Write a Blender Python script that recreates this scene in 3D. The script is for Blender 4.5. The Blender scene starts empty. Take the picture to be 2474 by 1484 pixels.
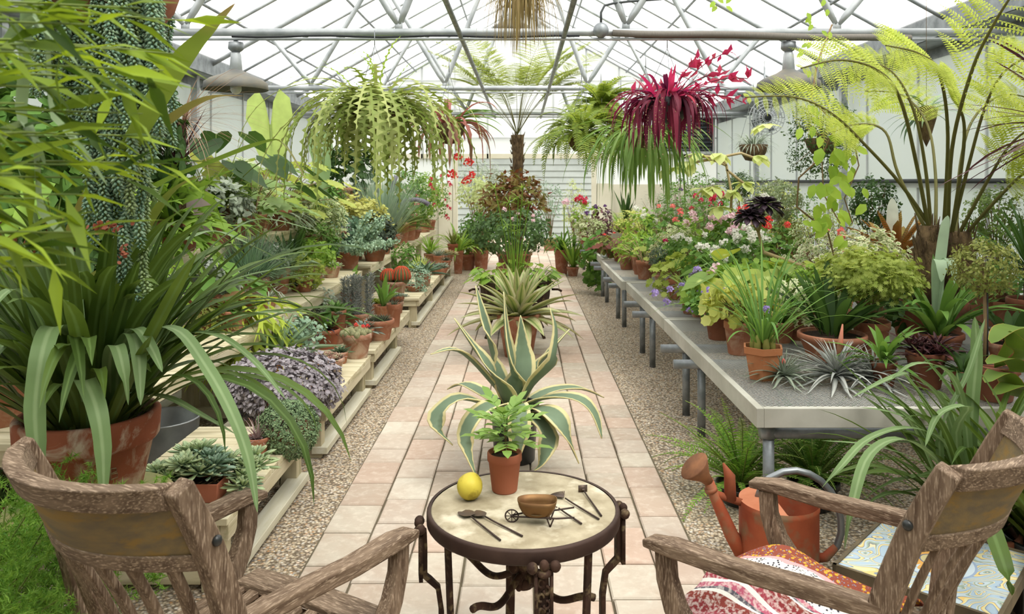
import bpy, math, random
import numpy as np
from mathutils import Vector, Matrix
PI = math.pi
sc = bpy.context.scene
COL = sc.collection
F, CX, CY, CZ = 1876.0, 1262.0, 440.0, 1.65      # measured focal length (px), vanishing point, eye height (m)
def at(px, py, Y): return Vector(((px-CX)*Y/F, Y, CZ-(py-CY)*Y/F))
def on(px, py, z):                                  # point of a horizontal surface at height z
    Y = (CZ-z)*F/(py-CY); return Vector(((px-CX)*Y/F, Y, z))

# ---------------------------------------------------------------- materials
def H(s):
    s = s.lstrip('#'); v = [int(s[i:i+2], 16)/255 for i in (0, 2, 4)]
    return tuple(c/12.92 if c <= .04045 else ((c+.055)/1.055)**2.4 for c in v)+(1,)
class NT:
    def __init__(s, name):
        s.m = bpy.data.materials.new(name); s.m.use_nodes = True
        s.t = s.m.node_tree; s.n = s.t.nodes; s.n.clear()
        s.out = s.new('ShaderNodeOutputMaterial')
    def new(s, ty, **k):
        o = s.n.new(ty)
        for a, b in k.items():
            if a.startswith('i_'):
                key = a[2:]; key = int(key) if key.isdigit() else key
                o.inputs[key].default_value = b
            else: setattr(o, a, b)
        return o
    def link(s, a, b): s.t.links.new(a, b)
    def coord(s, scale=(1, 1, 1), kind='Object'):
        tc = s.new('ShaderNodeTexCoord'); mp = s.new('ShaderNodeMapping'); mp.inputs['Scale'].default_value = scale
        s.link(tc.outputs[kind], mp.inputs[0]); return mp.outputs[0]
    def noise(s, vec, scale, detail=3, rough=.55, dist=0):
        o = s.new('ShaderNodeTexNoise'); o.inputs['Scale'].default_value = scale; o.inputs['Detail'].default_value = detail
        o.inputs['Roughness'].default_value = rough; o.inputs['Distortion'].default_value = dist
        s.link(vec, o.inputs['Vector']); return o.outputs['Fac']
    def ramp(s, fac, stops, interp='LINEAR'):
        r = s.new('ShaderNodeValToRGB'); e = r.color_ramp; e.interpolation = interp
        while len(e.elements) > 1: e.elements.remove(e.elements[-1])
        e.elements[0].position = stops[0][0]; e.elements[0].color = stops[0][1]
        for p, c in stops[1:]:
            x = e.elements.new(p); x.color = c
        s.link(fac, r.inputs[0]); return r.outputs[0]
    def mix(s, fac, a, b, mode='MIX'):
        o = s.new('ShaderNodeMix', data_type='RGBA', blend_type=mode)
        for i, v in ((0, fac), (6, a), (7, b)):
            if isinstance(v, (int, float, tuple)): o.inputs[i].default_value = v
            else: s.link(v, o.inputs[i])
        return o.outputs[2]
    def math(s, op, a, b=0.0, c=None):
        o = s.new('ShaderNodeMath', operation=op)
        for i, v in enumerate((a, b) if c is None else (a, b, c)):
            if isinstance(v, (int, float)): o.inputs[i].default_value = v
            else: s.link(v, o.inputs[i])
        return o.outputs[0]
    def bsdf(s, col, rough=.6, metal=0, spec=.4, bump=None, bstr=.3, bdist=.01, trans=0, tcol=None):
        p = s.new('ShaderNodeBsdfPrincipled')
        if isinstance(col, tuple): p.inputs['Base Color'].default_value = col
        else: s.link(col, p.inputs['Base Color'])
        p.inputs['Roughness'].default_value = rough; p.inputs['Metallic'].default_value = metal
        p.inputs['Specular IOR Level'].default_value = spec
        if bump is not None:
            b = s.new('ShaderNodeBump'); b.inputs['Strength'].default_value = bstr; b.inputs['Distance'].default_value = bdist
            s.link(bump, b.inputs['Height']); s.link(b.outputs[0], p.inputs['Normal'])
        o = p.outputs[0]
        if trans:
            t = s.new('ShaderNodeBsdfTranslucent')
            if isinstance(tcol, tuple): t.inputs[0].default_value = tcol
            else: s.link(tcol if tcol is not None else col, t.inputs[0])
            mx = s.new('ShaderNodeMixShader'); mx.inputs[0].default_value = trans
            s.link(o, mx.inputs[1]); s.link(t.outputs[0], mx.inputs[2]); o = mx.outputs[0]
        s.link(o, s.out.inputs[0]); return p
MATS = {}
def mat(name, c1, c2=None, scale=4, rough=.7, metal=0, stretch=(1, 1, 1), bump=0, bscale=40, bdist=.004, spec=.3, lo=.35, hi=.65, c3=None, s3=12):
    if name in MATS: return MATS[name]
    t = NT(name); v = t.coord(stretch); col = H(c1)
    if c2: col = t.ramp(t.noise(v, scale, 5), [(lo, H(c1)), (hi, H(c2))])
    if c3: col = t.mix(t.ramp(t.noise(v, s3, 4), [(.52, (0, 0, 0, 1)), (.66, (1, 1, 1, 1))]), col, H(c3))
    t.bsdf(col, rough, metal, spec, t.noise(v, bscale, 4) if bump else None, bump, bdist)
    MATS[name] = t.m; return t.m
# leaf: point colour 'c' = (distance from the midrib 0..1, position along the leaf 0..1, random per leaf)
def leaf(name, c1, c2=None, margin=None, mw=.72, base=None, tip=None, trans=.3, rough=.5, mid=None, bands=None):
    if name in MATS: return MATS[name]
    t = NT(name); a = t.new('ShaderNodeAttribute', attribute_name='c'); sp = t.new('ShaderNodeSeparateColor'); t.link(a.outputs['Color'], sp.inputs[0])
    u, v, r = sp.outputs
    col = t.mix(r, H(c1), H(c2))
    if base: col = t.mix(t.ramp(v, [(0, (1, 1, 1, 1)), (.35, (0, 0, 0, 1))]), col, H(base))
    if tip: col = t.mix(t.ramp(v, [(.72, (0, 0, 0, 1)), (1, (1, 1, 1, 1))]), col, H(tip))
    if bands: col = t.mix(t.ramp(t.math('FRACT', t.math('MULTIPLY', v, 22.0)), [(.4, (0, 0, 0, 1)), (.7, (1, 1, 1, 1))]), col, H(bands))
    if mid: col = t.mix(t.ramp(u, [(.1, (1, 1, 1, 1)), (.28, (0, 0, 0, 1))]), col, H(mid))
    if margin: col = t.mix(t.ramp(u, [(mw-.05, (0, 0, 0, 1)), (mw+.05, (1, 1, 1, 1))]), col, H(margin))
    hsv = t.new('ShaderNodeHueSaturation', i_Saturation=.97, i_Hue=.488); t.link(col, hsv.inputs['Color'])
    t.link(t.math('ADD', t.math('MULTIPLY', t.noise(t.coord(), 9, 2), .5), .78), hsv.inputs['Value'])
    hs2 = t.new('ShaderNodeHueSaturation', i_Hue=.485, i_Saturation=1.05, i_Value=1.35); t.link(hsv.outputs[0], hs2.inputs['Color'])
    t.bsdf(hsv.outputs[0], rough+.06, 0, .3, trans=trans, tcol=hs2.outputs[0])
    MATS[name] = t.m; return t.m

# ---------------------------------------------------------------- mesh builder
class MB:
    def __init__(s): s.v = []; s.c = []; s.q = []; s.t = []; s.n = 0
    def add(s, v, quads=None, tris=None, c=None):
        v = np.asarray(v, dtype=np.float32).reshape(-1, 3)
        s.v.append(v)
        if c is None: c = np.tile(np.array([[.5, .5, .5]], dtype=np.float32), (len(v), 1))
        s.c.append(np.asarray(c, dtype=np.float32).reshape(-1, 3))
        if quads is not None and len(quads): s.q.append(np.asarray(quads, dtype=np.int32).reshape(-1, 4)+s.n)
        if tris is not None and len(tris): s.t.append(np.asarray(tris, dtype=np.int32).reshape(-1, 3)+s.n)
        s.n += len(v)
    def build(s, name, material, parent=None, smooth=True, bevel=0, loc=None):
        me = bpy.data.meshes.new(name)
        v = np.concatenate(s.v) if s.v else np.zeros((0, 3), np.float32)
        q = np.concatenate(s.q) if s.q else np.zeros((0, 4), np.int32)
        t = np.concatenate(s.t) if s.t else np.zeros((0, 3), np.int32)
        me.vertices.add(len(v)); me.vertices.foreach_set('co', v.ravel())
        loops = np.concatenate([q.ravel(), t.ravel()]).astype(np.int32)
        me.loops.add(len(loops)); me.loops.foreach_set('vertex_index', loops)
        nq, nt = len(q), len(t)
        st = np.concatenate([np.arange(nq)*4, nq*4+np.arange(nt)*3]).astype(np.int32)
        me.polygons.add(nq+nt); me.polygons.foreach_set('loop_start', st)
        me.update(calc_edges=True); me.validate(verbose=False)
        me.polygons.foreach_set('use_smooth', np.full(nq+nt, bool(smooth)))
        c = np.concatenate(s.c); col = me.color_attributes.new('c', 'FLOAT_COLOR', 'POINT')
        col.data.foreach_set('color', np.concatenate([c, np.ones((len(c), 1), np.float32)], 1).ravel())
        me.materials.append(material)
        o = bpy.data.objects.new(name, me); COL.objects.link(o)
        if parent: o.parent = parent
        if loc is not None: o.location = loc
        if bevel:
            if smooth: me.set_sharp_from_angle(angle=math.radians(38))
            b = o.modifiers.new('bevel', 'BEVEL'); b.width = bevel; b.segments = 2; b.limit_method = 'ANGLE'
        return o
def tag(o, label=None, cat=None, group=None, kind=None):
    if label: o['label'] = label
    if cat: o['category'] = cat
    if group: o['group'] = group
    if kind: o['kind'] = kind
    return o
def thing(name, label, cat, loc=(0, 0, 0), rz=0, group=None):
    o = bpy.data.objects.new(name, None); COL.objects.link(o); o.location = loc; o.rotation_euler = (0, 0, rz); o.empty_display_size = .05
    return tag(o, label, cat, group)
def struct(o): o['kind'] = 'structure'; return o
def dup(root, loc, rz=0, label=None, scale=1, group=None):
    r = root.copy(); COL.objects.link(r); r.location = loc; r.rotation_euler = (0, 0, rz); r.scale = (scale,)*3
    if label: r['label'] = label
    if group: r['group'] = group
    for ch in list(root.children):
        c = ch.copy(); COL.objects.link(c); c.parent = r
        for g in list(ch.children):
            d = g.copy(); COL.objects.link(d); d.parent = c
    return r
BOXQ = [(0, 3, 2, 1), (4, 5, 6, 7), (0, 1, 5, 4), (1, 2, 6, 5), (2, 3, 7, 6), (3, 0, 4, 7)]
def box(mb, x0, x1, y0, y1, z0, z1, c=None):
    v = [(x0, y0, z0), (x1, y0, z0), (x1, y1, z0), (x0, y1, z0), (x0, y0, z1), (x1, y0, z1), (x1, y1, z1), (x0, y1, z1)]
    mb.add(v, BOXQ, c=None if c is None else [c]*8)
def bar(mb, p0, p1, w, h, up=(0, 0, 1)):
    p0 = Vector(p0); p1 = Vector(p1); d = (p1-p0).normalized(); s = d.cross(Vector(up))
    if s.length < 1e-4: s = d.cross(Vector((0, 1, 0)))
    s.normalize(); u = s.cross(d); s *= w/2; u *= h/2
    v = [p0-s-u, p0+s-u, p1+s-u, p1-s-u, p0-s+u, p0+s+u, p1+s+u, p1-s+u]
    mb.add([tuple(a) for a in v], BOXQ)
def sweep(mb, pts, ws, hs, up=(0, 0, 1)):      # rectangular section swept along points
    pts = [Vector(p) for p in pts]; n = len(pts); V = []
    for i, p in enumerate(pts):
        d = (pts[min(i+1, n-1)]-pts[max(i-1, 0)]).normalized(); s = d.cross(Vector(up)); s.normalize(); u = s.cross(d)
        w = (ws[i] if hasattr(ws, '__len__') else ws)/2; h = (hs[i] if hasattr(hs, '__len__') else hs)/2
        V += [tuple(p-s*w-u*h), tuple(p+s*w-u*h), tuple(p+s*w+u*h), tuple(p-s*w+u*h)]
    Q = [(0, 3, 2, 1), tuple((n-1)*4+k for k in (0, 1, 2, 3))]
    for i in range(n-1):
        for k in range(4): a = i*4+k; b = i*4+(k+1) % 4; Q.append((a, b, b+4, a+4))
    mb.add(V, Q)
def tube(mb, pts, r, sides=8, caps=True, c=None):
    P = np.array([tuple(p) for p in pts], float); n = len(P)
    R = np.full(n, r, float) if not hasattr(r, '__len__') else np.array(r, float)
    T = np.zeros_like(P); T[1:-1] = P[2:]-P[:-2]; T[0] = P[1]-P[0]; T[-1] = P[-1]-P[-2]
    T /= np.linalg.norm(T, axis=1)[:, None]+1e-9
    a = np.array([0, 0, 1.]) if abs(T[0, 2]) < .9 else np.array([1., 0, 0]); V = []
    for i in range(n):
        u = a-T[i]*np.dot(a, T[i]); u /= np.linalg.norm(u)+1e-9; a = u; w = np.cross(T[i], u)
        th = np.arange(sides)*2*PI/sides
        V.append(P[i]+R[i]*(np.cos(th)[:, None]*u+np.sin(th)[:, None]*w))
    V = np.concatenate(V); Q = []
    i = np.arange(n-1)[:, None]*sides; k = np.arange(sides)[None]; k2 = (k+1) % sides
    Q = np.stack([i+k, i+k2, i+k2+sides, i+k+sides], -1).reshape(-1, 4)
    T3 = []
    if caps:
        V = np.concatenate([V, P[:1], P[-1:]]); m = n*sides
        T3 = [(m, (j+1) % sides, j) for j in range(sides)]+[(m+1, m-sides+j, m-sides+(j+1) % sides) for j in range(sides)]
    mb.add(V, Q, T3, None if c is None else np.tile(np.array([c]), (len(V), 1)))
def lathe(mb, prof, seg=28, o=(0, 0, 0), sx=1, sy=1, wob=0):
    prof = np.array(prof, float); n = len(prof); th = np.arange(seg)*2*PI/seg
    rr = prof[:, 0][:, None]*(1+wob*np.sin(th*3+1)[None]); V = np.stack([rr*np.cos(th)*sx+o[0], rr*np.sin(th)*sy+o[1], np.repeat(prof[:, 1][:, None], seg, 1)+o[2]], -1).reshape(-1, 3)
    i = np.arange(n-1)[:, None]*seg; k = np.arange(seg)[None]; k2 = (k+1) % seg
    mb.add(V, np.stack([i+k, i+k2, i+k2+seg, i+k+seg], -1).reshape(-1, 4))
def ell(mb, c, r, seg=12, rings=8, noise=0, rng=None):
    pr = [(math.sin(PI*i/rings), -math.cos(PI*i/rings)) for i in range(rings+1)]
    k = mb.n; lathe(mb, [(max(a, 1e-4), b) for a, b in pr], seg)
    v = mb.v[-1]*np.array(r, np.float32)
    if noise: v *= 1+noise*np.random.RandomState(1).randn(len(v), 1).astype(np.float32)
    mb.v[-1] = v+np.array(c, np.float32)

# ---------------------------------------------------------------- plant generators (vectorised)
def U(rng, v, n):
    if isinstance(v, tuple): return rng.uniform(v[0], v[1], n)
    if np.isscalar(v): return np.full(n, float(v))
    return np.asarray(v, float)
PROF = dict(
    strap=lambda t: (.75+.25*np.sin(PI*np.clip(t*1.2, 0, 1)))*np.clip((1-t)*5, 0, 1)**.7,
    grass=lambda t: (1-t)**.8*.9+.02,
    lance=lambda t: np.sin(PI*np.clip(t, 0, 1)**.75)**.9*.98+.02,
    agave=lambda t: (.55+.55*np.sin(PI*np.clip(t*1.05, 0, 1)))*np.clip((1-t)*2.6, 0, 1)**.8,
    spoon=lambda t: (.25+.8*np.clip(t*1.3, 0, 1)**1.6)*np.sqrt(np.clip((1-t)*3.2, 0, 1)),
    oval=lambda t: np.sin(PI*np.clip(t, 0, 1))**.6*.98+.02,
    bulb=lambda t: (.5+.5*np.sin(PI*t))*np.sqrt(np.clip((1-t)*4, 0, 1)),
    zig=lambda t: .3+.7*(np.abs(((t*14) % 1)-.5)*2))
def blades(mb, rng, n, L, w, el=(.3, 1.4), bend=1.0, az=None, r0=0.0, z0=0.0, segs=6, prof='strap', ch=.25, o=(0, 0, 0), pw=1.4, thick=0, wav=0, zig=0, side_bend=0, vcol=None, floor=None):
    L = U(rng, L, n); w = U(rng, w, n); el = U(rng, el, n); bend = U(rng, bend, n)
    az = rng.uniform(0, 2*PI, n) if az is None else U(rng, az, n); r0 = U(rng, r0, n); z0 = U(rng, z0, n)
    t = np.linspace(0, 1, segs+1)
    A = el[:, None]-bend[:, None]*t[None]**pw; A = np.maximum(A, -PI/2*.97)
    azs = az[:, None]+U(rng, (-side_bend, side_bend), n)[:, None]*t[None]
    ds = L[:, None]/segs; ca = np.cos(A); sa = np.sin(A)
    Am = (A[:, :-1]+A[:, 1:])/2; Zm = (azs[:, :-1]+azs[:, 1:])/2
    dx = np.cos(Am)*np.cos(Zm)*ds; dy = np.cos(Am)*np.sin(Zm)*ds; dz = np.sin(Am)*ds
    z1 = np.zeros((n, 1)); X = np.concatenate([z1, np.cumsum(dx, 1)], 1)+(r0*np.cos(az))[:, None]+o[0]
    Y = np.concatenate([z1, np.cumsum(dy, 1)], 1)+(r0*np.sin(az))[:, None]+o[1]; Z = np.concatenate([z1, np.cumsum(dz, 1)], 1)+z0[:, None]+o[2]
    P = np.stack([X, Y, Z], -1)
    if floor is not None: P[..., 2] = np.maximum(P[..., 2], floor+.004*rng.rand(n, 1))
    tw = rng.uniform(-.25, .25, n)[:, None]*t[None]
    S = np.stack([-np.sin(azs), np.cos(azs), np.zeros_like(azs)], -1)
    N = np.stack([-sa*np.cos(azs), -sa*np.sin(azs), ca], -1)
    S2 = S*np.cos(tw)[..., None]+N*np.sin(tw)[..., None]; N = N*np.cos(tw)[..., None]-S*np.sin(tw)[..., None]; S = S2
    W = w[:, None]/2*PROF[prof](t)[None]
    Wl = W.copy(); Wr = W.copy()
    if zig: 
        k = np.arange(segs+1) % 4; Wl = W*np.where(k == 0, 1, 1-zig)[None]; Wr = W*np.where(k == 2, 1, 1-zig)[None]
    if wav: N = N+S*0; P = P+N*(wav*np.sin(t*9+rng.rand(n, 1)*6)*w[:, None])[..., None]
    chv = N*(ch*W)[..., None]
    Lf = P-S*Wl[..., None]+chv; Rt = P+S*Wr[..., None]+chv
    b = rng.rand(n) if vcol is None else U(rng, vcol, n)
    cc = lambda u: np.stack([np.full((n, segs+1), u), np.repeat(t[None], n, 0), np.repeat(b[:, None], segs+1, 1)], -1)
    if thick:
        th = N*(thick*W)[..., None]
        V = np.stack([Lf, P+th*.35, Rt, P-th], 2); C = np.stack([cc(1.), cc(0.), cc(1.), cc(0.)], 2); m = 4
    else:
        V = np.stack([Lf, P, Rt], 2); C = np.stack([cc(1.), cc(0.), cc(1.)], 2); m = 3
    base = (np.arange(n)[:, None, None]*(segs+1)+np.arange(segs)[None, :, None])*m
    ks = np.arange(m if thick else 2)[None, None]; k2 = (ks+1) % m if thick else ks+1
    Q = np.stack([base+ks, base+k2, base+k2+m, base+ks+m], -1).reshape(-1, 4)
    mb.add(V.reshape(-1, 3), Q, c=C.reshape(-1, 3)); return P
def rosette(mb, rng, n, L, w, o=(0, 0, 0), el=(.15, 1.35), bend=.1, prof='agave', thick=.35, ch=.35, segs=5, inner=.4, pw=1.4, r0=.01, **k):
    i = np.arange(n); f = i/max(n-1, 1)
    return blades(mb, rng, n, L*(1-(1-inner)*f**1.5)*rng.uniform(.9, 1.1, n), w*(1-.4*f), el=el[0]+(el[1]-el[0])*f+rng.uniform(-.05, .05, n), bend=bend*(1-.5*f), az=i*2.39996+rng.uniform(-.15, .15, n), r0=r0*(1-f), o=o, prof=prof, thick=thick, ch=ch, segs=segs, pw=pw, **k)
# leaf shapes: local x along the leaf, y across, z up
def _shape(name):
    if name == 'oval':
        v = [(0, 0, 0), (.3, .28, .06), (.3, 0, 0), (.3, -.28, .06), (.72, .24, .03), (.72, 0, -.02), (.72, -.24, .03), (1, 0, -.1)]
        return v, [(2, 5, 4, 1), (3, 6, 5, 2)], [(0, 2, 1), (0, 3, 2), (4, 5, 7), (5, 6, 7)], [0, 1, 0, 1, 1, 0, 1, .6]
    if name == 'lance':
        v = [(0, 0, 0), (.4, .13, .03), (.4, 0, 0), (.4, -.13, .03), (1, 0, -.12)]
        return v, [], [(0, 2, 1), (0, 3, 2), (1, 2, 4), (2, 3, 4)], [0, 1, 0, 1, .6]
    if name == 'needle': return [(0, .03, 0), (0, -.03, 0), (.55, 0, .02), (1, 0, 0)], [], [(0, 1, 2), (1, 3, 2)], [.5]*4
    if name == 'diamond': return [(0, 0, 0), (.45, .3, .04), (1, 0, 0), (.45, -.3, .04)], [(0, 3, 2, 1)], [], [0, 1, .6, 1]
    if name in ('round', 'lobed', 'lacy', 'heart', 'petal'):
        n = {'round': 14, 'lobed': 16, 'lacy': 18, 'heart': 12, 'petal': 8}[name]; v = [(.45, 0, -.07)]; u = [0]
        for k in range(n):
            a = 2*PI*k/n
            if name == 'round': r = .5*(1+.07*(-1)**k); p = (.45-r*math.cos(a), r*math.sin(a), .05*(-1)**k)
            elif name == 'heart': r = .5*(1-.25*math.cos(a)); p = (.3+.75*(.5-.5*math.cos(a))-.2*math.exp(-((a-0)**2)*4)-.0, r*.85*math.sin(a), 0); 
            elif name == 'petal': r = .5; p = (.45-r*math.cos(a), r*math.sin(a), .12)
            else:
                d = .34 if name == 'lobed' else .55; r = .55*(1-d*(k % 2)); p = (.45-r*math.cos(a), r*math.sin(a), .05*(k % 2))
            v.append(p); u.append(1)
        return v, [], [(0, 1+(k+1) % n, 1+k) for k in range(n)], u
SH = {}
def scatter(mb, rng, P, T, N, size, shape='oval', aspect=1.0):
    if shape not in SH: SH[shape] = _shape(shape)
    v, q, t, u = SH[shape]; v = np.array(v, float); v[:, 1] *= aspect; n = len(P); m = len(v)
    T = T/(np.linalg.norm(T, axis=1)[:, None]+1e-9); N = N-T*(N*T).sum(1)[:, None]; N /= np.linalg.norm(N, axis=1)[:, None]+1e-9; B = np.cross(N, T)
    s = U(rng, size, n)[:, None, None]
    V = P[:, None]+s*(v[None, :, 0:1]*T[:, None]+v[None, :, 1:2]*B[:, None]+v[None, :, 2:3]*N[:, None])
    C = np.stack([np.tile(np.array(u, float)[None], (n, 1)), np.tile(v[None, :, 0], (n, 1)), np.repeat(rng.rand(n)[:, None], m, 1)], -1)
    b = np.arange(n)[:, None, None]*m
    mb.add(V.reshape(-1, 3), (b+np.array(q)[None]).reshape(-1, 4) if q else None, (b+np.array(t)[None]).reshape(-1, 3) if t else None, C.reshape(-1, 3))
def unit(a): return a/(np.linalg.norm(a, axis=-1, keepdims=True)+1e-9)
def bush(mb, rng, k, m, c, r, size, shape='oval', up=.4, spread=.03, shell=.45, aspect=1.0, twigs=None, twig_r=.003, base=None, flat=.35):
    D = unit(rng.randn(k, 3)); rad = (shell+(1-shell)*rng.rand(k, 1))**.6
    Pc = np.array(c)+D*rad*np.array(r)
    ax = unit(D*np.array([1, 1, 1])+np.array([0, 0, up])+.3*rng.randn(k, 3))
    P = np.repeat(Pc, m, 0)+rng.randn(k*m, 3)*spread*.5; A = np.repeat(ax, m, 0)
    rd = rng.randn(k*m, 3); T = unit(rd-A*(rd*A).sum(1)[:, None])+A*flat; N = A-T*.2
    P = P+unit(T)*spread*rng.rand(k*m, 1)
    scatter(mb, rng, P, T, N, size, shape, aspect)
    if twigs is not None:
        b = Vector(base if base is not None else (c[0], c[1], c[2]-r[2]))
        for i in range(min(k, 26)):
            e = Vector(Pc[i]); mid = b.lerp(e, .5)+Vector(((e.x-b.x)*-.12, (e.y-b.y)*-.12, abs(e.z-b.z)*.08))
            tube(twigs, [b+(e-b)*.0, mid, e], [twig_r*1.6, twig_r, twig_r*.5], 4, False)
    return Pc
def frond(mb, rng, path, n, lw, w, ang=1.1, droop=.35, dbl=0, pl=.02, prof=lambda t: np.sin(PI*(.12+.88*t)**.8), updir=(0, 0, 1), tipcurl=0, fold=.25, pin='leaf'):
    """path: rachis points; n pinnae a side of length lw; dbl: pinnules a side per pinna"""
    path = np.array([tuple(p) for p in path], float); seg = len(path)-1
    t = (np.arange(n)+.5)/n*.97+.02; f = t*seg; i = np.minimum(f.astype(int), seg-1); fr = (f-i)[:, None]
    P = path[i]*(1-fr)+path[i+1]*fr; Tn = unit(path[i+1]-path[i]); up = np.array(updir, float)
    S = unit(np.cross(Tn, up)); Nn = np.cross(S, Tn)
    for sd in (-1, 1):
        L = lw*prof(t)*rng.uniform(.9, 1.08, n); a = ang+.1*rng.randn(n)
        D = unit(sd*S*np.sin(a)[:, None]+Tn*np.cos(a)[:, None]+Nn*fold)
        K = 5 if dbl else 3; tt = np.linspace(0, 1, K+1)
        PP = P[:, None]+D[:, None]*(L[:, None]*tt[None])[..., None]-np.array([0, 0, 1.])*(droop*L[:, None]*tt[None]**2)[..., None]
        if not dbl:
            W = w*np.clip(L/lw, .3, 1)[:, None]*np.array([.55, 1, .8, .05])[None]/2
            X = Tn[:, None]*np.ones((1, K+1, 1))
            V = np.stack([PP-X*W[..., None], PP+X*W[..., None]], 2); b = rng.rand(n)
            C = np.stack([np.full((n, K+1, 2), .6), np.repeat(np.repeat(tt[None, :, None], n, 0), 2, 2), np.repeat(np.repeat(b[:, None, None], K+1, 1), 2, 2)], -1)
            base = (np.arange(n)[:, None]*(K+1)+np.arange(K)[None])*2
            mb.add(V.reshape(-1, 3), np.stack([base, base+1, base+3, base+2], -1).reshape(-1, 4), c=C.reshape(-1, 3))
        else:
            ft = (np.arange(dbl)+.5)/dbl; g = ft*K; j = np.minimum(g.astype(int), K-1); gr = (g-j)[None, :, None]
            Q = PP[:, j]*(1-gr)+PP[:, j+1]*gr; T2 = unit(PP[:, j+1]-PP[:, j]); S2 = unit(np.cross(T2, up[None, None])); 
            l2 = (pl*np.clip(np.sin(PI*(.15+.85*ft)**.9), .12, 1))[None, :]*np.clip(L/lw, .35, 1)[:, None]
            for s2 in (-1, 1):
                E = s2*S2*.92+T2*.4-np.array([0, 0, .22])
                scatter(mb, rng, Q.reshape(-1, 3), E.reshape(-1, 3), np.cross(T2, S2).reshape(-1, 3)*-1+np.array([0, 0, .3]), l2.reshape(-1), 'diamond', w)
            bw = .0012+.0*L
            V = np.stack([PP-S2[:, :1]*0-Tn[:, None]*.0012, PP+Tn[:, None]*.0012], 2)
            base = (np.arange(n)[:, None]*(K+1)+np.arange(K)[None])*2
            mb.add(V.reshape(-1, 3), np.stack([base, base+1, base+3, base+2], -1).reshape(-1, 4))
def arc(p, az, el, L, bend, n=10, pw=1.3, side=0):
    p = Vector(p); out = [p.copy()]
    for i in range(n):
        t = (i+.5)/n; a = max(el-bend*t**pw, -1.5); z = az+side*t
        p = p+Vector((math.cos(a)*math.cos(z), math.cos(a)*math.sin(z), math.sin(a)))*(L/n); out.append(p.copy())
    return out
# heart outline with its notch
_ho = [(.05, 0), (-.1, .14), (-.06, .34), (.14, .45), (.42, .4), (.72, .2), (1, 0), (.72, -.2), (.42, -.4), (.14, -.45), (-.06, -.34), (-.1, -.14)]
SH['heart'] = ([(.3, 0, -.05)]+[(x, y, .05 if abs(y) > .3 else 0) for x, y in _ho], [], [(0, 1+(k+1) % 12, 1+k) for k in range(12)], [0]+[1]*12)
_h = [(-.4, .07), (-.62, .18), (-.44, .36), (-.12, .40), (.06, .31), (.25, .32), (.6, .19)]
_ar = [(.05, 0)]+_h+[(1, 0)]+[(x, -y) for x, y in _h[::-1]]; _n = len(_ar)
SH['arrow'] = ([(.22, 0, -.06)]+[(x, y, .04 if abs(y) > .3 else 0) for x, y in _ar], [], [(0, 1+(k+1) % _n, 1+k) for k in range(_n)], [0]+[1]*_n)
# ---------------------------------------------------------------- camera, world
cam = bpy.data.cameras.new('camera'); co = bpy.data.objects.new('camera', cam); COL.objects.link(co); sc.camera = co
co.location = (0, 0, CZ); co.rotation_euler = (PI/2, 0, 0); cam.sensor_width = 36; cam.lens = F/2474*36
cam.shift_x = -(CX-1237)/2474; cam.shift_y = -(742-CY)/2474; cam.clip_end = 200; cam.clip_start = .05
cam.dof.use_dof = True; cam.dof.focus_distance = 3.4; cam.dof.aperture_fstop = 7.0
w = bpy.data.worlds.new('overcast_sky'); sc.world = w; w.use_nodes = True
bg = w.node_tree.nodes['Background']; bg.inputs[0].default_value = (1, .985, .955, 1); bg.inputs[1].default_value = 2.1
sun = bpy.data.lights.new('sun', 'SUN'); sun.energy = 3.2; sun.angle = math.radians(35); sun.color = (1, .96, .88)
so = bpy.data.objects.new('sun', sun); COL.objects.link(so); so.rotation_euler = (math.radians(24), math.radians(18), 0)
sc.view_settings.view_transform = 'Standard'; sc.view_settings.look = 'None'; sc.view_settings.gamma = 1; sc.view_settings.use_curve_mapping = False
sc.view_settings.exposure = .0
sc.cycles.max_bounces = 7; sc.cycles.diffuse_bounces = 2; sc.cycles.glossy_bounces = 2; sc.cycles.transmission_bounces = 4; sc.cycles.transparent_max_bounces = 8
sc.cycles.caustics_reflective = False; sc.cycles.caustics_refractive = False; sc.cycles.use_denoising = True

# ---------------------------------------------------------------- materials of the place
def gravel():
    t = NT('gravel'); v = t.coord()
    vo = t.new('ShaderNodeTexVoronoi'); vo.inputs['Scale'].default_value = 74; vo.inputs['Randomness'].default_value = 1; t.link(v, vo.inputs['Vector'])
    sp = t.new('ShaderNodeSeparateColor'); t.link(vo.outputs['Color'], sp.inputs[0])
    c = t.ramp(sp.outputs[0], [(0, H('a6947c')), (.2, H('cbbca2')), (.38, H('e3d6be')), (.55, H('bd9f78')), (.68, H('d8cdbd')), (.8, H('827c76')), (.9, H('f0e8da')), (1, H('bf8f60'))])
    c = t.mix(t.ramp(vo.outputs['Distance'], [(.3, (0, 0, 0, 1)), (.75, (1, 1, 1, 1))]), c, H('786a58'))
    h = t.math('SUBTRACT', 1.0, t.math('POWER', vo.outputs['Distance'], 2.0))
    t.bsdf(c, .8, 0, .25, h, .9, .006); return t.m
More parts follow.
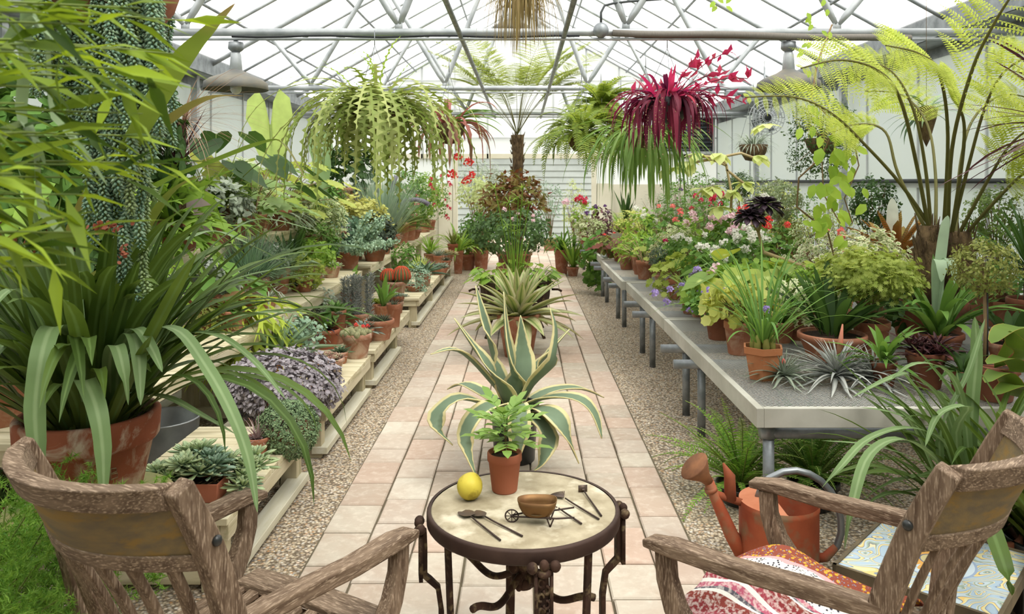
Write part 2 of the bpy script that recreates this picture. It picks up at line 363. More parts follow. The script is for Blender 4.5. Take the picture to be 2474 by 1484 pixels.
def paver_mat():
    t = NT('sandstone'); a = t.new('ShaderNodeAttribute', attribute_name='c'); sp = t.new('ShaderNodeSeparateColor'); t.link(a.outputs['Color'], sp.inputs[0])
    c = t.ramp(sp.outputs[2], [(0, H('bcaea0')), (.3, H('c9bfae')), (.5, H('b3a797')), (.7, H('c6ac9a')), (.85, H('cec5b5')), (1, H('bba393'))])
    v = t.coord(); c = t.mix(t.ramp(t.noise(v, 5, 6, .6, 1.2), [(.4, (0, 0, 0, 1)), (.75, (.55, .55, .55, 1))]), c, H('ab907c'))
    c = t.mix(t.ramp(t.noise(v, 26, 4), [(.5, (0, 0, 0, 1)), (.75, (.3, .3, .3, 1))]), c, H('efe6d6'))
    t.bsdf(c, .75, 0, .3, t.noise(v, 30, 5), .35, .004); return t.m
def cloudy(name, col, k, ribs=0, rib_ax='Y'):
    t = NT(name); v = t.coord(); c = H(col)
    cc = t.mix(t.ramp(t.noise(v, 1.3, 4), [(.3, (0, 0, 0, 1)), (.8, (.5, .5, .5, 1))]), c, H('dfe3da'))
    t.bsdf(cc, .35, 0, .4, trans=k, tcol=cc); return t.m
def glass_mat():
    t = NT('roof_glazing'); tr = t.new('ShaderNodeBsdfTransparent'); tr.inputs[0].default_value = (.97, .98, .98, 1)
    d = t.new('ShaderNodeBsdfTranslucent'); d.inputs[0].default_value = (.95, .96, .96, 1)
    mx = t.new('ShaderNodeMixShader'); mx.inputs[0].default_value = .16; t.link(tr.outputs[0], mx.inputs[1]); t.link(d.outputs[0], mx.inputs[2])
    t.link(mx.outputs[0], t.out.inputs[0]); return t.m
def mesh_metal():     # expanded metal: the holes are cut by a mask of lozenges
    t = NT('expanded_metal'); v = t.coord((1, 1, 1)); sp = t.new('ShaderNodeSeparateXYZ'); t.link(v, sp.inputs[0])
    s = t.math; a = s('MULTIPLY', sp.outputs[0], 2*PI/.034); b = s('MULTIPLY', sp.outputs[1], 2*PI/.016)
    f = s('ADD', s('COSINE', a), s('COSINE', b)); f = s('ABSOLUTE', f)
    hole = s('GREATER_THAN', f, .62)
    p = t.bsdf(t.ramp(t.noise(v, 3, 4), [(.3, H('a9aba8')), (.7, H('c3c4c0'))]), .55, .35, .4)
    tr = t.new('ShaderNodeBsdfTransparent'); mx = t.new('ShaderNodeMixShader'); t.link(hole, mx.inputs[0])
    t.link(p.outputs[0], mx.inputs[1]); t.link(tr.outputs[0], mx.inputs[2]); t.link(mx.outputs[0], t.out.inputs[0]); return t.m
GALV = mat('galvanised', 'a3a8aa', 'c2c6c7', 6, .45, .45, bump=.05)
GALV2 = mat('galvanised_dark', '74797c', '9a9fa2', 9, .45, .5)
ALU = mat('aluminium_white', 'b9bdbd', 'cfd2d1', 3, .5, .2)
TIMBER = mat('pressure_treated_pine', 'dbd2b4', 'c6bb98', 2.2, .75, stretch=(1, 9, 9), bump=.15, bscale=30, c3='aa9f80', s3=1.6)
TIMBER_Y = mat('pine_along', 'd8cfb4', 'c1b596', 2.2, .75, stretch=(9, 1, 9), bump=.15, bscale=30, c3='a09a74', s3=1.6)
WHITEW = mat('whitewashed_rail', 'dcd8c6', 'c9c2a6', 2.4, .75, stretch=(9, 1, 9), bump=.15)
TEAK = mat('weathered_teak', '86715d', '574434', 5, .75, stretch=(10, 10, 1.2), bump=.5, bscale=60, bdist=.002, c3='a8937d', s3=26)
TEAK_Y = mat('weathered_teak_along', '86715d', '574434', 5, .75, stretch=(10, 1.2, 10), bump=.5, bscale=60, bdist=.002, c3='a8937d', s3=26)
TEAK_X = mat('weathered_teak_across', '84705d', '5c4a3a', 5, .75, stretch=(1.2, 10, 10), bump=.5, bscale=60, bdist=.002, c3='b39d86', s3=26)
TEAK_P = mat('ochre_crest_panel', '6b5f4b', '84704a', 6, .7, stretch=(1, 6, 6), bump=.2, c3='8a6f3c', s3=5)
CREAM = mat('cream_paint', 'ddd8c4', 'd2ccb6', 2, .6)
SIDING = mat('grey_siding', 'a9b0ad', '9ba29f', 2, .7)
BLACK = mat('black_plastic', '1d1f1f', '2b2d2c', 4, .35, spec=.5)
IRON = mat('rusty_iron', '33241d', '4e372b', 12, .75, .3, bump=.5, bscale=60, c3='75654a', s3=34)
RUST = mat('rusted_brown', '6d4a33', '4a3021', 14, .7, .3, bump=.3)
SOIL = mat('potting_soil', '2e231a', '46362a', 30, .95, bump=1, bscale=90, bdist=.01)
def terracotta(name, a, b, lime, lo=.5, hi=.72):
    t = NT(name); v = t.coord(); oi = t.new('ShaderNodeObjectInfo')
    c = t.ramp(t.noise(v, 6, 4), [(.35, H(a)), (.65, H(b))])
    va = t.new('ShaderNodeVectorMath', operation='ADD'); t.link(v, va.inputs[0]); t.link(oi.outputs['Location'], va.inputs[1])
    m = t.ramp(t.noise(va.outputs[0], 9, 6, .65, .8), [(lo, (0, 0, 0, 1)), (hi, (.85, .85, .85, 1))])
    t.bsdf(t.mix(m, c, H(lime)), .8, 0, .25, t.noise(v, 60, 3), .15, .002); MATS[name] = t.m; return t.m
TERRA = terracotta('terracotta', 'a2674d', 'b67e64', 'cfae97'); TERRA_L = terracotta('limed_terracotta', '9f6c55', 'b1846d', 'd8c3b0', .42, .62)
TERRA_D = terracotta('dark_terracotta', '85503b', '9a644c', '8c7768', .5, .8); TERRA_O = terracotta('orange_terracotta', 'ae6c46', 'bb8059', 'd0a883', .55, .8)
TERRA_N = terracotta('clean_terracotta', 'a9634a', 'b16d54', 'c98c70', .6, .9); TERRA_B = terracotta('big_pot_terracotta', '86492f', '9c5a40', 'c9b8a2', .5, .68)

# ---------------------------------------------------------------- ground, path
XL, XR, YE, ZE, ZR, RX = -4.3, 4.22, 16.8, 3.03, 5.38, -.04
g = MB(); g.add([(XL, -2, 0), (XR, -2, 0), (XR, YE+.1, 0), (XL, YE+.1, 0)], [(0, 1, 2, 3)]); struct(g.build('floor', gravel(), smooth=False))
g = MB(); g.add([(-30, -20, -.02), (30, -20, -.02), (30, 40, -.02), (-30, 40, -.02)], [(0, 1, 2, 3)])
struct(g.build('ground_outside', mat('outside_ground', 'b5ab98', '8b9478', 2, .9), smooth=False))
g = MB(); rng = np.random.RandomState(4); xs = [-.925, -.70, -.487, -.25, .045, .35, .565, .762]
for i in range(7):
    y = .6+rng.rand()*.2
    while y < 23:
        L = rng.uniform(.2, .37); gp = .0065; z = .026+rng.uniform(-.002, .002)
        x0 = xs[i]+.0045+rng.uniform(-.003, .003); x1 = xs[i+1]-.004; y0 = y+gp; y1 = y+L-gp; e = .006; c = (.5, .5, rng.rand())
        v = [(x0, y0, 0), (x1, y0, 0), (x1, y1, 0), (x0, y1, 0), (x0, y0, z-e), (x1, y0, z-e), (x1, y1, z-e), (x0, y1, z-e), (x0+e, y0+e, z), (x1-e, y0+e, z), (x1-e, y1-e, z), (x0+e, y1-e, z)]
        q = [(8, 9, 10, 11)]+[(a, (a+1) % 4, (a+1) % 4+4, a+4) for a in range(4)]+[(4+a, 4+(a+1) % 4, 8+(a+1) % 4, 8+a) for a in range(4)]
        g.add(v, q, c=[c]*12); y += L
struct(g.build('trim_path', paver_mat(), smooth=False))
g = MB(); box(g, -.93, .77, .5, 23, 0, .012); struct(g.build('trim_path_bed', mat('mossy_joint', '5e5444', '6c6450', 12, .95), smooth=False))

# ---------------------------------------------------------------- walls
PANEL = cloudy('milky_panel', 'dfe5e4', .5); PANEL_D = cloudy('milky_end_panel', 'e9edee', .6)
def panel_wall(x, name, s):
    m = MB(); y = -1.5
    while y < YE:
        y2 = min(y+1.22, YE); box(m, x, x+.012*s, y+.004, y2-.004, .25, ZE+.02); y = y2
    struct(m.build(name, PANEL, smooth=False))
    m = MB()
    for yy in np.arange(-1.5, YE, 1.22): box(m, x-.012*s-.01, x-.012*s+.01, yy-.01, yy+.01, 0, ZE)
    for z in (.25, 1.62): box(m, x-.03*s-.02, x-.03*s+.02, -1.5, YE, z-.03, z+.03)
    box(m, x-.02, x+.02, -1.5, YE, 0, .25); struct(m.build(name.replace('wall', 'trim')+'_frame', ALU, smooth=False))
panel_wall(XL, 'wall_left', -1); panel_wall(XR, 'wall_right', 1)
m = MB(); tube(m, [(XR-.1, -1, 1.66), (XR-.1, YE, 1.66)], .022, 8); struct(m.build('trim_heating_pipe', mat('dark_pipe', '3a3d3e'), None))
for s, x, nm in ((-1, XL, 'left'), (1, XR, 'right')):     # eaves gutter: a wide boxed channel
    m = MB(); box(m, x-s*.34 if s > 0 else x, x if s > 0 else x+.34, -1.5, YE, ZE-.02, ZE+.0)
    xi = x-s*.34; box(m, xi-.012, xi+.012, -1.5, YE, ZE-.02, ZE+.2); box(m, x-.012, x+.012, -1.5, YE, ZE-.12, ZE+.2)
    struct(m.build('trim_gutter_'+nm, GALV2, smooth=False))
    m = MB()
    for k in range(-1, 5): 
        yy = 6.22+3.7*(k-0); 
        if yy < YE+.5: box(m, x-s*.12-.04, x-s*.12+.04, min(yy, YE-.1)-.04, min(yy, YE-.1)+.04, 0, ZE)
    struct(m.build('trim_posts_'+nm, GALV, smooth=False))
m = MB()
for k in range(22): z = .15*k; m.add([(XL, -2.03, z), (XR, -2.03, z), (XR, -2.0, z+.15), (XL, -2.0, z+.15), (XL, -2.0, z), (XR, -2.0, z)], [(3, 2, 1, 0), (0, 1, 5, 4)])
m.add([(XL, -2.0, 3.1), (XR, -2.0, 3.1), (RX, -2.0, ZR)], tris=[(0, 1, 2)]); struct(m.build('wall_back_added', SIDING, smooth=False))  # unseen wall behind the camera, added to darken the foreground
# roof
RX = -.04
m = MB()
for (xa, za, xb, zb) in ((XL+.2, ZE+.1, RX, ZR), (RX, ZR, XR-.2, ZE+.1)):
    y = -1.5
    while y < YE:
        y2 = min(y+.93, YE); m.add([(xa, y, za), (xb, y, zb), (xb, y2-.0, zb), (xa, y2-.0, za)], [(0, 1, 2, 3)]); y = y2
struct(m.build('ceiling', glass_mat(), smooth=False))
def rafter_z(x): return ZR-.05-(ZR-ZE-.1)*abs(x-RX)/(4.06)
m = MB(); ys = []
yy = 6.22-3.7*2
while yy < YE+1: ys.append(min(yy, YE-.05)); yy += 3.7
for y in np.arange(6.22-7.4, YE, 3.7/4):
    if min(abs(y-a) for a in ys) < .1: continue
    for sd in (-1, 1): tube(m, [(RX+sd*4.0, y, rafter_z(RX+sd*4.0)), (RX, y, rafter_z(RX))], .019, 8)
struct(m.build('trim_rafters', GALV))
m = MB()
for x in (-3.3, -2.3, -1.05, 1.0, 2.25, 3.2): tube(m, [(x, -1.4, rafter_z(x)-.035), (x, YE, rafter_z(x)-.035)], .017, 8)
for x in (-.49, .33): tube(m, [(x, -1.4, 2.81), (x, 14, 2.81)], .021, 8)
tube(m, [(RX, -1.4, ZR-.06), (RX, YE, ZR-.06)], .03, 8); struct(m.build('trim_purlins', GALV2))
ZC = CZ+1.2
for i, y in enumerate(ys):
    if y < .5: continue
    m = MB(); end = y > YE-.2
    for sd in (-1, 1): tube(m, [(RX+sd*4.05, y, rafter_z(RX+sd*4.05)), (RX, y, rafter_z(RX))], .03, 10)
    if not end:
        tube(m, [(XL+.2, y, ZC), (XR-.2, y, ZC)], .032, 10); tube(m, [(XL+.3, y-.03, ZC-.06), (XR-.3, y-.03, ZC-.06)], .012, 8)
        B = [-2.7, -.99, .83, 2.52]; T = [-3.25, -1.85, RX, 1.75, 3.1]
        for k, b in enumerate(B):
            for t_ in (T[k], T[k+1]):
                top = Vector((t_, y, rafter_z(t_))); bot = Vector((b, y, ZC+.05)); d = (top-bot).normalized()
                tube(m, [bot+d*.02, bot+d*.14, top-d*.1, top], [.02, .031, .031, .022], 8)
            box(m, b-.03, b+.03, y-.014, y+.014, ZC-.02, ZC+.12)
            for dx in (-.008, .008): pass
        box(m, .0, 1.17, y-.001, y+.001, ZC, ZC+.0001)
    struct(m.build('trim_truss', GALV))
# end wall: cream knee walls, door opening, frosted lights above
m = MB(); dx0, dx1, dz = -1.45, 1.55, 2.16
box(m, XL, dx0, YE, YE+.12, 0, 1.6); box(m, dx1, XR, YE, YE+.12, 0, 1.6); struct(m.build('wall_end', CREAM, smooth=False))
m = MB()
box(m, XL, XR, YE-.03, YE+.1, dz, dz+.1)
for x in (dx0, dx1): box(m, x-.05, x+.05, YE-.05, YE+.08, 0, dz)
box(m, dx0-.35, dx0-.06, YE-.06, YE-.0, 0, 1.62); box(m, dx1+.06, dx1+.35, YE-.06, YE-.0, 0, 1.62)
struct(m.build('door_1', CREAM, smooth=False))
m = MB(); xs2 = np.arange(XL, XR+.01, (XR-XL)/12)
for a, b in zip(xs2[:-1], xs2[1:]):
    za, zb = rafter_z(a)+.03, rafter_z(b)+.03
    if a < RX < b: m.add([(a, YE, dz+.1), (b, YE, dz+.1), (b, YE, zb), (RX, YE, ZR-.03), (a, YE, za)], tris=[(0, 1, 2), (0, 2, 3), (0, 3, 4)])
    else: m.add([(a, YE, dz+.1), (b, YE, dz+.1), (b, YE, zb), (a, YE, za)], [(0, 1, 2, 3)])
for a, b in ((XL, dx0-.05), (dx1+.05, XR)): m.add([(a, YE+.02, 1.6), (b, YE+.02, 1.6), (b, YE+.02, dz), (a, YE+.02, dz)], [(0, 1, 2, 3)])
struct(m.build('window_1', PANEL_D, smooth=False))
m = MB()
for x in xs2: box(m, x-.018, x+.018, YE-.03, YE-.001, dz, max(dz+.1, rafter_z(x)))
for z in np.arange(2.6, 4.4, .62): 
    hw = 4.06*(ZR-.05-z)/(ZR-ZE-.1); box(m, max(XL, RX-hw), min(XR, RX+hw), YE-.035, YE-.001, z-.014, z+.014)
struct(m.build('trim_mullions', ALU, smooth=False))
m = MB(); y0 = 22.5
for k in range(16): z = .18*k; m.add([(-7, y0-.03, z), (7, y0-.03, z), (7, y0, z+.18), (-7, y0, z+.18), (-7, y0, z), (7, y0, z)], [(0, 1, 2, 3), (4, 5, 1, 0)])
struct(m.build('wall_outside', SIDING, smooth=False))
m = MB(); box(m, -7.2, 7.2, y0-.3, y0+.2, 2.88, 3.05); struct(m.build('trim_outside_eave', CREAM, smooth=False))
# louvred vent in the end wall
m = MB(); m2 = MB(); box(m, 3.0, 4.1, YE-.05, YE-.035, 2.3, 3.05)
for k in range(9): m2.add([(3.03, YE-.12, 2.33+.08*k), (4.07, YE-.12, 2.33+.08*k), (4.07, YE-.06, 2.39+.08*k), (3.03, YE-.06, 2.39+.08*k)], [(0, 1, 2, 3)])
v = thing('louvre_vent', 'dark slatted exhaust vent set in the end wall behind the red hanging plant', 'vent')
m.build('backing', BLACK, v, False); m2.build('louvre', mat('vent_grey', '4b5254', rough=.5), v, False)
m = MB(); [bar(m, a, b, .05, .06) for a, b in (((2.98, YE-.09, 2.28), (4.12, YE-.09, 2.28)), ((2.98, YE-.09, 3.07), (4.12, YE-.09, 3.07)), ((2.98, YE-.09, 2.28), (2.98, YE-.09, 3.07)), ((4.12, YE-.09, 2.28), (4.12, YE-.09, 3.07)))]
m.build('frame', ALU, v, False)

# ---------------------------------------------------------------- timber benches on the left (three steps)
def timber_bench(lab, x0, x1, y0, y1, z, posts, ystep=.09, rail=True):
    r = thing('timber_bench', lab, 'bench', ((x0+x1)/2, y0, 0), group=None); ox, oy = (x0+x1)/2, y0; L = y1-y0; a, b = x0-ox, x1-ox
    y = 0; i = 0
    while y < L-.02:
        y2 = min(y+.138, L); p = MB(); box(p, a, b, y+.003, y2-.003, z-.028, z+.001*(i % 3)); p.build('slat', TIMBER, r, False, .003); y += .14; i += 1
    for nm, xx in (('front_apron', b-.035), ('back_apron', a+.0)):
        p = MB(); box(p, xx, xx+.035, .02, L-.02, z-.095, z-.0285); p.build(nm, TIMBER_Y, r, False, .003)
    p = MB(); box(p, a+.036, b-.036, .021, .056, z-.095, z-.0285); p.build('end_apron', TIMBER, r, False, .003)
    for yy in posts:
        for xx in (b-.125, a+.04):
            p = MB(); box(p, xx, xx+.088, yy-oy+.018, yy-oy+.106, 0, z-.0286); p.build('leg', TIMBER_P, r, False, .003)
    if rail:
        p = MB(); box(p, b-.09, b+.004, posts[0]-oy+.0, posts[-1]-oy+.11, .03 if z < .5 else .1, .07 if z < .5 else .14); p.build('bottom_rail', WHITEW, r, False, .003)
        for yy in posts: p = MB(); box(p, a+.13, b-.13, yy-oy+.02, yy-oy+.06, .03, .1); p.build('cross_rail', TIMBER, r, False, .003)
    return r
TIMBER_P = mat('pine_upright', 'cbc0a0', 'b3a788', 2.2, .75, stretch=(9, 9, 1), bump=.15, bscale=30, c3='9d9572', s3=2)
X1, X2, X3, X4 = -1.165, -1.765, -2.385, -3.0
timber_bench('nearest low timber bench, carrying the tray of green rosettes and the green cushion plant', X2+.01, X1, 3.06, 4.22, .32, [3.1, 4.12])
timber_bench('low timber bench carrying the silvery purple plant and the cactus pot', X2+.01, X1, 4.6, 5.98, .32, [4.62, 5.84])
timber_bench('low timber bench carrying the blue grey succulents and the round bowl of dark spikes', X2+.01, X1, 6.12, 8.05, .32, [6.18, 7.35])
timber_bench('farthest low timber bench, starting at the red barrel cacti and ending by the tall pots', X2+.01, X1, 8.75, 13.1, .34, [8.77, 10.3, 11.85, 12.95])
timber_bench('nearest middle step timber bench behind the big strap leaved plant', X3+.01, X2-.005, 2.9, 5.5, .67, [3.55, 5.3])
timber_bench('middle step timber bench with the pale rosette and the potted grey succulents', X3+.01, X2-.005, 5.55, 8.6, .67, [5.6, 7.1, 8.35])
timber_bench('farthest middle step timber bench under the large green aloe', X3+.01, X2-.005, 9.05, 15.9, .67, [9.1, 10.6, 12.1, 13.8, 15.7])
timber_bench('nearest top step timber bench along the left wall, under the wide antler ferns', X4, X3-.005, 2.9, 8.85, 1.15, [3.0, 4.9, 6.8, 8.7])
timber_bench('farthest top step timber bench, under the trailing yellow green ivies', X4, X3-.005, 9.3, 13.4, 1.15, [9.4, 11.3, 13.2])

# ---------------------------------------------------------------- steel mesh benches on the right
MESH = mesh_metal(); BX0, BX1 = 1.08, 4.05
def steel_bench(lab, y0, y1, z, dx=0):
    r = thing('mesh_bench', lab, 'bench', (0, y0, 0)); L = y1-y0
    p = MB(); p.add([(BX0+.02+dx, .01, z-.004), (BX1, .01, z-.004), (BX1, L-.01, z-.004), (BX0+.02+dx, L-.01, z-.004)], [(0, 1, 2, 3)]); p.build('mesh_top', MESH, r, False)
    p = MB(); W_ = mat('weathered_edge', 'c4c2b7', 'a9a79b', 3, .7, bump=.1)
    box(p, BX0+dx, BX0+.035+dx, 0, L, z-.085, z+.006); box(p, BX1, BX1+.035, 0, L, z-.085, z+.006)
    box(p, BX0+.035+dx, BX1, 0, .035, z-.085, z+.006); box(p, BX0+.035+dx, BX1, L-.035, L, z-.085, z+.006)
    p.build('rim', W_, r, False, .003)
    return r
steel_bench('nearest wide mesh topped bench, with the silvery air plants on its corner', 3.58, 5.93, .60)
steel_bench('mesh topped bench second from the camera, under the mauve flowers', 5.95, 8.08, .60)
steel_bench('mesh topped bench third from the camera, with two small terracotta pots at its edge', 8.15, 10.35, .60, -.035)
steel_bench('mesh topped bench fourth from the camera, under the copper leaved begonia', 10.55, 12.9, .60)
steel_bench('farthest mesh topped bench, under the dark purple foliage', 13.0, 15.6, .60, -.03)
LEGY = (3.66, 5.03, 5.5, 6.92, 7.5, 8.84, 9.4, 10.65, 11.2, 12.4, 13.2, 14.6)
where = {3.66: 'under the near corner of the mesh bench', 5.03: 'behind the watering can', 5.5: 'with its pipe end sticking out beside the path', 6.92: 'under the mauve flowers', 7.5: 'just behind the one under the mauve flowers',
         8.84: 'under the two small terracotta pots', 9.4: 'farther than the one under the small pots', 10.65: 'under the copper leaved begonia', 11.2: 'just beyond the copper leaved begonia', 12.4: 'nearer of the last pairs', 13.2: 'by the potted clivia at the path end', 14.6: 'farthest along the path'}
for y in LEGY:
    r = thing('pipe_trestle', 'grey steel pipe trestle '+where[y], 'trestle', (0, y, 0)); x0 = 1.16
    p = MB(); tube(p, [(.98 if y != 3.66 else 1.12, 0, .47), (BX1-.1, 0, .47)], .03, 12); p.build('cross_pipe', GALV2, r)
    for x in ((x0, 2.6, 3.9)): p = MB(); tube(p, [(x, 0, 0), (x, 0, .47)], .027, 12); p.build('leg', GALV2, r)
    p = MB(); tube(p, [(x0, 0, .445), (x0, 0, .513)], .034, 12); box(p, x0-.02, x0+.02, -.02, .02, .5, .516); p.build('fitting', GALV2, r)
# ---------------------------------------------------------------- teak armchairs
def chair(lab, loc, rz):
    r = thing('wooden_armchair', lab, 'chair', loc, rz); W2 = .275
    # side view of a stile: seat rear (y -.2, z .4) up to the crest (y -.45, z 1.03), then down to the rear foot
    SP = [(-.375, 0), (-.30, .2), (-.245, .40), (-.262, .56), (-.305, .74), (-.362, .90), (-.43, 1.035)]
    def sy(z):
        for (y0, z0), (y1, z1) in zip(SP[:-1], SP[1:]):
            if z <= z1: f = (z-z0)/(z1-z0); return y0+(y1-y0)*f
        return SP[-1][0]
    zz = np.linspace(0, 1.035, 14)
    for sd in (-1, 1):
        p = MB(); sweep(p, [(sd*W2, sy(z)+.0, z) for z in zz], .042, [.05+.012*math.sin(PI*i/13) for i in range(14)], up=(0, 1, 0)); p.build('stile', TEAK, r, True, .005)
        p = MB(); ell(p, (sd*(W2+.024), sy(.9)+.01, .9), (.009, .012, .012), 10, 6); p.build('bolt_cap', BLACK, r)
    def curve(z, depth): return lambda x: sy(z)-depth*(1-(x/W2)**2)
    def rail(name, za, zb, depth, th, m=TEAK_X, sag=0):
        p = MB(); n = 17; V = []; ww = W2-.016
        for i in range(n):
            x = -ww+2*ww*i/(n-1); k = (1-(x/W2)**2)
            for z, o in ((za, -th/2), (zb, -th/2), (zb, th/2), (za, th/2)):
                V.append((x, sy(z)-depth*k+o, z+sag*k))
        Q = [(0, 1, 2, 3), tuple((n-1)*4+k for k in (3, 2, 1, 0))]
        for i in range(n-1):
            for k in range(4): a = i*4+k; b = i*4+(k+1) % 4; Q.append((a, a+4, b+4, b))
        p.add(V, Q); return p.build(name, m, r, True, .004)
    c = rail('crest_rail', .985, 1.04, .12, .046)
    rail('crest_panel', .868, .987, .115, .018, TEAK_P); rail('crest_lower_rail', .832, .872, .108, .036)
    rail('back_lower_rail', .43, .475, .03, .03)
    for i in range(6):
        x = -.205+.082*i; k = 1-(x/W2)**2
        pts = [(x*(1-.08*(1-j/9)), sy(z)-k*(.03+(.108-.03)*((z-.45)/.39)), z) for j, z in enumerate(np.linspace(.45, .85, 10))]
        p = MB(); sweep(p, pts, .036, .016, up=(0, 1, 0)); p.build('back_slat', TEAK, r, True, .003)
    # seat
    for i in range(9):
        x = -.232+.058*i; p = MB(); sweep(p, [(x, y, .425-.022*math.sin(PI*(y+.22)/.44)) for y in np.linspace(-.22, .19, 8)], .036, .018); p.build('seat_slat', TEAK_Y, r, True, .003)
    p = MB(); sweep(p, [(-W2+.02, .235, .425), (0, .245, .43), (W2-.02, .235, .425)], .095, .026); p.build('seat_front_board', TEAK_X, r, False, .005)
    p = MB(); sweep(p, [(-W2+.02, -.225, .415), (W2-.02, -.225, .415)], .05, .03); p.build('seat_back_rail', TEAK_X, r, False, .004)
    p = MB(); sweep(p, [(-W2+.02, .22, .36), (W2-.02, .22, .36)], .022, .07); p.build('front_apron', TEAK_X, r, False, .004)
    for sd in (-1, 1):
        p = MB(); sweep(p, [(sd*W2, -.24, .385), (sd*W2, .25, .385)], .026, .07); p.build('seat_side_rail', TEAK_Y, r, False, .004)
        p = MB(); sweep(p, [(sd*(W2+.018), .225, 0), (sd*(W2+.016), .235, .2), (sd*(W2+.012), .225, .40)], .04, .044, up=(0, 1, 0)); p.build('front_leg', TEAK, r, True, .004)
        # arm support, curved backwards at its foot
        pts = [(sd*(W2+.02), y, z) for y, z in ((.16, .36), (.195, .42), (.245, .49), (.272, .56), (.278, .635))]
        p = MB(); sweep(p, pts, .04, [.085, .075, .06, .052, .05], up=(0, 1, 0)); p.build('arm_post', TEAK, r, True, .005)
        pts = [(sd*(W2+.0), -.30, .68), (sd*(W2+.008), -.12, .672), (sd*(W2+.018), .08, .656), (sd*(W2+.026), .25, .655), (sd*(W2+.02), .335, .645)]
        p = MB(); sweep(p, pts, [.042, .05, .056, .066, .06], [.042, .042, .04, .036, .022]); p.build('armrest', TEAK_Y, r, True, .006)
    return r
def heading(fx, fy): return math.atan2(fy, fx)-PI/2
chair('weathered wooden armchair at the lower left, empty slatted seat, facing the round table', (-.737, 2.075, .026*0), heading(.47, .885))
ch2 = chair('weathered wooden armchair at the lower right with a patterned throw on its seat', (.80, 2.155, 0), heading(-.71, .70))

# patterned throw heaped on the right chair's seat
def throw():
    t = NT('patterned_throw'); v = t.coord((1, 1, 1), 'Object'); sp = t.new('ShaderNodeSeparateXYZ'); t.link(v, sp.inputs[0]); y = sp.outputs[1]; x = sp.outputs[0]
    vo = t.new('ShaderNodeTexVoronoi'); vo.inputs['Scale'].default_value = 120; t.link(v, vo.inputs['Vector'])
    vo2 = t.new('ShaderNodeTexVoronoi'); vo2.inputs['Scale'].default_value = 68; t.link(v, vo2.inputs['Vector'])
    wv = t.math('FRACT', t.math('MULTIPLY', x, 26.0))
    fl = t.mix(t.ramp(vo.outputs['Distance'], [(.34, (1, 1, 1, 1)), (.42, (0, 0, 0, 1))], 'LINEAR'), H('ece4d6'), H('3a3a48'))
    mu = t.mix(t.ramp(vo2.outputs['Distance'], [(.3, (1, 1, 1, 1)), (.4, (0, 0, 0, 1))]), H('8c4b3c'), H('d7a13a'))
    mu = t.mix(t.ramp(vo.outputs['Distance'], [(.2, (1, 1, 1, 1)), (.3, (0, 0, 0, 1))]), mu, H('7f8796'))
    st = t.ramp(t.math('FRACT', t.math('MULTIPLY', x, 9.0)), [(0, H('7c3234')), (.2, H('7a3a33')), (.42, H('d9d4cc')), (.5, H('55525a')), (.58, H('a8566a')), (.75, H('dcd6cd')), (.85, H('94404a'))], 'CONSTANT')
    st = t.mix(t.ramp(t.noise(v, 90, 2), [(.45, (0, 0, 0, 1)), (.6, (.45, .45, .45, 1))]), st, H('e8e0d6'))
    pos = t.math('ADD', t.math('ADD', x, .045), t.math('MULTIPLY', t.noise(v, 7, 2), .05))
    a = t.ramp(pos, [(0, (0, 0, 0, 1)), (.155, (1, 1, 1, 1))], 'CONSTANT')
    b = t.ramp(pos, [(0, (0, 0, 0, 1)), (.045, (1, 1, 1, 1))], 'CONSTANT')
    k = t.ramp(pos, [(0, (0, 0, 0, 1)), (.145, (1, 1, 1, 1)), (.158, (0, 0, 0, 1))], 'CONSTANT')
    c = t.mix(b, st, fl); c = t.mix(a, c, mu); c = t.mix(k, c, H('e0a0a0'))
    t.bsdf(c, .9, 0, .1, t.noise(v, 120, 3), .4, .003); return t.m
rng = np.random.RandomState(2); n = 60; p = MB(); f = lambda u: np.sin(u)
gx, gy = np.meshgrid(np.linspace(-.25, .25, n), np.linspace(-.2, .30, n)); 
hh = .452+.055*np.clip(1-(gx/.26)**4, 0, 1)*np.clip(1-((gy-.05)/.28)**4, 0, 1)
hh += .012*f(gx*22+3*f(gy*7))+.009*f(gy*31+gx*11)+.05*np.exp(-((gx-.12)**2+(gy-.12)**2)/.006)+.04*np.exp(-((gx+.1)**2+(gy-.17)**2)/.009)+.006*f(gx*60+gy*25)
edge = np.clip((gy-.275)/.03, 0, 1); hh -= .09*edge
hh = np.maximum(hh, .448-.1*edge)
V = np.stack([gx+.012*f(gy*20), gy+.012*f(gx*18), hh], -1).reshape(-1, 3); i = np.arange(n-1)[:, None]*n+np.arange(n-1)[None]
p.add(V, np.stack([i, i+1, i+n+1, i+n], -1).reshape(-1, 4)); V2 = V.copy(); V2[:, 2] -= .008; 
o = p.build('folded_throw', throw(), None); tag(o, 'red, white and mustard patterned cotton throw heaped on the right armchair seat', 'throw')
s_ = o.modifiers.new('thickness', 'SOLIDIFY'); s_.thickness = .008; s_.offset = -1
o.location = ch2.location; o.rotation_euler = ch2.rotation_euler
# UV like axes: stripes run across the seat, so turn the pattern coordinates by the object's own axes (object space already does)

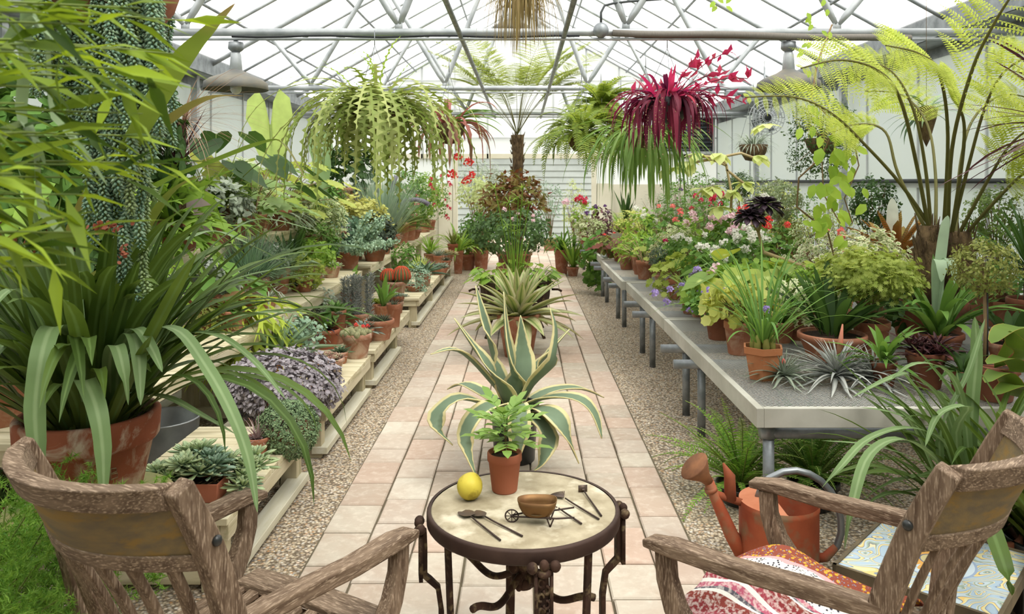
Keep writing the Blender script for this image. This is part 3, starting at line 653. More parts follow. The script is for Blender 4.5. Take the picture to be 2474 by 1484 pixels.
# ---------------------------------------------------------------- round iron table
TX, TY, TR, TZ = 0.003, 2.44, .302, .632
r = thing('round_side_table', 'round stone topped table on cast iron legs between the two chairs', 'table', (TX, TY, 0))
p = MB(); lathe(p, [(0, TZ-.03), (TR-.012, TZ-.03), (TR-.012, TZ-.004), (TR-.018, TZ+.001), (0, TZ+.001)], 64)
p.build('tabletop', mat('lichened_stone', 'b5a98f', '988c72', 14, .85, bump=.3, bscale=90, c3='d2c8b0', s3=9), r)
p = MB(); lathe(p, [(TR-.013, TZ-.04), (TR-.004, TZ-.042), (TR, TZ-.036), (TR, TZ-.006), (TR-.003, TZ+.001), (TR-.013, TZ+.001)], 64); p.build('rim_band', mat('brown_iron_band', '3a2a24', '4a3830', 10, .6, .3, bump=.2), r)
for k in range(4):
    a = math.radians(-80+90*k); ca, sa = math.cos(a), math.sin(a); q = lambda rr, z: (ca*rr, sa*rr, z)
    p = MB(); sweep(p, [q(TR+.008, TZ-.05), q(TR+.006, TZ-.1), q(TR+.006, TZ-.19), q(TR-.01, TZ-.205), q(TR-.035, TZ-.23), q(TR-.045, TZ-.30), q(TR-.045, .2), q(TR-.03, .08), q(TR+.02, .012)], [.03, .034, .034, .028, .026, .03, .03, .03, .03], .016, up=(ca, sa, 0))
    L_ = p.build('leg', IRON, r, False, .003)
    # pierced bracket with scrolls under the rim
    p = MB(); tx, ty = -sa, ca
    def pt(s, z, d=.0): return (ca*(TR+.012+d)+tx*s, sa*(TR+.012+d)+ty*s, z)
    for s0, s1, z0, z1 in ((-.026, -.017, -.19, -.05), (.017, .026, -.19, -.05), (-.026, .026, -.20, -.185), (-.026, .026, -.06, -.045)):
        p.add([pt(s0, TZ+z0), pt(s1, TZ+z0), pt(s1, TZ+z1), pt(s0, TZ+z1), pt(s0, TZ+z0, .012), pt(s1, TZ+z0, .012), pt(s1, TZ+z1, .012), pt(s0, TZ+z1, .012)], BOXQ)
    for j, (s, z) in enumerate(((-.008, -.08), (.008, -.1), (-.008, -.12), (.008, -.14), (-.006, -.16), (.01, -.175))):
        th = np.linspace(0, 1.6*PI, 9)+j*PI; tube(p, [pt(s+.009*math.cos(x), TZ+z+.011*math.sin(x), .006) for x in th], .0042, 6)
    for s in (-.032, .032): ell(p, pt(s, TZ-.036, .008), (.016, .016, .016), 10, 7); 
    ell(p, pt(0, TZ-.03, .012), (.014, .014, .016), 10, 7); ell(p, pt(0, TZ-.052, .01), (.02, .02, .012), 10, 7)
    p.build('scroll_bracket', IRON, L_)
for k in range(2):
    a = math.radians(-35+90*k); p = MB()
    tube(p, [(math.cos(a)*s, math.sin(a)*s, .40+.022*math.cos(abs(s)*PI/.25*2)) for s in np.linspace(-.256, .256, 41)], .011, 8); p.build('stretcher', IRON, r)
for x, y in ((-.235, -.16), (.20, -.19)):
    p = MB(); a_ = math.atan2(y, x); bar(p, (x*.86, y*.86, .0), (x*.95, y*.95, TZ-.04), .026, .012, up=(math.cos(a_), math.sin(a_), 0)); p.build('leg', IRON, r, False, .002)
p = MB(); FZ = .06; lathe(p, [(0, .31), (.03, .32), (.034, .345), (.022, .36), (.018, .375), (.03, .385), (.033, .40), (.02, .415), (.008, .43), (0, .432)], 16, (0, 0, FZ))
for j in range(9): a = j*.7; ell(p, (.028*math.cos(a), .028*math.sin(a), .33+FZ+.01*(j % 3)), (.012, .012, .014), 8, 6)
ell(p, (-.03, -.02, .39+FZ), (.018, .018, .02), 10, 8); p.build('cast_finial', IRON, r)

# things on the round table
tz = TZ+.001
p = MB(); c = on(1135, 1207, tz); ell(p, (0, 0, .042), (.041, .041, .042), 28, 18); 
v = p.v[0]; v *= (1+.02*np.sin(v[:, :1]*90)+.015*np.sin(v[:, 1:2]*120)); o = p.build('lemon', mat('ripe_yellow_peel', 'd9c84e', 'c9b440', 7, .5, bump=.4, bscale=25, c3='8a7a26', s3=14), None, loc=(c.x, c.y-.0, tz-.0005)); MATS['ripe_yellow_peel'].node_tree
tag(o, 'round yellow citrus fruit with brown specks lying on the round table', 'fruit')
def tool(name, lab, a, b, head):
    A = on(*a, tz+.004); B = on(*b, tz+.004); d = (B-A); L = d.length; r = thing(name, lab, 'miniature tool', (A.x, A.y, tz), math.atan2(d.y, d.x))
    p = MB(); tube(p, [(.0, 0, .009), (.035, 0, .007), (L, 0, .0045)], [.0022, .0026, .003], 8); p.build('handle', mat('dark_forged_iron', '3a302d', '52433c', 30, .6, .5), r)
    p = MB(); head(p); p.v = [q_*np.array([1.5, 1.35, 1], np.float32)-np.array([.01, 0, 0], np.float32) for q_ in p.v]; p.build('head', mat('dull_steel_head', '5a4f4a', '6f5b4b', 20, .5, .5), r); return r
def spade(p):
    V = []; Q = []; n = 7
    for i in range(n):
        t = i/(n-1); w = .0165*(.35+.75*math.sin(PI*(.2+.62*t)))*(1 if t < .9 else .75); 
        for s in (-1, 0, 1): V.append((.004-.036*t, w*s, .009-.006*t+.003*abs(s)))
    for i in range(n-1):
        for k in (0, 1): Q.append((i*3+k, i*3+k+1, i*3+k+4, i*3+k+3))
    p.add(V, Q)
def squared(p):
    V = []; Q = []
    for i, (x, w) in enumerate(((.006, .004), (-.002, .013), (-.012, .0165), (-.026, .0155), (-.034, .012))):
        for s in (-1, 0, 1): V.append((x, w*s, .009-.002*i+.0035*abs(s)))
    for i in range(4):
        for k in (0, 1): Q.append((i*3+k, i*3+k+1, i*3+k+4, i*3+k+3))
    p.add(V, Q)
def rakehead(p):
    for i in range(13):
        a = (i-6)*.095; tube(p, [(.0, 0, .008), (-.028*math.cos(a), .04*math.sin(a), .010), (-.034*math.cos(a), .046*math.sin(a), .003)], .0011, 5)
    tube(p, [(-.014*math.cos((i-6)*.095), .022*math.sin((i-6)*.095), .0095) for i in range(13)], .0016, 5)
def hoehead(p): box(p, -.004, -.0015, -.011, .011, 0, .022); box(p, -.004, .004, -.004, .004, .008, .012)
tool('miniature_rake', 'small rusty fan headed rake at the left, beside the yellow fruit', (1138, 1252), (1209, 1306), spade)
tool('miniature_shovel', 'small dark shovel lying second from the left on the round table', (1172, 1252), (1262, 1296), squared)
tool('miniature_leaf_rake', 'small toothed rake lying behind the toy wheelbarrow', (1366, 1208), (1447, 1255), rakehead)
tool('miniature_hoe', 'small square bladed hoe at the right edge of the round table', (1411, 1190), (1453, 1247), hoehead)
tool('miniature_fork', 'small thin rod handled tool poking out beside the barrow handles', (1350, 1232), (1405, 1266), lambda p: tube(p, [(-.02, 0, .006), (0, 0, .008)], .0018, 6))
c = on(1300, 1275, tz); r = thing('toy_wheelbarrow', 'miniature bronze coloured wheelbarrow with a spoked wheel on the round table', 'toy wheelbarrow', (c.x-.002, c.y+.03, tz), -.06); r.scale = (1.15,)*3
BR = mat('aged_bronze', '6e4d30', '8a6a42', 10, .45, .6, bump=.1)
p = MB(); n = 28; V = []; Q = []; 
for zi, (z, s) in enumerate(((.022, .62), (.028, .74), (.045, .92), (.062, 1.0), (.062, .965), (.045, .88), (.03, .70), (.026, .6))):
    for k in range(n):
        a = 2*PI*k/n; e = lambda x, q: math.copysign(abs(x)**q, x)
        V.append((.052*s*e(math.cos(a), .7), .033*s*e(math.sin(a), .7)*(1+.15*math.cos(a)), z))
for i in range(7):
    for k in range(n): k2 = (k+1) % n; Q.append((i*n+k, i*n+k2, (i+1)*n+k2, (i+1)*n+k))
p.add(V, Q); V = [(0, 0, .022)]+[V[k] for k in range(n)]; p.add(V, None, [(0, 1+(k+1) % n, 1+k) for k in range(n)]); p.build('tray', BR, r)
p = MB(); lathe(p, [(0, .03), (.03, .031)], 16); p.build('silt', mat('dry_silt', '7a6b4d', '5f5239', 60, .9), r)
p = MB()
for sy_ in (-1, 1):
    tube(p, [(-.066, sy_*.004, .017), (-.03, sy_*.014, .021), (.05, sy_*.026, .024), (.096, sy_*.031, .03)], .0024, 8)
    tube(p, [(.025, sy_*.02, .023), (.034, sy_*.022, .0)], .002, 6); tube(p, [(.043, sy_*.024, .023), (.034, sy_*.022, .0)], .002, 6)
p.build('frame', mat('dark_forged_iron', ''), r)
p = MB(); tube(p, [(-.066+.017*math.cos(a), 0, .017+.016*math.sin(a)) for a in np.linspace(0, 2*PI, 21)], .002, 6)
for k in range(8): a = k*PI/4; tube(p, [(-.066, 0, .0165), (-.066+.016*math.cos(a), 0, .0165+.015*math.sin(a))], .0011, 5)
ell(p, (-.066, 0, .0165), (.004, .006, .004), 8, 6); p.build('wheel', MATS['dark_forged_iron'], r)

# ---------------------------------------------------------------- watering can
WC = at(1881, 1300, 3.3); WC.z = 0
r = thing('watering_can', 'large rusty orange metal watering can on the gravel beside the right armchair', 'watering can', (WC.x, WC.y, 0), 0)
CAN = mat('flaking_orange_paint', 'b05c3c', '96482f', 5, .7, .1, bump=.15, c3='8d7257', s3=7); CAN2 = mat('faded_orange_top', 'c78463', 'b06b4b', 6, .75, bump=.1)
p = MB(); Hh = .30; lathe(p, [(0, .0), (.16, 0), (.165, .006), (.163, .05), (.163, Hh-.03), (.166, Hh-.022), (.166, Hh-.012), (.163, Hh)], 40); lathe(p, [(.16, Hh-.002), (.157, Hh-.03), (.157, .02), (0, .02)], 40); p.build('body', CAN, r)
p = MB(); n = 20; V = [(-.163*math.cos(a), .163*math.sin(a), Hh) for a in np.linspace(-1.5, 1.5, n)]; V += [(-.015-.02*math.cos(a), .163*.96*math.sin(a), Hh+.028*math.cos(a)) for a in np.linspace(-1.5, 1.5, n)]
p.add(V, [(i, i+1, n+i+1, n+i) for i in range(n-1)]); p.build('hood', CAN2, r)
p = MB(); tube(p, [(-.14, 0, .05), (-.20, 0, .15), (-.262, 0, .29), (-.30, 0, .385)], [.036, .03, .024, .021], 16); tube(p, [(-.285, 0, .335), (-.29, 0, .35)], .027, 16); p.build('spout', CAN, r)
p = MB(); tube(p, [(-.27, 0, .325), (-.15, 0, .285)], .016, 12); tube(p, [(-.205, 0, .30), (-.208, 0, .40), (-.235, 0, .455)], [.026, .024, .004], 14); p.build('brace', mat('rusted_orange', '9c5030', '7d4630', 9, .75), r)
p = MB(); d = Vector((-.6, -.12, .66)).normalized(); b0 = Vector((-.295, 0, .375)); tube(p, [b0, b0+d*.03, b0+d*.10, b0+d*.104], [.021, .026, .07, .066], 24); p.build('rose', mat('rust_rose', '8f6141', '6f4a34', 14, .7, .2, bump=.2), r)
p = MB(); tube(p, [(-.09, 0, .30), (-.075, 0, .345), (-.04, 0, .39), (.02, 0, .418), (.075, 0, .424), (.13, 0, .41), (.18, 0, .38), (.222, 0, .335), (.25, 0, .28), (.264, 0, .22), (.266, 0, .16), (.25, 0, .105), (.225, 0, .075)], .015, 12); p.build('handle', mat('zinc_handle', '9a9ea1', '858a8d', 7, .4, .7), r)
p = MB(); tube(p, [(.155, 0, .05), (.2, 0, .055), (.245, 0, .10)], [.018, .02, .015], 12); p.build('handle_foot', CAN, r)

# ---------------------------------------------------------------- painted tile table at the right
A = on(2011, 1366, .36); r = thing('tile_top_table', 'low table with a painted tile top of blue and yellow scrolls around a sun', 'table', (A.x, A.y, 0), math.atan2(.40, .37))
def tiles():
    t = NT('painted_tiles'); v = t.coord(); sp = t.new('ShaderNodeSeparateXYZ'); t.link(v, sp.inputs[0]); s = t.math
    x = s('SUBTRACT', sp.outputs[0], .27); y = s('ADD', sp.outputs[1], .24); rr = s('SQRT', s('ADD', s('MULTIPLY', x, x), s('MULTIPLY', y, y))); an = s('ARCTAN2', y, x)
    n1 = t.noise(v, 4.5, 1.5, .5, 1.6); w = s('FRACT', s('MULTIPLY', n1, 8.0))
    c = t.ramp(w, [(0, H('a9bccb')), (.3, H('a2b4c8')), (.38, H('6e7f9c')), (.42, H('d9cf9f')), (.55, H('e0bf7a')), (.62, H('7d8a94')), (.66, H('b9c7cf')), (.82, H('9fb0a0')), (.9, H('8a8f8c')), (.94, H('dcd2ae'))], 'CONSTANT')
    ray = s('LESS_THAN', rr, s('ADD', .062, s('MULTIPLY', s('ABSOLUTE', s('SINE', s('MULTIPLY', an, 8.0))), .04)))
    c = t.mix(s('LESS_THAN', rr, .13), c, H('98a9c2')); c = t.mix(s('LESS_THAN', rr, .122), c, H('c3d0d8')); c = t.mix(ray, c, H('e0a95c'))
    c = t.mix(s('LESS_THAN', rr, .045), c, H('6a6f86')); c = t.mix(s('LESS_THAN', rr, .04), c, H('c9bd8f'))
    for cc, pd, o in ((sp.outputs[0], .18, 0), (sp.outputs[1], .16, 0)):
        c = t.mix(s('LESS_THAN', s('PINGPONG', s('ADD', cc, .0), pd/2), .0012), c, H('8f8c80'))
    t.bsdf(c, .25, 0, .5, w, .08, .002); return t.m
p = MB(); box(p, .012, .53, -.478, -.012, .345, .36); p.build('tiled_top', tiles(), r, False)
p = MB(); [bar(p, a, b, .012, .04) for a, b in (((0, -.006, .345), (.54, -.006, .345)), ((0, -.484, .345), (.54, -.484, .345)), ((.006, -.49, .345), (.006, 0, .345)), ((.536, -.49, .345), (.536, 0, .345)))]
p.build('frame', mat('aged_frame', '6d6049', '4e4536', 8, .7), r, False)
for x, y in ((.02, -.02), (.52, -.02), (.02, -.47), (.52, -.47)): p = MB(); box(p, x-.012, x+.012, y-.012, y+.012, 0, .33); p.build('leg', BLACK, r, False)

# ---------------------------------------------------------------- ceiling lamps
def barn_lamp(lab, loc, tubes=True):
    r = thing('barn_lamp', lab, 'lamp', loc)
    p = MB(); lathe(p, [(.045, -.24), (.06, -.25), (.10, -.275), (.2, -.315), (.243, -.345), (.25, -.40), (.247, -.402), (.235, -.35), (.10, -.30), (.04, -.26)], 36); p.build('lamp_shade', mat('dusty_shade', '6a6c6b', '857f70', 5, .65, .3, bump=.1), r)
    p = MB(); lathe(p, [(0, -.10), (.032, -.102), (.04, -.12), (.05, -.245), (.046, -.25), (0, -.25)], 20); p.build('socket_neck', GALV, r)
    p = MB(); lathe(p, [(0, -.02), (.058, -.022), (.06, -.075), (.045, -.09), (.03, -.1), (0, -.1)], 20); tube(p, [(0, 0, .0), (0, 0, -.03)], .02, 10); p.build('junction_box', GALV2, r)
    p = MB(); ell(p, (0, 0, -.385), (.045, .045, .055), 16, 10); p.build('bulb', mat('glass_bulb', 'dfe3e2', rough=.15, spec=.6), r)
    return r
barn_lamp('grey metal barn lamp hanging at the upper left', at(570, 108, 6.22)+Vector((0, 0, .04))); barn_lamp('grey metal barn lamp hanging at the upper right, behind the fern', at(1905, 110, 6.22)+Vector((0, 0, .05)))
barn_lamp('farther barn lamp, half hidden behind the dry hanging strands', at(1236, 20, 9.92)+Vector((0, 0, .1)))
r = thing('junction_sphere', 'round grey electrical box clamped on the front roof tube', 'electrical box', at(1452, 73, 6.17))
p = MB(); ell(p, (0, 0, 0), (.062, .055, .062), 20, 14); p.build('box', GALV2, r); p = MB(); tube(p, [(0, 0, .06), (0, 0, .14), (.03, .02, .2), (.1, .03, .22), (.22, .03, .235), (.5, .05, .26)], .01, 8); p.build('cable', mat('grey_cable', '4b4f50'), r)
m = MB(); tube(m, [at(560+i*60, 88+2*math.sin(i*1.3), 6.16) for i in range(15)], .009, 6); tag(m.build('black_cable', mat('cable_black', '25272a'), None), 'thin black cable strung along the front roof tube', 'cable')
m = MB(); tube(m, [at(1480+i*60, 80+i*1.1+1.5*math.sin(i), 6.17) for i in range(13)], .028, 8); tag(m.build('corrugated_hose', mat('brown_grey_hose', '6f695f', '85807a', 20, .7, stretch=(30, 1, 1), bump=.4), None), 'ribbed brown grey conduit clipped along the right of the front roof tube', 'conduit')
# fan on the right
r = thing('circulation_fan', 'round caged fan hanging at the right near the side wall', 'fan', at(1850, 285, 11.5))
p = MB()
for k in range(5): rad = .26-.045*k; tube(p, [(rad*math.cos(a), -.06-.01*k, rad*math.sin(a)) for a in np.linspace(0, 2*PI, 25)], .006, 5)
for k in range(20): a = k*PI/10; tube(p, [(.05*math.cos(a), -.1, .05*math.sin(a)), (.26*math.cos(a), -.06, .26*math.sin(a)), (.26*math.cos(a), .06, .26*math.sin(a))], .004, 4, False)
p.build('cage', GALV, r)
for k in range(4): p = MB(); a = k*PI/2+.4; p.add([(.03*math.cos(a), -.02, .03*math.sin(a)), (.23*math.cos(a-.25), -.03, .23*math.sin(a-.25)), (.23*math.cos(a+.3), .03, .23*math.sin(a+.3)), (.03*math.cos(a+.8), .02, .03*math.sin(a+.8))], [(0, 1, 2, 3)]); p.build('blade', GALV2, r)
p = MB(); tube(p, [(0, -.05, 0), (0, .16, 0)], .07, 16); p.build('motor', BLACK, r); p = MB(); tube(p, [(0, .05, .05), (0, .05, .85)], .015, 8); p.build('hanger_rod', GALV2, r)
r = thing('control_box', 'small grey control box hung under the second roof tube at the right', 'electrical box', at(1765, 222, 9.92)); p = MB(); box(p, -.075, .075, -.05, .05, -.06, .02); box(p, -.02, .02, -.02, .02, .02, .05); p.build('housing', GALV2, r, False, .01); p = MB(); box(p, -.06, .05, -.052, .045, -.12, -.061); p.build('lens', mat('clear_cover', 'd8dcdc', rough=.2), r, False, .01)
# galvanised tub under the left steps, dark tray under the right bench
c = at(412, 1000, 4.3); r = thing('metal_tub', 'grey galvanised tub on the gravel behind the nearest low bench', 'tub', (-2.0, 4.3, 0))
p = MB(); lathe(p, [(0, 0), (.17, 0), (.175, .01), (.2, .34), (.207, .345), (.2, .35), (.19, .34), (.165, .02), (0, .02)], 28); p.build('body', GALV, r)
p = MB(); [tube(p, [(s*.2, -.05, .27), (s*.235, -.04, .24), (s*.235, .04, .24), (s*.2, .05, .27)], .006, 6) for s in (-1, 1)]; p.build('handles', GALV2, r)
# ---------------------------------------------------------------- leaf materials
G_DARK = leaf('leaf_dark', '2f4f22', '3f6429'); G_MID = leaf('leaf_mid', '4d7d33', '6a9740'); G_BRIGHT = leaf('leaf_bright', '6f9f3a', '93b94b', trans=.38)
G_LIME = leaf('leaf_lime', '8ea846', 'b0c264', trans=.42); G_YEL = leaf('leaf_yellow_green', 'a8b858', 'c6d07a', trans=.45); G_OLIVE = leaf('leaf_olive', '6b7a38', '8a9248')
G_BLUE = leaf('leaf_blue_green', '7b9a80', '9bb59c', rough=.6, trans=.12); G_GREY = leaf('leaf_grey_green', '8c9c86', 'aab6a2', rough=.7, trans=.15); G_SILVER = leaf('leaf_silver', 'a4a9a4', 'c4c7c0', rough=.7, trans=.15)
G_PURP = leaf('leaf_purple_grey', '8c848a', 'a8a2a6', base='7a6a68', rough=.7, trans=.12); G_BURG = leaf('leaf_burgundy', '4a2a2c', '6b4340', rough=.35, trans=.2); G_BLACK = leaf('leaf_near_black', '2b1f26', '4a3a44', rough=.3, trans=.1)
G_RED = leaf('leaf_crimson', '922a38', '5c1f30', trans=.35, base='5e3040'); G_PINKG = leaf('leaf_pink_green', '7d6a4c', 'a56a58', trans=.3); G_COP = leaf('leaf_copper', '7a3524', '5c6b52', trans=.3)
G_STRAP = leaf('leaf_strap', '36521a', '506c26', base='566424', trans=.28, mid='557337'); G_STRAP2 = leaf('leaf_strap_pale', '7d9a6a', '93ab7e', trans=.2); G_AG = leaf('agave_striped', '6b8266', '80967a', margin='e3dc9f', mw=.70, trans=.12, rough=.55)
G_FUR = leaf('furcraea_striped', 'b4c27c', 'c6d094', margin='e4e3ae', mw=.55, mid='7f9a54', trans=.25); G_VAR = leaf('leaf_variegated', '7c9a5c', '98b070', margin='dfe3bd', mw=.6, trans=.3); G_TF = leaf('tree_fern_leaf', 'a0b844', 'bfd05c', trans=.5, rough=.55)
G_FERN = leaf('fern_leaf', '6f8f35', '94a945', trans=.4); G_STAG = leaf('antler_fern', '73963c', '8fae5e', trans=.35, tip='7d9a4e'); G_FISH = leaf('fishbone_stem', '6f8a32', 'aab870', trans=.25); G_ASP = leaf('asparagus_leaf', '4f8a2c', '8cbc4a', trans=.4)
G_BEAD = leaf('burro_leaf', '6f9480', '97b490', tip='b9ccab', trans=.1); G_MOSS = leaf('dry_moss', '8d7c4a', 'a69a5c', trans=.2); G_DRY = leaf('dry_leaf', '9c7f5e', 'b8a284', trans=.2); G_BROM = leaf('banded_bromeliad', 'b4b050', 'c4803e', base='b0493c', tip='c9a85a', trans=.35, bands='8c8a3c')
G_ECH = leaf('echeveria_leaf', 'a4c298', 'bdd296', tip='c9d6a6', base='7fa07c', trans=.12); G_CROT = leaf('croton_leaf', '70752f', '7c4a2c', trans=.3); G_SPI = leaf('spike_leaf', '4c5c42', '6a7458', tip='8c7a70', trans=.08); G_PSP = leaf('pink_spike_leaf', '8f7c78', 'b09a92', tip='a06a60', trans=.1)
STEM = mat('green_stem', '7f8f45', '66793a', 8, .6); BROWN = mat('brown_stem', '6f5b40', '87704f', 10, .8, bump=.3); PALEST = mat('pale_bark', 'a08c66', 'b8a67f', 9, .8, bump=.3); BARK = mat('fibrous_bark', '4e3d2c', '7a6548', 26, .95, stretch=(1, 1, .4), bump=1, bscale=70, bdist=.02)
def petal(name, c1, c2): return leaf('petal_'+name, c1, c2, trans=.3, rough=.6)
FC = dict(white=petal('white', 'f2efe8', 'e4e6d8'), pink=petal('pink', 'ecc3cc', 'f2dadb'), red=petal('red', 'c8202c', 'dc3a34'), salmon=petal('salmon', 'e5836c', 'ee9f85'), orange=petal('orange', 'e2583a', 'ea7a4c'), mauve=petal('mauve', 'a78bc9', 'bda6d8'), magenta=petal('magenta', 'd42c62', 'c22a50'), purple=petal('purple', '6a3f7c', '80508c'))
SH['bead'] = ([(0, 0, 0), (.45, .24, 0), (.45, 0, .24), (.45, -.24, 0), (.45, 0, -.24), (1, 0, 0)], [], [(0, 2, 1), (0, 3, 2), (0, 4, 3), (0, 1, 4), (5, 1, 2), (5, 2, 3), (5, 3, 4), (5, 4, 1)], [.5]*6)
SEED = [10]
def RS(): SEED[0] += 1; return np.random.RandomState(SEED[0])

def pot(root, r, h, m=None, rim=True, soil=.88, low=.68):
    p = MB(); rh = min(h*.22, .05) if rim else .004
    lathe(p, [(0, 0), (r*low, 0), (r*low+.003, .004), (r*.93, h-rh), (r, h-rh+.002), (r*1.0, h-.004), (r*.985, h), (r*.90, h), (r*.88, h-.02), (r*.86, h*soil)], 26)
    o = p.build('pot', m or TERRA, root); p = MB(); lathe(p, [(0, h*soil), (r*.88, h*soil)], 18); p.build('soil', SOIL, root)
    return h*soil
def mk(name, label, cat, loc, rz=0, group=None): return thing(name, label, cat, loc, rz, group)
def part(r, name, m, fn, *a, **k):
    p = MB(); fn(p, *a, **k); return p.build(name, m, r)
def spot(px, py, z, wpx):       # a round pot whose front foot shows at (px, py) on a surface of height z
    c = on(px, py, z); rr = wpx/2*c.y/F; return Vector((px and (px-CX)/F*(c.y+rr*.6), c.y+rr*.6, z)), rr
HEADS = {}
def head_mesh(color, kind='umbel'):
    if (color, kind) not in HEADS:
        rng = RS(); p = MB(); n = 34 if kind == 'umbel' else 7; D = unit(rng.randn(n, 3)*np.array([1, 1, .7])+np.array([0, 0, .55])); R = .026 if kind == 'umbel' else .012
        scatter(p, rng, D*R, unit(rng.randn(n, 3)), D, (.016, .022), 'petal')
        o = p.build('flower_head', FC[color]); HEADS[(color, kind)] = o.data; bpy.data.objects.remove(o)
    return HEADS[(color, kind)]
def flowers(root, rng, pts, color, s=1.0, kind='umbel'):
    for q in pts:
        o = bpy.data.objects.new('flower_head', head_mesh(color, kind)); COL.objects.link(o); o.parent = root
        o.location = q; o.scale = (s*rng.uniform(.85, 1.2),)*3; o.rotation_euler = (rng.uniform(-.4, .4), rng.uniform(-.4, .4), rng.rand()*6)
def bushy(label, px, ytop, Y, wpx, m=None, shape='oval', size=.03, zb=.6, k=70, mm=7, fl=None, nf=0, pm=None, pr=None, ph=None, name='leafy_plant', cat='potted plant', low=.12, up=.5, aspect=1.0, spread=None, sq=1.0, fs=1.0, fkind='umbel', flat=.35, tw=BROWN, shell=.4, group=None, bell=None):
    """a leafy plant in its pot: ytop is the pixel row of its crown top, wpx its width in pixels, Y its distance"""
    rng = RS(); rx = wpx/2*Y/F; zt = CZ-(ytop-CY)*Y/F-zb
    X = (px-CX)*Y/F; r = mk(name, label, cat, (X, Y, zb), group=group)
    pr = pr or min(.13, max(.05, rx*.5)); ph = ph or pr*1.6; s0 = pot(r, pr, ph, pm or TERRA)
    zt = max(zt, s0+.08); lo = s0-low*(zt-s0) if low > 0 else s0+abs(low)*(zt-s0); rz = (zt-lo)/2; c = (0, 0, (zt+lo)/2)
    f, t = MB(), MB(); spread = spread or size*.8
    Pc = bush(f, rng, k, mm, c, (rx, rx*sq, rz), (size*.75, size*1.2), shape, up, spread, shell, aspect, t, .004, (0, 0, s0-.01), flat)
    f.build('foliage', m or G_MID, r); t.build('stems', tw, r)
    if fl:
        idx = np.argsort(-(Pc[:, 2]-.5*Pc[:, 1]+.15*rng.randn(len(Pc))*rz))[:nf]
        flowers(r, rng, [Pc[i]+np.array([0, -.01, size*.9+.02]) for i in idx], fl, fs, fkind)
    return r
def stemmed(label, px, ybase, zb, wpx, build, pm=None, ph=None, name='potted_plant', cat='potted plant', rim=True, low=.68, rz=0):
    """pot at a measured foot position + custom parts from build(root, rng, soil height, pot radius)"""
    loc, rr = spot(px, ybase, zb, wpx); r = mk(name, label, cat, loc, rz); h = ph*loc.y/F if ph else rr*1.7
    s0 = pot(r, rr, h, pm or TERRA, rim, low=low); build(r, RS(), s0, rr); return r
def rosf(n, L, w, m, thick=.3, **k):
    return lambda r, rng, s, pr: part(r, 'leaves', m, lambda p: rosette(p, rng, n, L, w, (0, 0, s), thick=thick, **k))
def clump(k_, n, L, w, m, spread, thick=.3, **k):      # several small rosettes together
    def b(r, rng, s, pr):
        for j in range(k_):
            a = j*2.4; q = spread*math.sqrt(j/max(k_, 1)); part(r, 'rosette', m, lambda p: rosette(p, rng, n, L*rng.uniform(.7, 1.15), w, (q*math.cos(a), q*math.sin(a), s+.006+.02*(1-q/max(spread, .01))), thick=thick, **k))
    return b
def straps(n, L, w, m, el=(.7, 1.5), bend=(.6, 1.8), prof='strap', **k):
    return lambda r, rng, s, pr: part(r, 'leaves', m, lambda p: blades(p, rng, n, L, w, el, bend, r0=(0, pr*.35), z0=s, prof=prof, **k))
def bigleaf(n, L, size, m, shape='heart', el=(.7, 1.45), bend=(.3, .9), aspect=1.0, droop=.5, stalk=None, sr=.004):
    def b(r, rng, s, pr):
        f, t = MB(), MB()
        for i in range(n):
            az = i*2.4+rng.uniform(-.3, .3); ln = rng.uniform(*L); pa = arc((.3*pr*math.cos(az), .3*pr*math.sin(az), s), az, rng.uniform(*el), ln, rng.uniform(*bend), 7); tube(t, pa, [sr]*7+[sr*.6], 5, False)
            d = np.array([[math.cos(az), math.sin(az), -droop]]); scatter(f, rng, np.array([tuple(pa[-1])]), d, np.array([[.3*math.cos(az), .3*math.sin(az), 1.]]), size, shape, aspect)
        f.build('leaves', m, r); t.build('stalks', stalk or STEM, r)
    return b
def ribbon(mb, pts, w, prof='strap', up=(0, 0, 1), ch=.2, n=14, b=.5):
    pts = np.array([tuple(p) for p in pts], float); m = len(pts); tt = np.linspace(0, m-1, n+1); out = []
    for u in tt:
        i = min(int(u), m-2); f = u-i; p0 = pts[max(i-1, 0)]; p1 = pts[i]; p2 = pts[i+1]; p3 = pts[min(i+2, m-1)]
        out.append(.5*((2*p1)+(-p0+p2)*f+(2*p0-5*p1+4*p2-p3)*f*f+(-p0+3*p1-3*p2+p3)*f**3))
    P = np.array(out); T = unit(np.gradient(P, axis=0)); S = np.cross(T, np.array(up, float)); bad = np.linalg.norm(S, axis=1) < .15; S = unit(S)
    for i in range(1, n+1):
        if bad[i] or np.dot(S[i], S[i-1]) < 0: S[i] = S[i-1]
    N = np.cross(S, T); t = np.linspace(0, 1, n+1); W = (w/2*PROF[prof](t))[:, None]
    V = np.stack([P-S*W+N*W*ch, P, P+S*W+N*W*ch], 1); C = np.stack([np.tile([1, 0, 1.], (n+1, 1)), np.repeat(t[:, None], 3, 1), np.full((n+1, 3), b)], -1)
    base = np.arange(n)[:, None]*3; ks = np.arange(2)[None]
    mb.add(V.reshape(-1, 3), np.stack([base+ks, base+ks+1, base+ks+4, base+ks+3], -1).reshape(-1, 4), c=C.reshape(-1, 3))
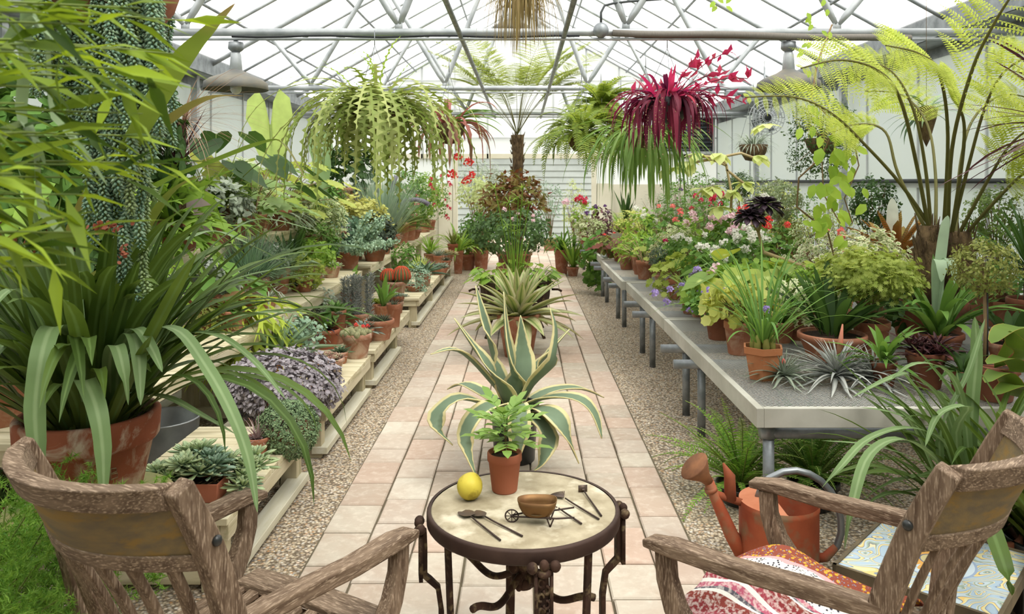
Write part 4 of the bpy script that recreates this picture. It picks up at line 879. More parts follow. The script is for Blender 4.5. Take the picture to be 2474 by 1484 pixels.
def fern(r, rng, n, L, el, bend, o=(0, 0, 0), lw=.05, w=.012, pn=34, m=None, az=None, dbl=0, pl=.02, droop=.3, prof=None, name='fronds', stem=None, ang=1.15, bare=.0):
    f, t = MB(), MB(); kw = dict(prof=prof) if prof else {}
    for i in range(n):
        a = (az[0]+(az[1]-az[0])*rng.rand()) if az else i*2.4+rng.uniform(-.3, .3); ln = rng.uniform(*L); pa = arc(o, a, rng.uniform(*el), ln, rng.uniform(*bend), 12, 1.4, rng.uniform(-.3, .3))
        tube(t, pa, [.004*(1-.8*j/12)+.0008 for j in range(13)], 4, False); c0 = int(bare*12); frond(f, rng, pa[c0:], pn, lw*ln/L[1], w, ang, droop, dbl, pl, **kw)
    f.build(name, m or G_FERN, r); t.build('stalks', stem or STEM, r)
def fork(mb, p, d, nrm, L, w, depth, rng, spread=.45):
    """antler shaped frond: a strap that widens and splits"""
    p = np.array(p, float); d = unit(np.array(d, float)); s = unit(np.cross(d, nrm)); n = 5; b = rng.rand(); V = []; C = []
    for i in range(n+1):
        t = i/n; ww = w*(.75+.45*t) if depth else w*(1-t)**.7*.9+.001
        q = p+d*L*t+np.array([0, 0, -.18*L*t*t]); V += [q-s*ww/2, q+nrm*ww*.06, q+s*ww/2]; C += [(1, t, b), (0, t, b), (1, t, b)]
    base = np.arange(n)[:, None]*3; ks = np.arange(2)[None]; mb.add(V, np.stack([base+ks, base+ks+1, base+ks+4, base+ks+3], -1).reshape(-1, 4), c=C)
    e = p+d*L+np.array([0, 0, -.18*L]); 
    if depth:
        for sg in (-1, 1):
            d2 = unit(d*math.cos(spread)+s*sg*math.sin(spread)+np.array([0, 0, -.22])+.12*rng.randn(3)); fork(mb, e+s*sg*w*.28-d*w*.25, d2, unit(nrm+.15*rng.randn(3)), L*rng.uniform(.5, .8), w*.62, depth-1, rng, spread*1.05)
def staghorn(r, rng, n, L, w, m, az=(0, 6.28), el=(-.1, 1.2), depth=3, o=(0, 0, 0)):
    for i in range(n):
        a = rng.uniform(*az); e = rng.uniform(*el); d = (math.cos(a)*math.cos(e), math.sin(a)*math.cos(e), math.sin(e)); nr = unit(np.array([-math.sin(e)*math.cos(a), -math.sin(e)*math.sin(a), math.cos(e)])+.2*rng.randn(3))
        p = MB(); fork(p, o, d, nr, L*rng.uniform(.8, 1.15), w*rng.uniform(.8, 1.2), depth, rng); p.build('frond', m, r)
def basket(r, rad, depth, m=None, wires=None, top=None):
    p = MB(); lathe(p, [(0, -depth), (rad*.55, -depth*.92), (rad*.85, -depth*.5), (rad, 0), (rad*.95, 0), (rad*.8, -.02), (0, -.02)], 20); p.build('basket', m or BARK, r)
    if wires:
        p = MB()
        for k in range(3): a = k*2.09+.5; tube(p, [(rad*math.cos(a), rad*math.sin(a), 0), (0, 0, wires*.8)], .0025, 5, False)
        tube(p, [(0, 0, wires*.8), (0, 0, wires)], .004, 6); p.build('hanger_wire', GALV2, r)
TUBE1 = (6.22-.02, ZC)      # front roof tube
# fishbone cactus
c = at(905, 255, 6.15); r = mk('hanging_fishbone_cactus', 'wide yellow green zigzag stemmed cactus hanging left of the path from the front roof tube', 'hanging plant', c); rng = RS()
basket(r, .2, .2, wires=2.85-c.z)
p = MB(); zp = dict(prof='zig', ch=.1)
blades(p, rng, 170, (.3, .8), (.1, .145), el=(-.1, 1.15), bend=(1.4, 2.9), r0=(0, .17), z0=-.03, segs=36, prof='strap', ch=.1, zig=.84, side_bend=.5, pw=.9)
blades(p, rng, 40, (.8, 1.3), (.09, .12), el=(.2, 1.0), bend=(2.0, 3.0), r0=(.08, .18), segs=52, prof='strap', ch=.1, zig=.84, side_bend=.5, pw=.8)
p.build('drooping_stems', G_FISH, r)
p = MB(); blades(p, rng, 16, (.5, .85), (.03, .045), el=(.5, 1.3), bend=(.6, 1.7), r0=.1, segs=40, ch=.1, zig=.8, side_bend=.8); p.build('young_stems', G_BRIGHT, r)
# brown red strap cactus
c = at(1085, 300, 7.6); r = mk('hanging_strap_cactus', 'brownish pink strap stemmed cactus hanging beside the fishbone cactus, red flowers below', 'hanging plant', c); rng = RS(); basket(r, .16, .2, wires=2.85-c.z+.0)
p = MB(); blades(p, rng, 46, (.3, .7), (.035, .055), el=(-.2, 1.1), bend=(1.3, 2.6), r0=.1, segs=18, zig=.25, ch=.35, side_bend=.3); p.build('stems', G_PINKG, r)
p = MB(); blades(p, rng, 9, (.4, .6), (.05, .06), el=(.2, .7), bend=(.5, 1.2), az=(-.6, .5), segs=18, zig=.25, ch=.35); p.build('green_stems', G_MID, r)
flowers(r, rng, [(.1, -.1, -.33), (.2, -.08, -.38), (.05, -.12, -.5), (.17, -.05, -.56), (.22, 0, -.5)], 'orange', 1.3, 'umbel')
# red cactus
c = at(1612, 240, 6.2); r = mk('hanging_red_cactus', 'crimson strap leaved cactus in a basket hanging right of the path', 'hanging plant', c); rng = RS(); basket(r, .2, .2, BLACK, wires=2.82-c.z)
p = MB(); blades(p, rng, 210, (.2, .52), (.026, .04), el=(-.5, 1.2), bend=(1.4, 2.9), r0=(.05, .22), z0=(-.05, .03), segs=7, prof='lance', side_bend=.4, pw=.8); p.build('drooping_leaves', G_RED, r)
p = MB(); blades(p, rng, 60, (.16, .34), (.028, .042), el=(-.1, 1.3), bend=(.3, 1.2), r0=(.0, .2), segs=6, prof='lance'); 
RED2 = leaf('leaf_bright_crimson', 'b03038', 'c23e40', trans=.45); p.build('upper_leaves', RED2, r)
f, t = MB(), MB()
for az, el_, L in ((.1, 1.0, .62), (-.3, .55, .6), (.5, .75, .55), (-.1, .25, .55), (2.8, .5, .35), (.3, 1.3, .4)):
    pa = arc((.05, 0, 0), az, el_, L, .7, 8); tube(t, pa, .004, 5, False); q = np.array([tuple(x) for x in pa[4:]]); q = np.repeat(q, 3, 0); scatter(f, rng, q, unit(rng.randn(len(q), 3)+np.array([.5, 0, .2])), rng.randn(len(q), 3), (.07, .13), 'lance', 1.6)
f.build('shoot_leaves', RED2, r); t.build('shoots', G_RED, r)
p = MB()
for k in range(26):
    x, y = rng.uniform(-.33, .33), rng.uniform(-.3, .1); z = np.linspace(.0-abs(x)*.3, rng.uniform(-.5, -.3), 16); q = np.stack([np.full(16, x)+.01*rng.randn(16), np.full(16, y-.12), z], -1); scatter(p, rng, q, rng.randn(16, 3), rng.randn(16, 3), (.006, .011), 'petal')
tag(p.build('seed_beads', petal('cream', 'a89a6c', '8f6f55'), r), kind='stuff')
# green strap cactus behind the red one
c = at(1560, 312, 7.2); r = mk('hanging_green_cactus', 'long green strap stemmed cactus hanging just behind and below the crimson one', 'hanging plant', c); rng = RS(); basket(r, .2, .18, wires=2.85-c.z)
p = MB(); blades(p, rng, 150, (.4, .82), (.022, .036), el=(-.6, .8), bend=(1.3, 2.4), r0=(.04, .28), z0=(-.08, .03), segs=12, zig=.15, side_bend=.3, pw=.6, ch=.3); p.build('stems', leaf('green_strap', '5f8a3c', '82a856', trans=.3), r)
# boston ferns
for px, py, Y, n, L, lab in ((1452, 262, 8.6, 60, (.36, .6), 'upright bright sword fern hanging highest, between the tree fern and the crimson cactus'), (1405, 330, 8.0, 85, (.45, .8), 'big drooping sword fern hanging left of the long green cactus'), (1500, 330, 8.9, 50, (.35, .6), 'smaller sword fern hanging half hidden behind the crimson cactus')):
    c = at(px, py, Y); r = mk('hanging_sword_fern', lab, 'hanging fern', c); rng = RS(); basket(r, .15, .16, wires=2.85-c.z)
    fern(r, rng, n, L, (.1, 1.3), (1.6, 2.8) if Y < 8.5 else (.9, 2.2), lw=.095, w=.021, pn=30, droop=.2, prof=lambda t: np.clip(np.sin(PI*(.08+.9*t)), .15, 1))
# dry hanging strands at the top
c = at(1262, -40, 5.2); r = mk('hanging_mistletoe_cactus', 'thin brown green strands hanging from the roof at the top centre', 'hanging plant', c); rng = RS(); basket(r, .14, .12, wires=.35)
p = MB(); blades(p, rng, 420, (.2, .5), (.0035, .006), el=(-1.3, .4), bend=(1.3, 2.0), r0=(.02, .17), z0=(-.02, .04), segs=8, pw=.35, side_bend=.5, prof='strap'); p.build('strands', G_MOSS, r)
# small fern ball and climbing vine at the right
c = at(1820, 350, 9.3); r = mk('hanging_coir_basket', 'small hanging coir ball planted with thin grassy leaves, beneath the fan', 'hanging plant', c); rng = RS(); basket(r, .17, .2, wires=2.88-c.z)
part(r, 'leaves', G_GREY, lambda p: blades(p, rng, 160, (.12, .28), (.006, .012), (-.2, 1.4), (.8, 2.2), r0=.08, segs=6))
c = at(1985, 335, 6.6); r = mk('hanging_jasmine_ball', 'round dark green small leaved shrub hanging at the right behind the pale climbing vine', 'hanging plant', c); rng = RS(); basket(r, .14, .14, wires=2.85-c.z)
f, t = MB(), MB(); bush(f, rng, 240, 9, (0, 0, 0), (.30, .28, .36), (.022, .036), 'lance', .1, .04, .55, 1.7, t, .003, (0, 0, 0)); f.build('foliage', G_DARK, r); t.build('twigs', BROWN, r)
# the vine: roots in a pot on the bench, climbs to the roof
r_ = None; pts = [Vector((2.3, 5.7, .62)), at(2015, 620, 5.7), at(2000, 560, 5.6), at(1925, 500, 5.6), at(1930, 430, 5.6), at(1985, 380, 5.5), at(2020, 300, 5.5), at(1960, 240, 5.5), at(1975, 150, 5.7), at(2010, 60, 6.1)]
r = mk('climbing_vine', 'pale green large leaved vine climbing in front of the round hanging shrub', 'vine', (0, 0, 0)); rng = RS()
pot_ = MB(); lathe(pot_, [(0, .6), (.08, .6), (.12, .78), (.11, .78), (.1, .74), (0, .74)], 24, (2.3, 5.7, 0)); pot_.build('pot', TERRA_D, r); p = MB(); tube(p, pts, .007, 6, False); tube(p, [at(2020, 300, 5.5), at(2060, 330, 5.4), at(2075, 400, 5.4), at(2040, 480, 5.4), at(2060, 540, 5.4)], .005, 6, False); tube(p, [at(1985, 380, 5.5), at(1990, 470, 5.5), at(2030, 540, 5.4)], .005, 6, False); p.build('stem', BROWN, r)
f = MB(); rows = [(1955, 305), (1975, 290), (1990, 330), (2005, 350), (2035, 340), (2055, 360), (1990, 395), (2010, 415), (2040, 400), (2050, 440), (1995, 460), (2020, 470), (2065, 460), (2055, 345), (2000, 500), (2030, 500), (1945, 540), (2010, 520), (2065, 510), (2050, 560), (2005, 540), (1980, 500), (1965, 450), (2030, 430), (2045, 380), (1940, 260), (1960, 120), (1985, 80), (1945, 60), (2000, 20), (1975, 130), (1965, 165), (1935, 105), (1955, 30), (1738, 12), (1762, 15), (1725, 3)]
for x, y in rows:
    q = np.array([tuple(at(x, y, 5.4+.15*rng.randn()))]); 
    for k in range(2): scatter(f, rng, q+.03*rng.randn(1, 3), np.array([[rng.randn()*.7, -.3, -.8]]), np.array([[.2*rng.randn(), -1, .5]]), rng.uniform(.08, .145) if y > 250 else .06, 'oval', .95)
f.build('leaves', leaf('vine_leaf', '86b03a', 'a4c84a', trans=.5), r)

# ---------------------------------------------------------------- burro's tail, top left
c = at(265, -60, 2.42); r = mk('hanging_burro_tail', 'large blue green trailing succulent of plump beaded tails hanging at the upper left', 'hanging plant', c); rng = RS()
basket(r, .22, .2, TERRA_D, wires=.5); f, t, f2 = MB(), MB(), MB()
def tail(px, ybot, Y, bend=0, mb=None):
    e = at(px, ybot, Y)-c; a = math.atan2(e.y, e.x); rr = math.hypot(e.x, e.y); top = Vector((.19*math.cos(a), .19*math.sin(a), .02)); shoulder = Vector((e.x*.97, e.y*.97, -.06-.25*max(rr-.2, 0)))
    n = max(4, int((shoulder.z-e.z)/.06)); pa = [top, top.lerp(shoulder, .5)+Vector((0, 0, .05)), shoulder]+[shoulder.lerp(e, (i+1)/n)+Vector((.008*rng.randn(), .008*rng.randn(), 0)) for i in range(n)]
    if bend: pa[-1] += Vector((bend, 0, .0)); pa.append(pa[-1]+Vector((bend, 0, -.02)))
    P = np.array([tuple(q) for q in pa]); seg = np.linalg.norm(np.diff(P, axis=0), axis=1); s = np.concatenate([[0], np.cumsum(seg)]); m = int(s[-1]/.0022); u = np.linspace(0, s[-1], m)
    Q = np.stack([np.interp(u, s, P[:, k]) for k in range(3)], -1); T = unit(np.gradient(Q, axis=0)); ang = np.arange(m)*2.39996
    A = unit(np.cross(T, np.array([0.3, .9, .1]))); B = np.cross(T, A); D = A*np.cos(ang)[:, None]+B*np.sin(ang)[:, None]
    sz = .021*np.clip((s[-1]-u)/.06+.45, .4, 1)*rng.uniform(.85, 1.15, m); scatter(mb or f, rng, Q+D*.002, D*.85+T*.5, T, sz, 'bead'); tube(t, pa, .003, 4, False)
for i in range(92):
    px = rng.uniform(70, 425); mx = 300+230*math.exp(-((px-265)/90)**2)-(60 if px < 170 else 0)+(60 if px > 360 else 0); tail(px, rng.uniform(mx*.45, mx), rng.uniform(2.2, 2.62))
for px, yb in ((225, 600), (255, 560), (290, 690), (275, 640), (310, 715), (325, 520), (345, 470), (240, 540), (300, 600), (335, 600), (262, 610), (345, 705), (215, 520)): tail(px, yb, 2.28+.1*rng.rand(), .02 if px in (310, 345) else 0, f2 if px in (345, 325) else None)
f.build('tails', G_BEAD, r); f2.build('pale_tails', leaf('burro_pale', '86a36e', 'a4bb84', tip='b8cc98', trans=.1), r); t.build('stems', STEM, r)
p = MB(); q = np.array([tuple(at(253+18*rng.randn(), 550+8*rng.randn(), 2.2)-c) for _ in range(40)]); scatter(p, rng, q, rng.randn(40, 3), rng.randn(40, 3), .014, 'petal'); q = np.array([tuple(at(297+5*rng.randn(), 608+9*rng.randn(), 2.22)-c) for _ in range(16)]); scatter(p, rng, q, rng.randn(16, 3), rng.randn(16, 3), .012, 'petal'); tag(p.build('dried_flowers', leaf('rust_flowers', '8a5236', '9c6440'), r), kind='stuff')

# ---------------------------------------------------------------- tall podocarpus leaning in at the very left
r = mk('yew_pine', 'bright green narrow leaved tree leaning in from the left edge, closest to the camera', 'potted tree', (-1.25, .85, 0)); rng = RS(); O = Vector((-1.25, .85, 0))
pot(r, .17, .3); f, t = MB(), MB(); tube(t, [(0, 0, .25), (.02, .02, .9), (-.02, 0, 1.5), (.0, 0, 2.1)], [.02, .018, .015, .008], 8)
tips = [(440, 50, 1.15), (395, 170, 1.05), (300, 190, 1.1), (230, 60, .95), (345, 275, 1.1), (250, 215, 1.0), (410, 395, 1.25), (180, 330, 1.0), (260, 350, 1.2), (120, 480, 1.0), (230, 560, 1.1), (160, 640, 1.15), (60, 250, .9), (60, 600, 1.0), (330, 120, 1.2), (150, 130, .95), (420, 130, 1.2), (30, 420, .9), (300, 430, 1.2), (340, 20, 1.0), (100, 30, .9), (200, 20, 1.0), (200, 470, 1.05), (90, 560, .95), (280, 400, 1.1), (370, 330, 1.2)]
for x, y, Y in tips:
    e = at(x, y, Y)-O; b = Vector((0, 0, min(2.0, max(.8, e.z-.15)))); mid = b.lerp(e, .55)+Vector((0, 0, .05)); pa = [b, b.lerp(mid, .5)+Vector((0, 0, .02)), mid, mid.lerp(e, .5)+Vector((0, 0, .01)), e]; tube(t, pa, [.005, .004, .003, .002, .001], 5, False)
    P = np.array([tuple(q) for q in pa]); u = rng.uniform(2.5, 4, 11); Q = np.stack([np.interp(u, range(5), P[:, k]) for k in range(3)], -1); T0 = unit(P[-1]-P[2])
    D = T0+rng.randn(11, 3)*.55+np.array([0, 0, -.25]); scatter(f, rng, Q, D, np.array([0, 0, 1.])+.5*rng.randn(11, 3), rng.uniform(.065, .12, 11), 'lance', .62)
f.build('leaves', leaf('podocarp_leaf', '2a4c16', '93b62e', trans=.4), r); t.build('stems', STEM, r)
r = mk('strap_leaved_plant', 'grey green strap leaved plant at the far left edge, before the beaded tails', 'potted plant', (-1.5, 1.25, 0)); O = Vector((-1.5, 1.25, 0)); pot(r, .16, .5); p = MB()
for a, b_, c_ in (((-60, 60), (90, 70), (190, 160)), ((-60, 110), (60, 150), (120, 190)), ((-60, 420), (100, 520), (180, 620)), ((-30, 190), (130, 290), (260, 450)), ((-60, 250), (50, 300), (110, 400))):
    ribbon(p, [(.0, 0, .45), tuple(at(a[0], a[1], 1.15)-O), tuple(at(b_[0], b_[1], 1.15)-O), tuple(at(c_[0], c_[1], 1.15)-O)], .03, ch=.25, n=18)
p.build('leaves', G_STRAP2, r)

# ---------------------------------------------------------------- big strap leaved plant on its stool
PX, PY, PZ = -1.43, 2.56, .60
r = mk('plant_stool', 'round lichen yellow stool with a disc top carrying the biggest terracotta pot', 'stool', (-1.43, 2.58, 0)); p = MB(); lathe(p, [(0, .56), (.25, .56), (.255, .565), (.255, .592), (.25, .598), (0, .599)], 40); p.build('seat', mat('lichen_seat', 'b9a878', '9aa06a', 7, .9, bump=.2), r)
p = MB(); lathe(p, [(.1, 0), (.12, .01), (.08, .1), (.07, .4), (.1, .56)], 24); p.build('pedestal', mat('old_stone', '8a806c', '6f6a58', 9, .9, bump=.3), r)
r = mk('potted_strap_lily', 'huge strap leaved plant in the biggest terracotta pot, behind the left armchair', 'potted plant', (PX, PY, PZ)); rng = RS(); O = Vector((PX, PY, PZ))
p = MB(); lathe(p, [(0, 0), (.15, 0), (.155, .006), (.195, .195), (.208, .2), (.214, .21), (.218, .285), (.212, .293), (.196, .293), (.188, .27), (.184, .25)], 44); p.build('pot', TERRA_B, r); p = MB(); lathe(p, [(0, .252), (.187, .252)], 24); p.build('soil', SOIL, r)
p = MB(); a0 = math.radians(-42); ctr = (.186*math.cos(a0), .186*math.sin(a0)); tx_, ty_ = -math.sin(a0), math.cos(a0)
for st_ in ([(0, 0), (0, .034)], [(0, .034), (.016, .033), (.018, .022), (0, .018)], [(0, .018), (.02, .016), (.021, .003), (0, 0)]): tube(p, [(ctr[0]+tx_*u, ctr[1]+ty_*u, .115+v) for u, v in st_], .0022, 5)
p.build('stamped_letter', BROWN, r)
p = MB(); blades(p, rng, 130, (.5, .95), (.034, .054), el=(.75, 1.5), bend=(.2, 1.5), r0=(0, .14), z0=.25, segs=10, ch=.3, side_bend=.25, pw=1.8); blades(p, rng, 46, (.7, 1.15), (.03, .045), el=(.6, 1.2), bend=(1.2, 2.5), r0=(.03, .15), z0=.25, segs=12, ch=.3, side_bend=.3, pw=1.7)
p.build('leaves', G_STRAP, r); p = MB()
def RB(pts, w, **k): ribbon(p, [tuple(q-O) for q in [at(*a) for a in pts]], w, **k)
RB([(215, 1010, 2.5), (180, 860, 2.4), (135, 790, 2.25), (105, 840, 2.1), (85, 980, 2.05), (90, 1100, 2.03), (97, 1215, 2.02)], .058, n=24)
RB([(225, 1020, 2.5), (215, 950, 2.3), (205, 920, 2.15), (232, 985, 2.05), (248, 1090, 2.02), (250, 1225, 2.0)], .055, n=24)
RB([(250, 980, 2.5), (200, 780, 2.4), (180, 728, 2.3), (187, 800, 2.25), (180, 885, 2.25)], .048, n=18)
RB([(280, 980, 2.5), (290, 860, 2.35), (318, 806, 2.3), (335, 860, 2.25), (340, 980, 2.2)], .05, n=18)
RB([(270, 980, 2.5), (265, 880, 2.35), (280, 835, 2.25), (297, 890, 2.2), (310, 980, 2.2)], .045, n=18)
RB([(260, 980, 2.5), (290, 830, 2.4), (330, 795, 2.3), (365, 840, 2.25), (392, 900, 2.2)], .042, n=18)
RB([(300, 960, 2.5), (360, 810, 2.45), (430, 800, 2.3), (500, 890, 2.2), (560, 1000, 2.1), (600, 1110, 2.05), (622, 1240, 2.0)], .044, n=26)
RB([(320, 940, 2.55), (420, 820, 2.5), (520, 810, 2.45), (610, 870, 2.4), (690, 965, 2.35)], .036, n=24)
RB([(310, 950, 2.55), (400, 960, 2.45), (480, 1000, 2.4), (570, 1050, 2.4)], .032, n=16)
RB([(330, 930, 2.55), (450, 750, 2.6), (560, 680, 2.65), (680, 650, 2.7), (780, 640, 2.7)], .036, n=22)
RB([(340, 920, 2.55), (470, 820, 2.6), (600, 760, 2.65), (760, 760, 2.7)], .036, n=20)
RB([(340, 900, 2.55), (480, 640, 2.7), (560, 560, 2.75), (640, 530, 2.8), (770, 560, 2.8)], .034, n=22)
RB([(320, 900, 2.6), (430, 640, 2.7), (520, 500, 2.7), (600, 470, 2.7)], .038, n=20)
RB([(300, 900, 2.6), (330, 640, 2.9), (450, 580, 3.0), (520, 560, 3.1), (600, 590, 3.1), (700, 640, 3.2)], .04, n=20)
RB([(200, 950, 2.5), (100, 760, 2.4), (30, 700, 2.3), (-30, 760, 2.2)], .042, n=18)
RB([(190, 960, 2.5), (90, 860, 2.3), (20, 830, 2.2), (-40, 900, 2.1)], .04, n=18)
p.build('arching_leaves', leaf('leaf_strap_upper', '587846', '708c58', trans=.22, mid='7e9868'), r)

# two long blades from a plant on the top step
r = mk('potted_sword_plant', 'plant of long arching olive leaves on the nearest step, one arching over the ferns', 'potted plant', (-2.12, 3.15, .67)); O = Vector((-2.12, 3.15, .67)); pot(r, .12, .2); p = MB()
RB([(150, 700, 3.1), (250, 560, 3.0), (370, 455, 2.9), (520, 390, 2.8), (640, 345, 2.7), (685, 350, 2.7), (742, 440, 2.7)], .052, n=28, b=.2)
RB([(120, 700, 3.1), (220, 460, 2.6), (400, 300, 2.3), (500, 240, 2.2), (592, 232, 2.1)], .045, n=22, b=.9)
RB([(100, 700, 3.1), (300, 380, 2.3), (425, 170, 1.9), (500, 80, 1.8), (568, 8, 1.75)], .062, n=22, b=.3, prof='lance')
RB([(150, 700, 3.1), (300, 620, 2.9), (410, 470, 2.8), (500, 420, 2.8)], .05, n=20)
p.build('leaves', leaf('olive_sword', '4f7d22', '7e7a3c', tip='8f7f4c', trans=.3), r)

# ---------------------------------------------------------------- asparagus fern, lower left
def plume(f, t, p0, e, rng, dens=1.0, rad=.05):
    p0, e = np.array(p0, float), np.array(e, float); L = np.linalg.norm(e-p0); n = int(L/.012*dens); u = np.linspace(.12, 1, n); arcz = .12*L
    pts = [tuple(p0+(e-p0)*k/8+np.array([0, 0, arcz*math.sin(PI*k/8)])) for k in range(9)]; tube(t, pts, .002, 4, False)
    Q = p0+(e-p0)*u[:, None]+np.array([0, 0, arcz])*np.sin(PI*u)[:, None]; R = rad*(1-.8*np.abs(u-.45))
    B = unit(rng.randn(n, 3)+np.array([0, 0, .3])); m = 9; tt = np.linspace(.25, 1, m)
    C = (Q[:, None]+B[:, None]*R[:, None, None]*tt[None, :, None]).reshape(-1, 3); K = 4; C = np.repeat(C, K, 0); scatter(f, rng, C, rng.randn(len(C), 3), rng.randn(len(C), 3), (.015, .026), 'needle', 2.6)
r = mk('asparagus_fern', 'feathery bright green asparagus fern filling the lower left corner', 'potted plant', (-1.45, 2.0, 0)); O = Vector((-1.45, 2.0, 0)); rng = RS(); pot(r, .17, .28); f, t = MB(), MB()
for x, y, Y in ((60, 1250, 1.9), (-20, 1290, 1.9), (120, 1330, 1.85), (40, 1400, 1.8), (140, 1450, 1.8), (80, 1480, 1.75), (0, 1460, 1.8), (180, 1400, 2.0), (100, 1180, 2.1), (200, 1170, 2.15), (290, 1180, 2.2), (350, 1190, 2.25), (240, 1130, 2.25), (150, 1120, 2.3), (60, 1170, 2.2), (300, 1230, 2.2), (200, 1260, 2.1), (130, 1230, 2.0), (220, 1350, 2.1), (20, 1180, 2.1), (340, 1330, 2.2), (410, 1390, 2.2), (280, 1420, 2.1), (100, 1290, 1.95), (400, 1160, 2.3), (180, 1480, 1.9)):
    e = at(x, y, Y)-O; plume(f, t, (.05*rng.randn(), .05*rng.randn(), .24), tuple(e), rng, .95, .075)
f.build('foliage', G_ASP, r); t.build('stems', STEM, r)

# ---------------------------------------------------------------- antler ferns on the near left steps
for X, Y, Z, n, L, w_, m, azr, elr, lab in ((-2.47, 6.35, 1.42, 20, .19, .055, G_STAG, (-2.6, .6), (-.2, 1.4), 'grey green antler fern with forked tips on the top step beneath the left lamp'),
        (-2.46, 5.3, 1.38, 26, .26, .13, leaf('antler_broad', '65902f', '83a846', trans=.4), (-2.4, .5), (-.2, 1.4), 'broad bright green antler fern on the nearest steps, right of the beaded tails'),
        (-1.95, 5.3, .87, 20, .24, .065, leaf('antler_lime', '9cb83c', 'b4cc54', trans=.45), (-1.9, .5), (-1.1, .5), 'yellow lime antler fern dangling right of the big strap leaved plant'),
        (-2.5, 8.0, 1.36, 12, .17, .05, G_GREY, (-2.0, .5), (-.3, .8), 'silvery antler fern on the top step among the lobed begonia leaves')):
    zb = 1.15 if X < -2.385 else .67
    r = mk('potted_antler_fern', lab, 'potted fern', (X, Y, zb)); rng = RS(); s0 = pot(r, .13, Z-zb, TERRA_D)
    staghorn(r, rng, n, L, w_, m, azr, elr, 3, (0, 0, s0))
    p = MB(); ell(p, (0, 0, s0-.01), (.12, .12, .07), 14, 8); p.build('shield_fronds', mat('brown_shield', '6b5136', '8a6d44', 9, .9, bump=.4), r)
# ---------------------------------------------------------------- mesh bench on the right, front row
def flat_rosette(label, px, py, n, L, w, m, spike=None, el=(-.15, 1.3), bend=.9, name='air_plant'):
    c = on(px, py, .60); r = mk(name, label, 'air plant', (c.x, c.y, .602)); rng = RS(); part(r, 'leaves', m, lambda p: rosette(p, rng, n, L, w, (0, 0, .03), el=el, bend=bend, prof='grass', thick=.2, segs=7, inner=.5, floor=.003))
    if spike: spike(r, rng)
    return r
def spike1(r, rng):
    p = MB(); tube(p, [(0, 0, .05), (.01, 0, .16)], .006, 6); p.build('stalk', G_GREY, r); p = MB(); tube(p, [(.01, 0, .14), (.018, 0, .2), (.03, -.0, .30)], [.012, .016, .004], 8); p.build('flower_spike', mat('pink_bract', 'c4705c', 'b3866a', 20, .6), r)
flat_rosette('smallest silvery air plant with an orange bud, on the mesh bench corner', 1893, 922, 60, .25, .032, G_GREY, lambda r, g: part(r, 'bud', FC['salmon'], lambda p: ell(p, (.0, 0, .10), (.01, .01, .02), 10, 6)))
flat_rosette('largest silver air plant on the mesh bench edge, with a pink flower spike', 2022, 922, 100, .38, .038, G_SILVER, spike1)
flat_rosette('silver air plant without a flower, right of the one with the pink spike', 2112, 926, 70, .33, .032, G_SILVER)
def bulbs(r, rng, s, pr):
    for k in range(7): a = k*.9; part(r, 'bulb', leaf('pseudobulb', 'a8a458', '8f9a4a'), lambda p: lathe(p, [(.012, 0), (.019, .03), (.014, .07), (.003, .10)], 12, (.05*math.cos(a), .05*math.sin(a), s-.005)))
    part(r, 'leaves', G_MID, lambda p: blades(p, rng, 84, (.25, .68), (.008, .016), (.7, 1.5), (.3, 1.7), r0=(0, .07), z0=s+.05, segs=8)); flowers(r, rng, [(.0, -.03, s+.22)], 'mauve', .6)
def squarepot(label, px, py, w, h, build, m):
    loc, rr = spot(px, py, .6, w); r = mk('potted_orchid', label, 'potted plant', (loc.x, loc.y, .602), .25); h = h*loc.y/F; p = MB(); n = 8
    lathe(p, [(0, 0), (rr*.72, 0), (rr*.95, h*.78), (rr*1.04, h*.8), (rr*1.06, h), (rr*.95, h), (rr*.9, h*.86)], 6); p.build('pot', m, r, False); p = MB(); lathe(p, [(0, h*.86), (rr*.9, h*.86)], 6); p.build('soil', SOIL, r); build(r, RS(), h*.86, rr); return r
squarepot('grassy leaved orchid with swollen bulbs in a light orange faceted pot at the bench edge', 1843, 922, 98, 78, bulbs, TERRA_O)
stemmed('clivia with upright dark paddle leaves in a wide terracotta bowl, behind the air plants', 2010, 878, .6, 165, straps(30, (.34, .52), (.05, .068), G_DARK, (.6, 1.45), (.1, .9), 'oval', segs=8), ph=62)
stemmed('glossy green bromeliad in a small terracotta pot right of the clivia bowl', 2135, 935, .6, 62, straps(26, (.18, .32), (.03, .04), G_MID, (.1, 1.3), (.5, 1.6), 'lance', segs=8), TERRA_D, ph=58)
stemmed('burgundy leaved bromeliad in a tall worn terracotta pot on the near bench', 2237, 942, .6, 92, lambda r, rng, s, pr: [part(r, 'rosette', G_BURG, lambda p: rosette(p, rng, 20, .15, .022, (.07*math.cos(k*1.3), .07*math.sin(k*1.3), s+.02*(k % 3)), (.1, 1.35), .6, 'strap', .1)) for k in range(7)], TERRA_D, ph=86)
def standard(stem_h, R, m, size=.022, k=170, shape='oval', st=BROWN, stick=None):
    def b(r, rng, s, pr):
        p = MB(); tube(p, [(0, 0, s), (.005, 0, s+stem_h*.5), (0, 0, s+stem_h+R*.6)], .008, 8); 
        f = MB(); bush(f, rng, k, 8, (0, 0, s+stem_h+R*.8), (R, R, R*.85), (size*.8, size*1.2), shape, .2, size, .55, 1.0, p, .002, (0, 0, s+stem_h)); p.build('stem', st, r); f.build('foliage', m, r)
        if stick: p = MB(); tube(p, [(.015, 0, s-.02), (.015, 0, s+stem_h)], .006, 6); p.build('stake', BLACK, r)
    return b
stemmed('ball headed standard tree with a black stake, pinkish specks in its crown, at the right', 2378, 960, .6, 78, standard(.36, .155, G_OLIVE, .018, 230, stick=1), TERRA_D, ph=80)
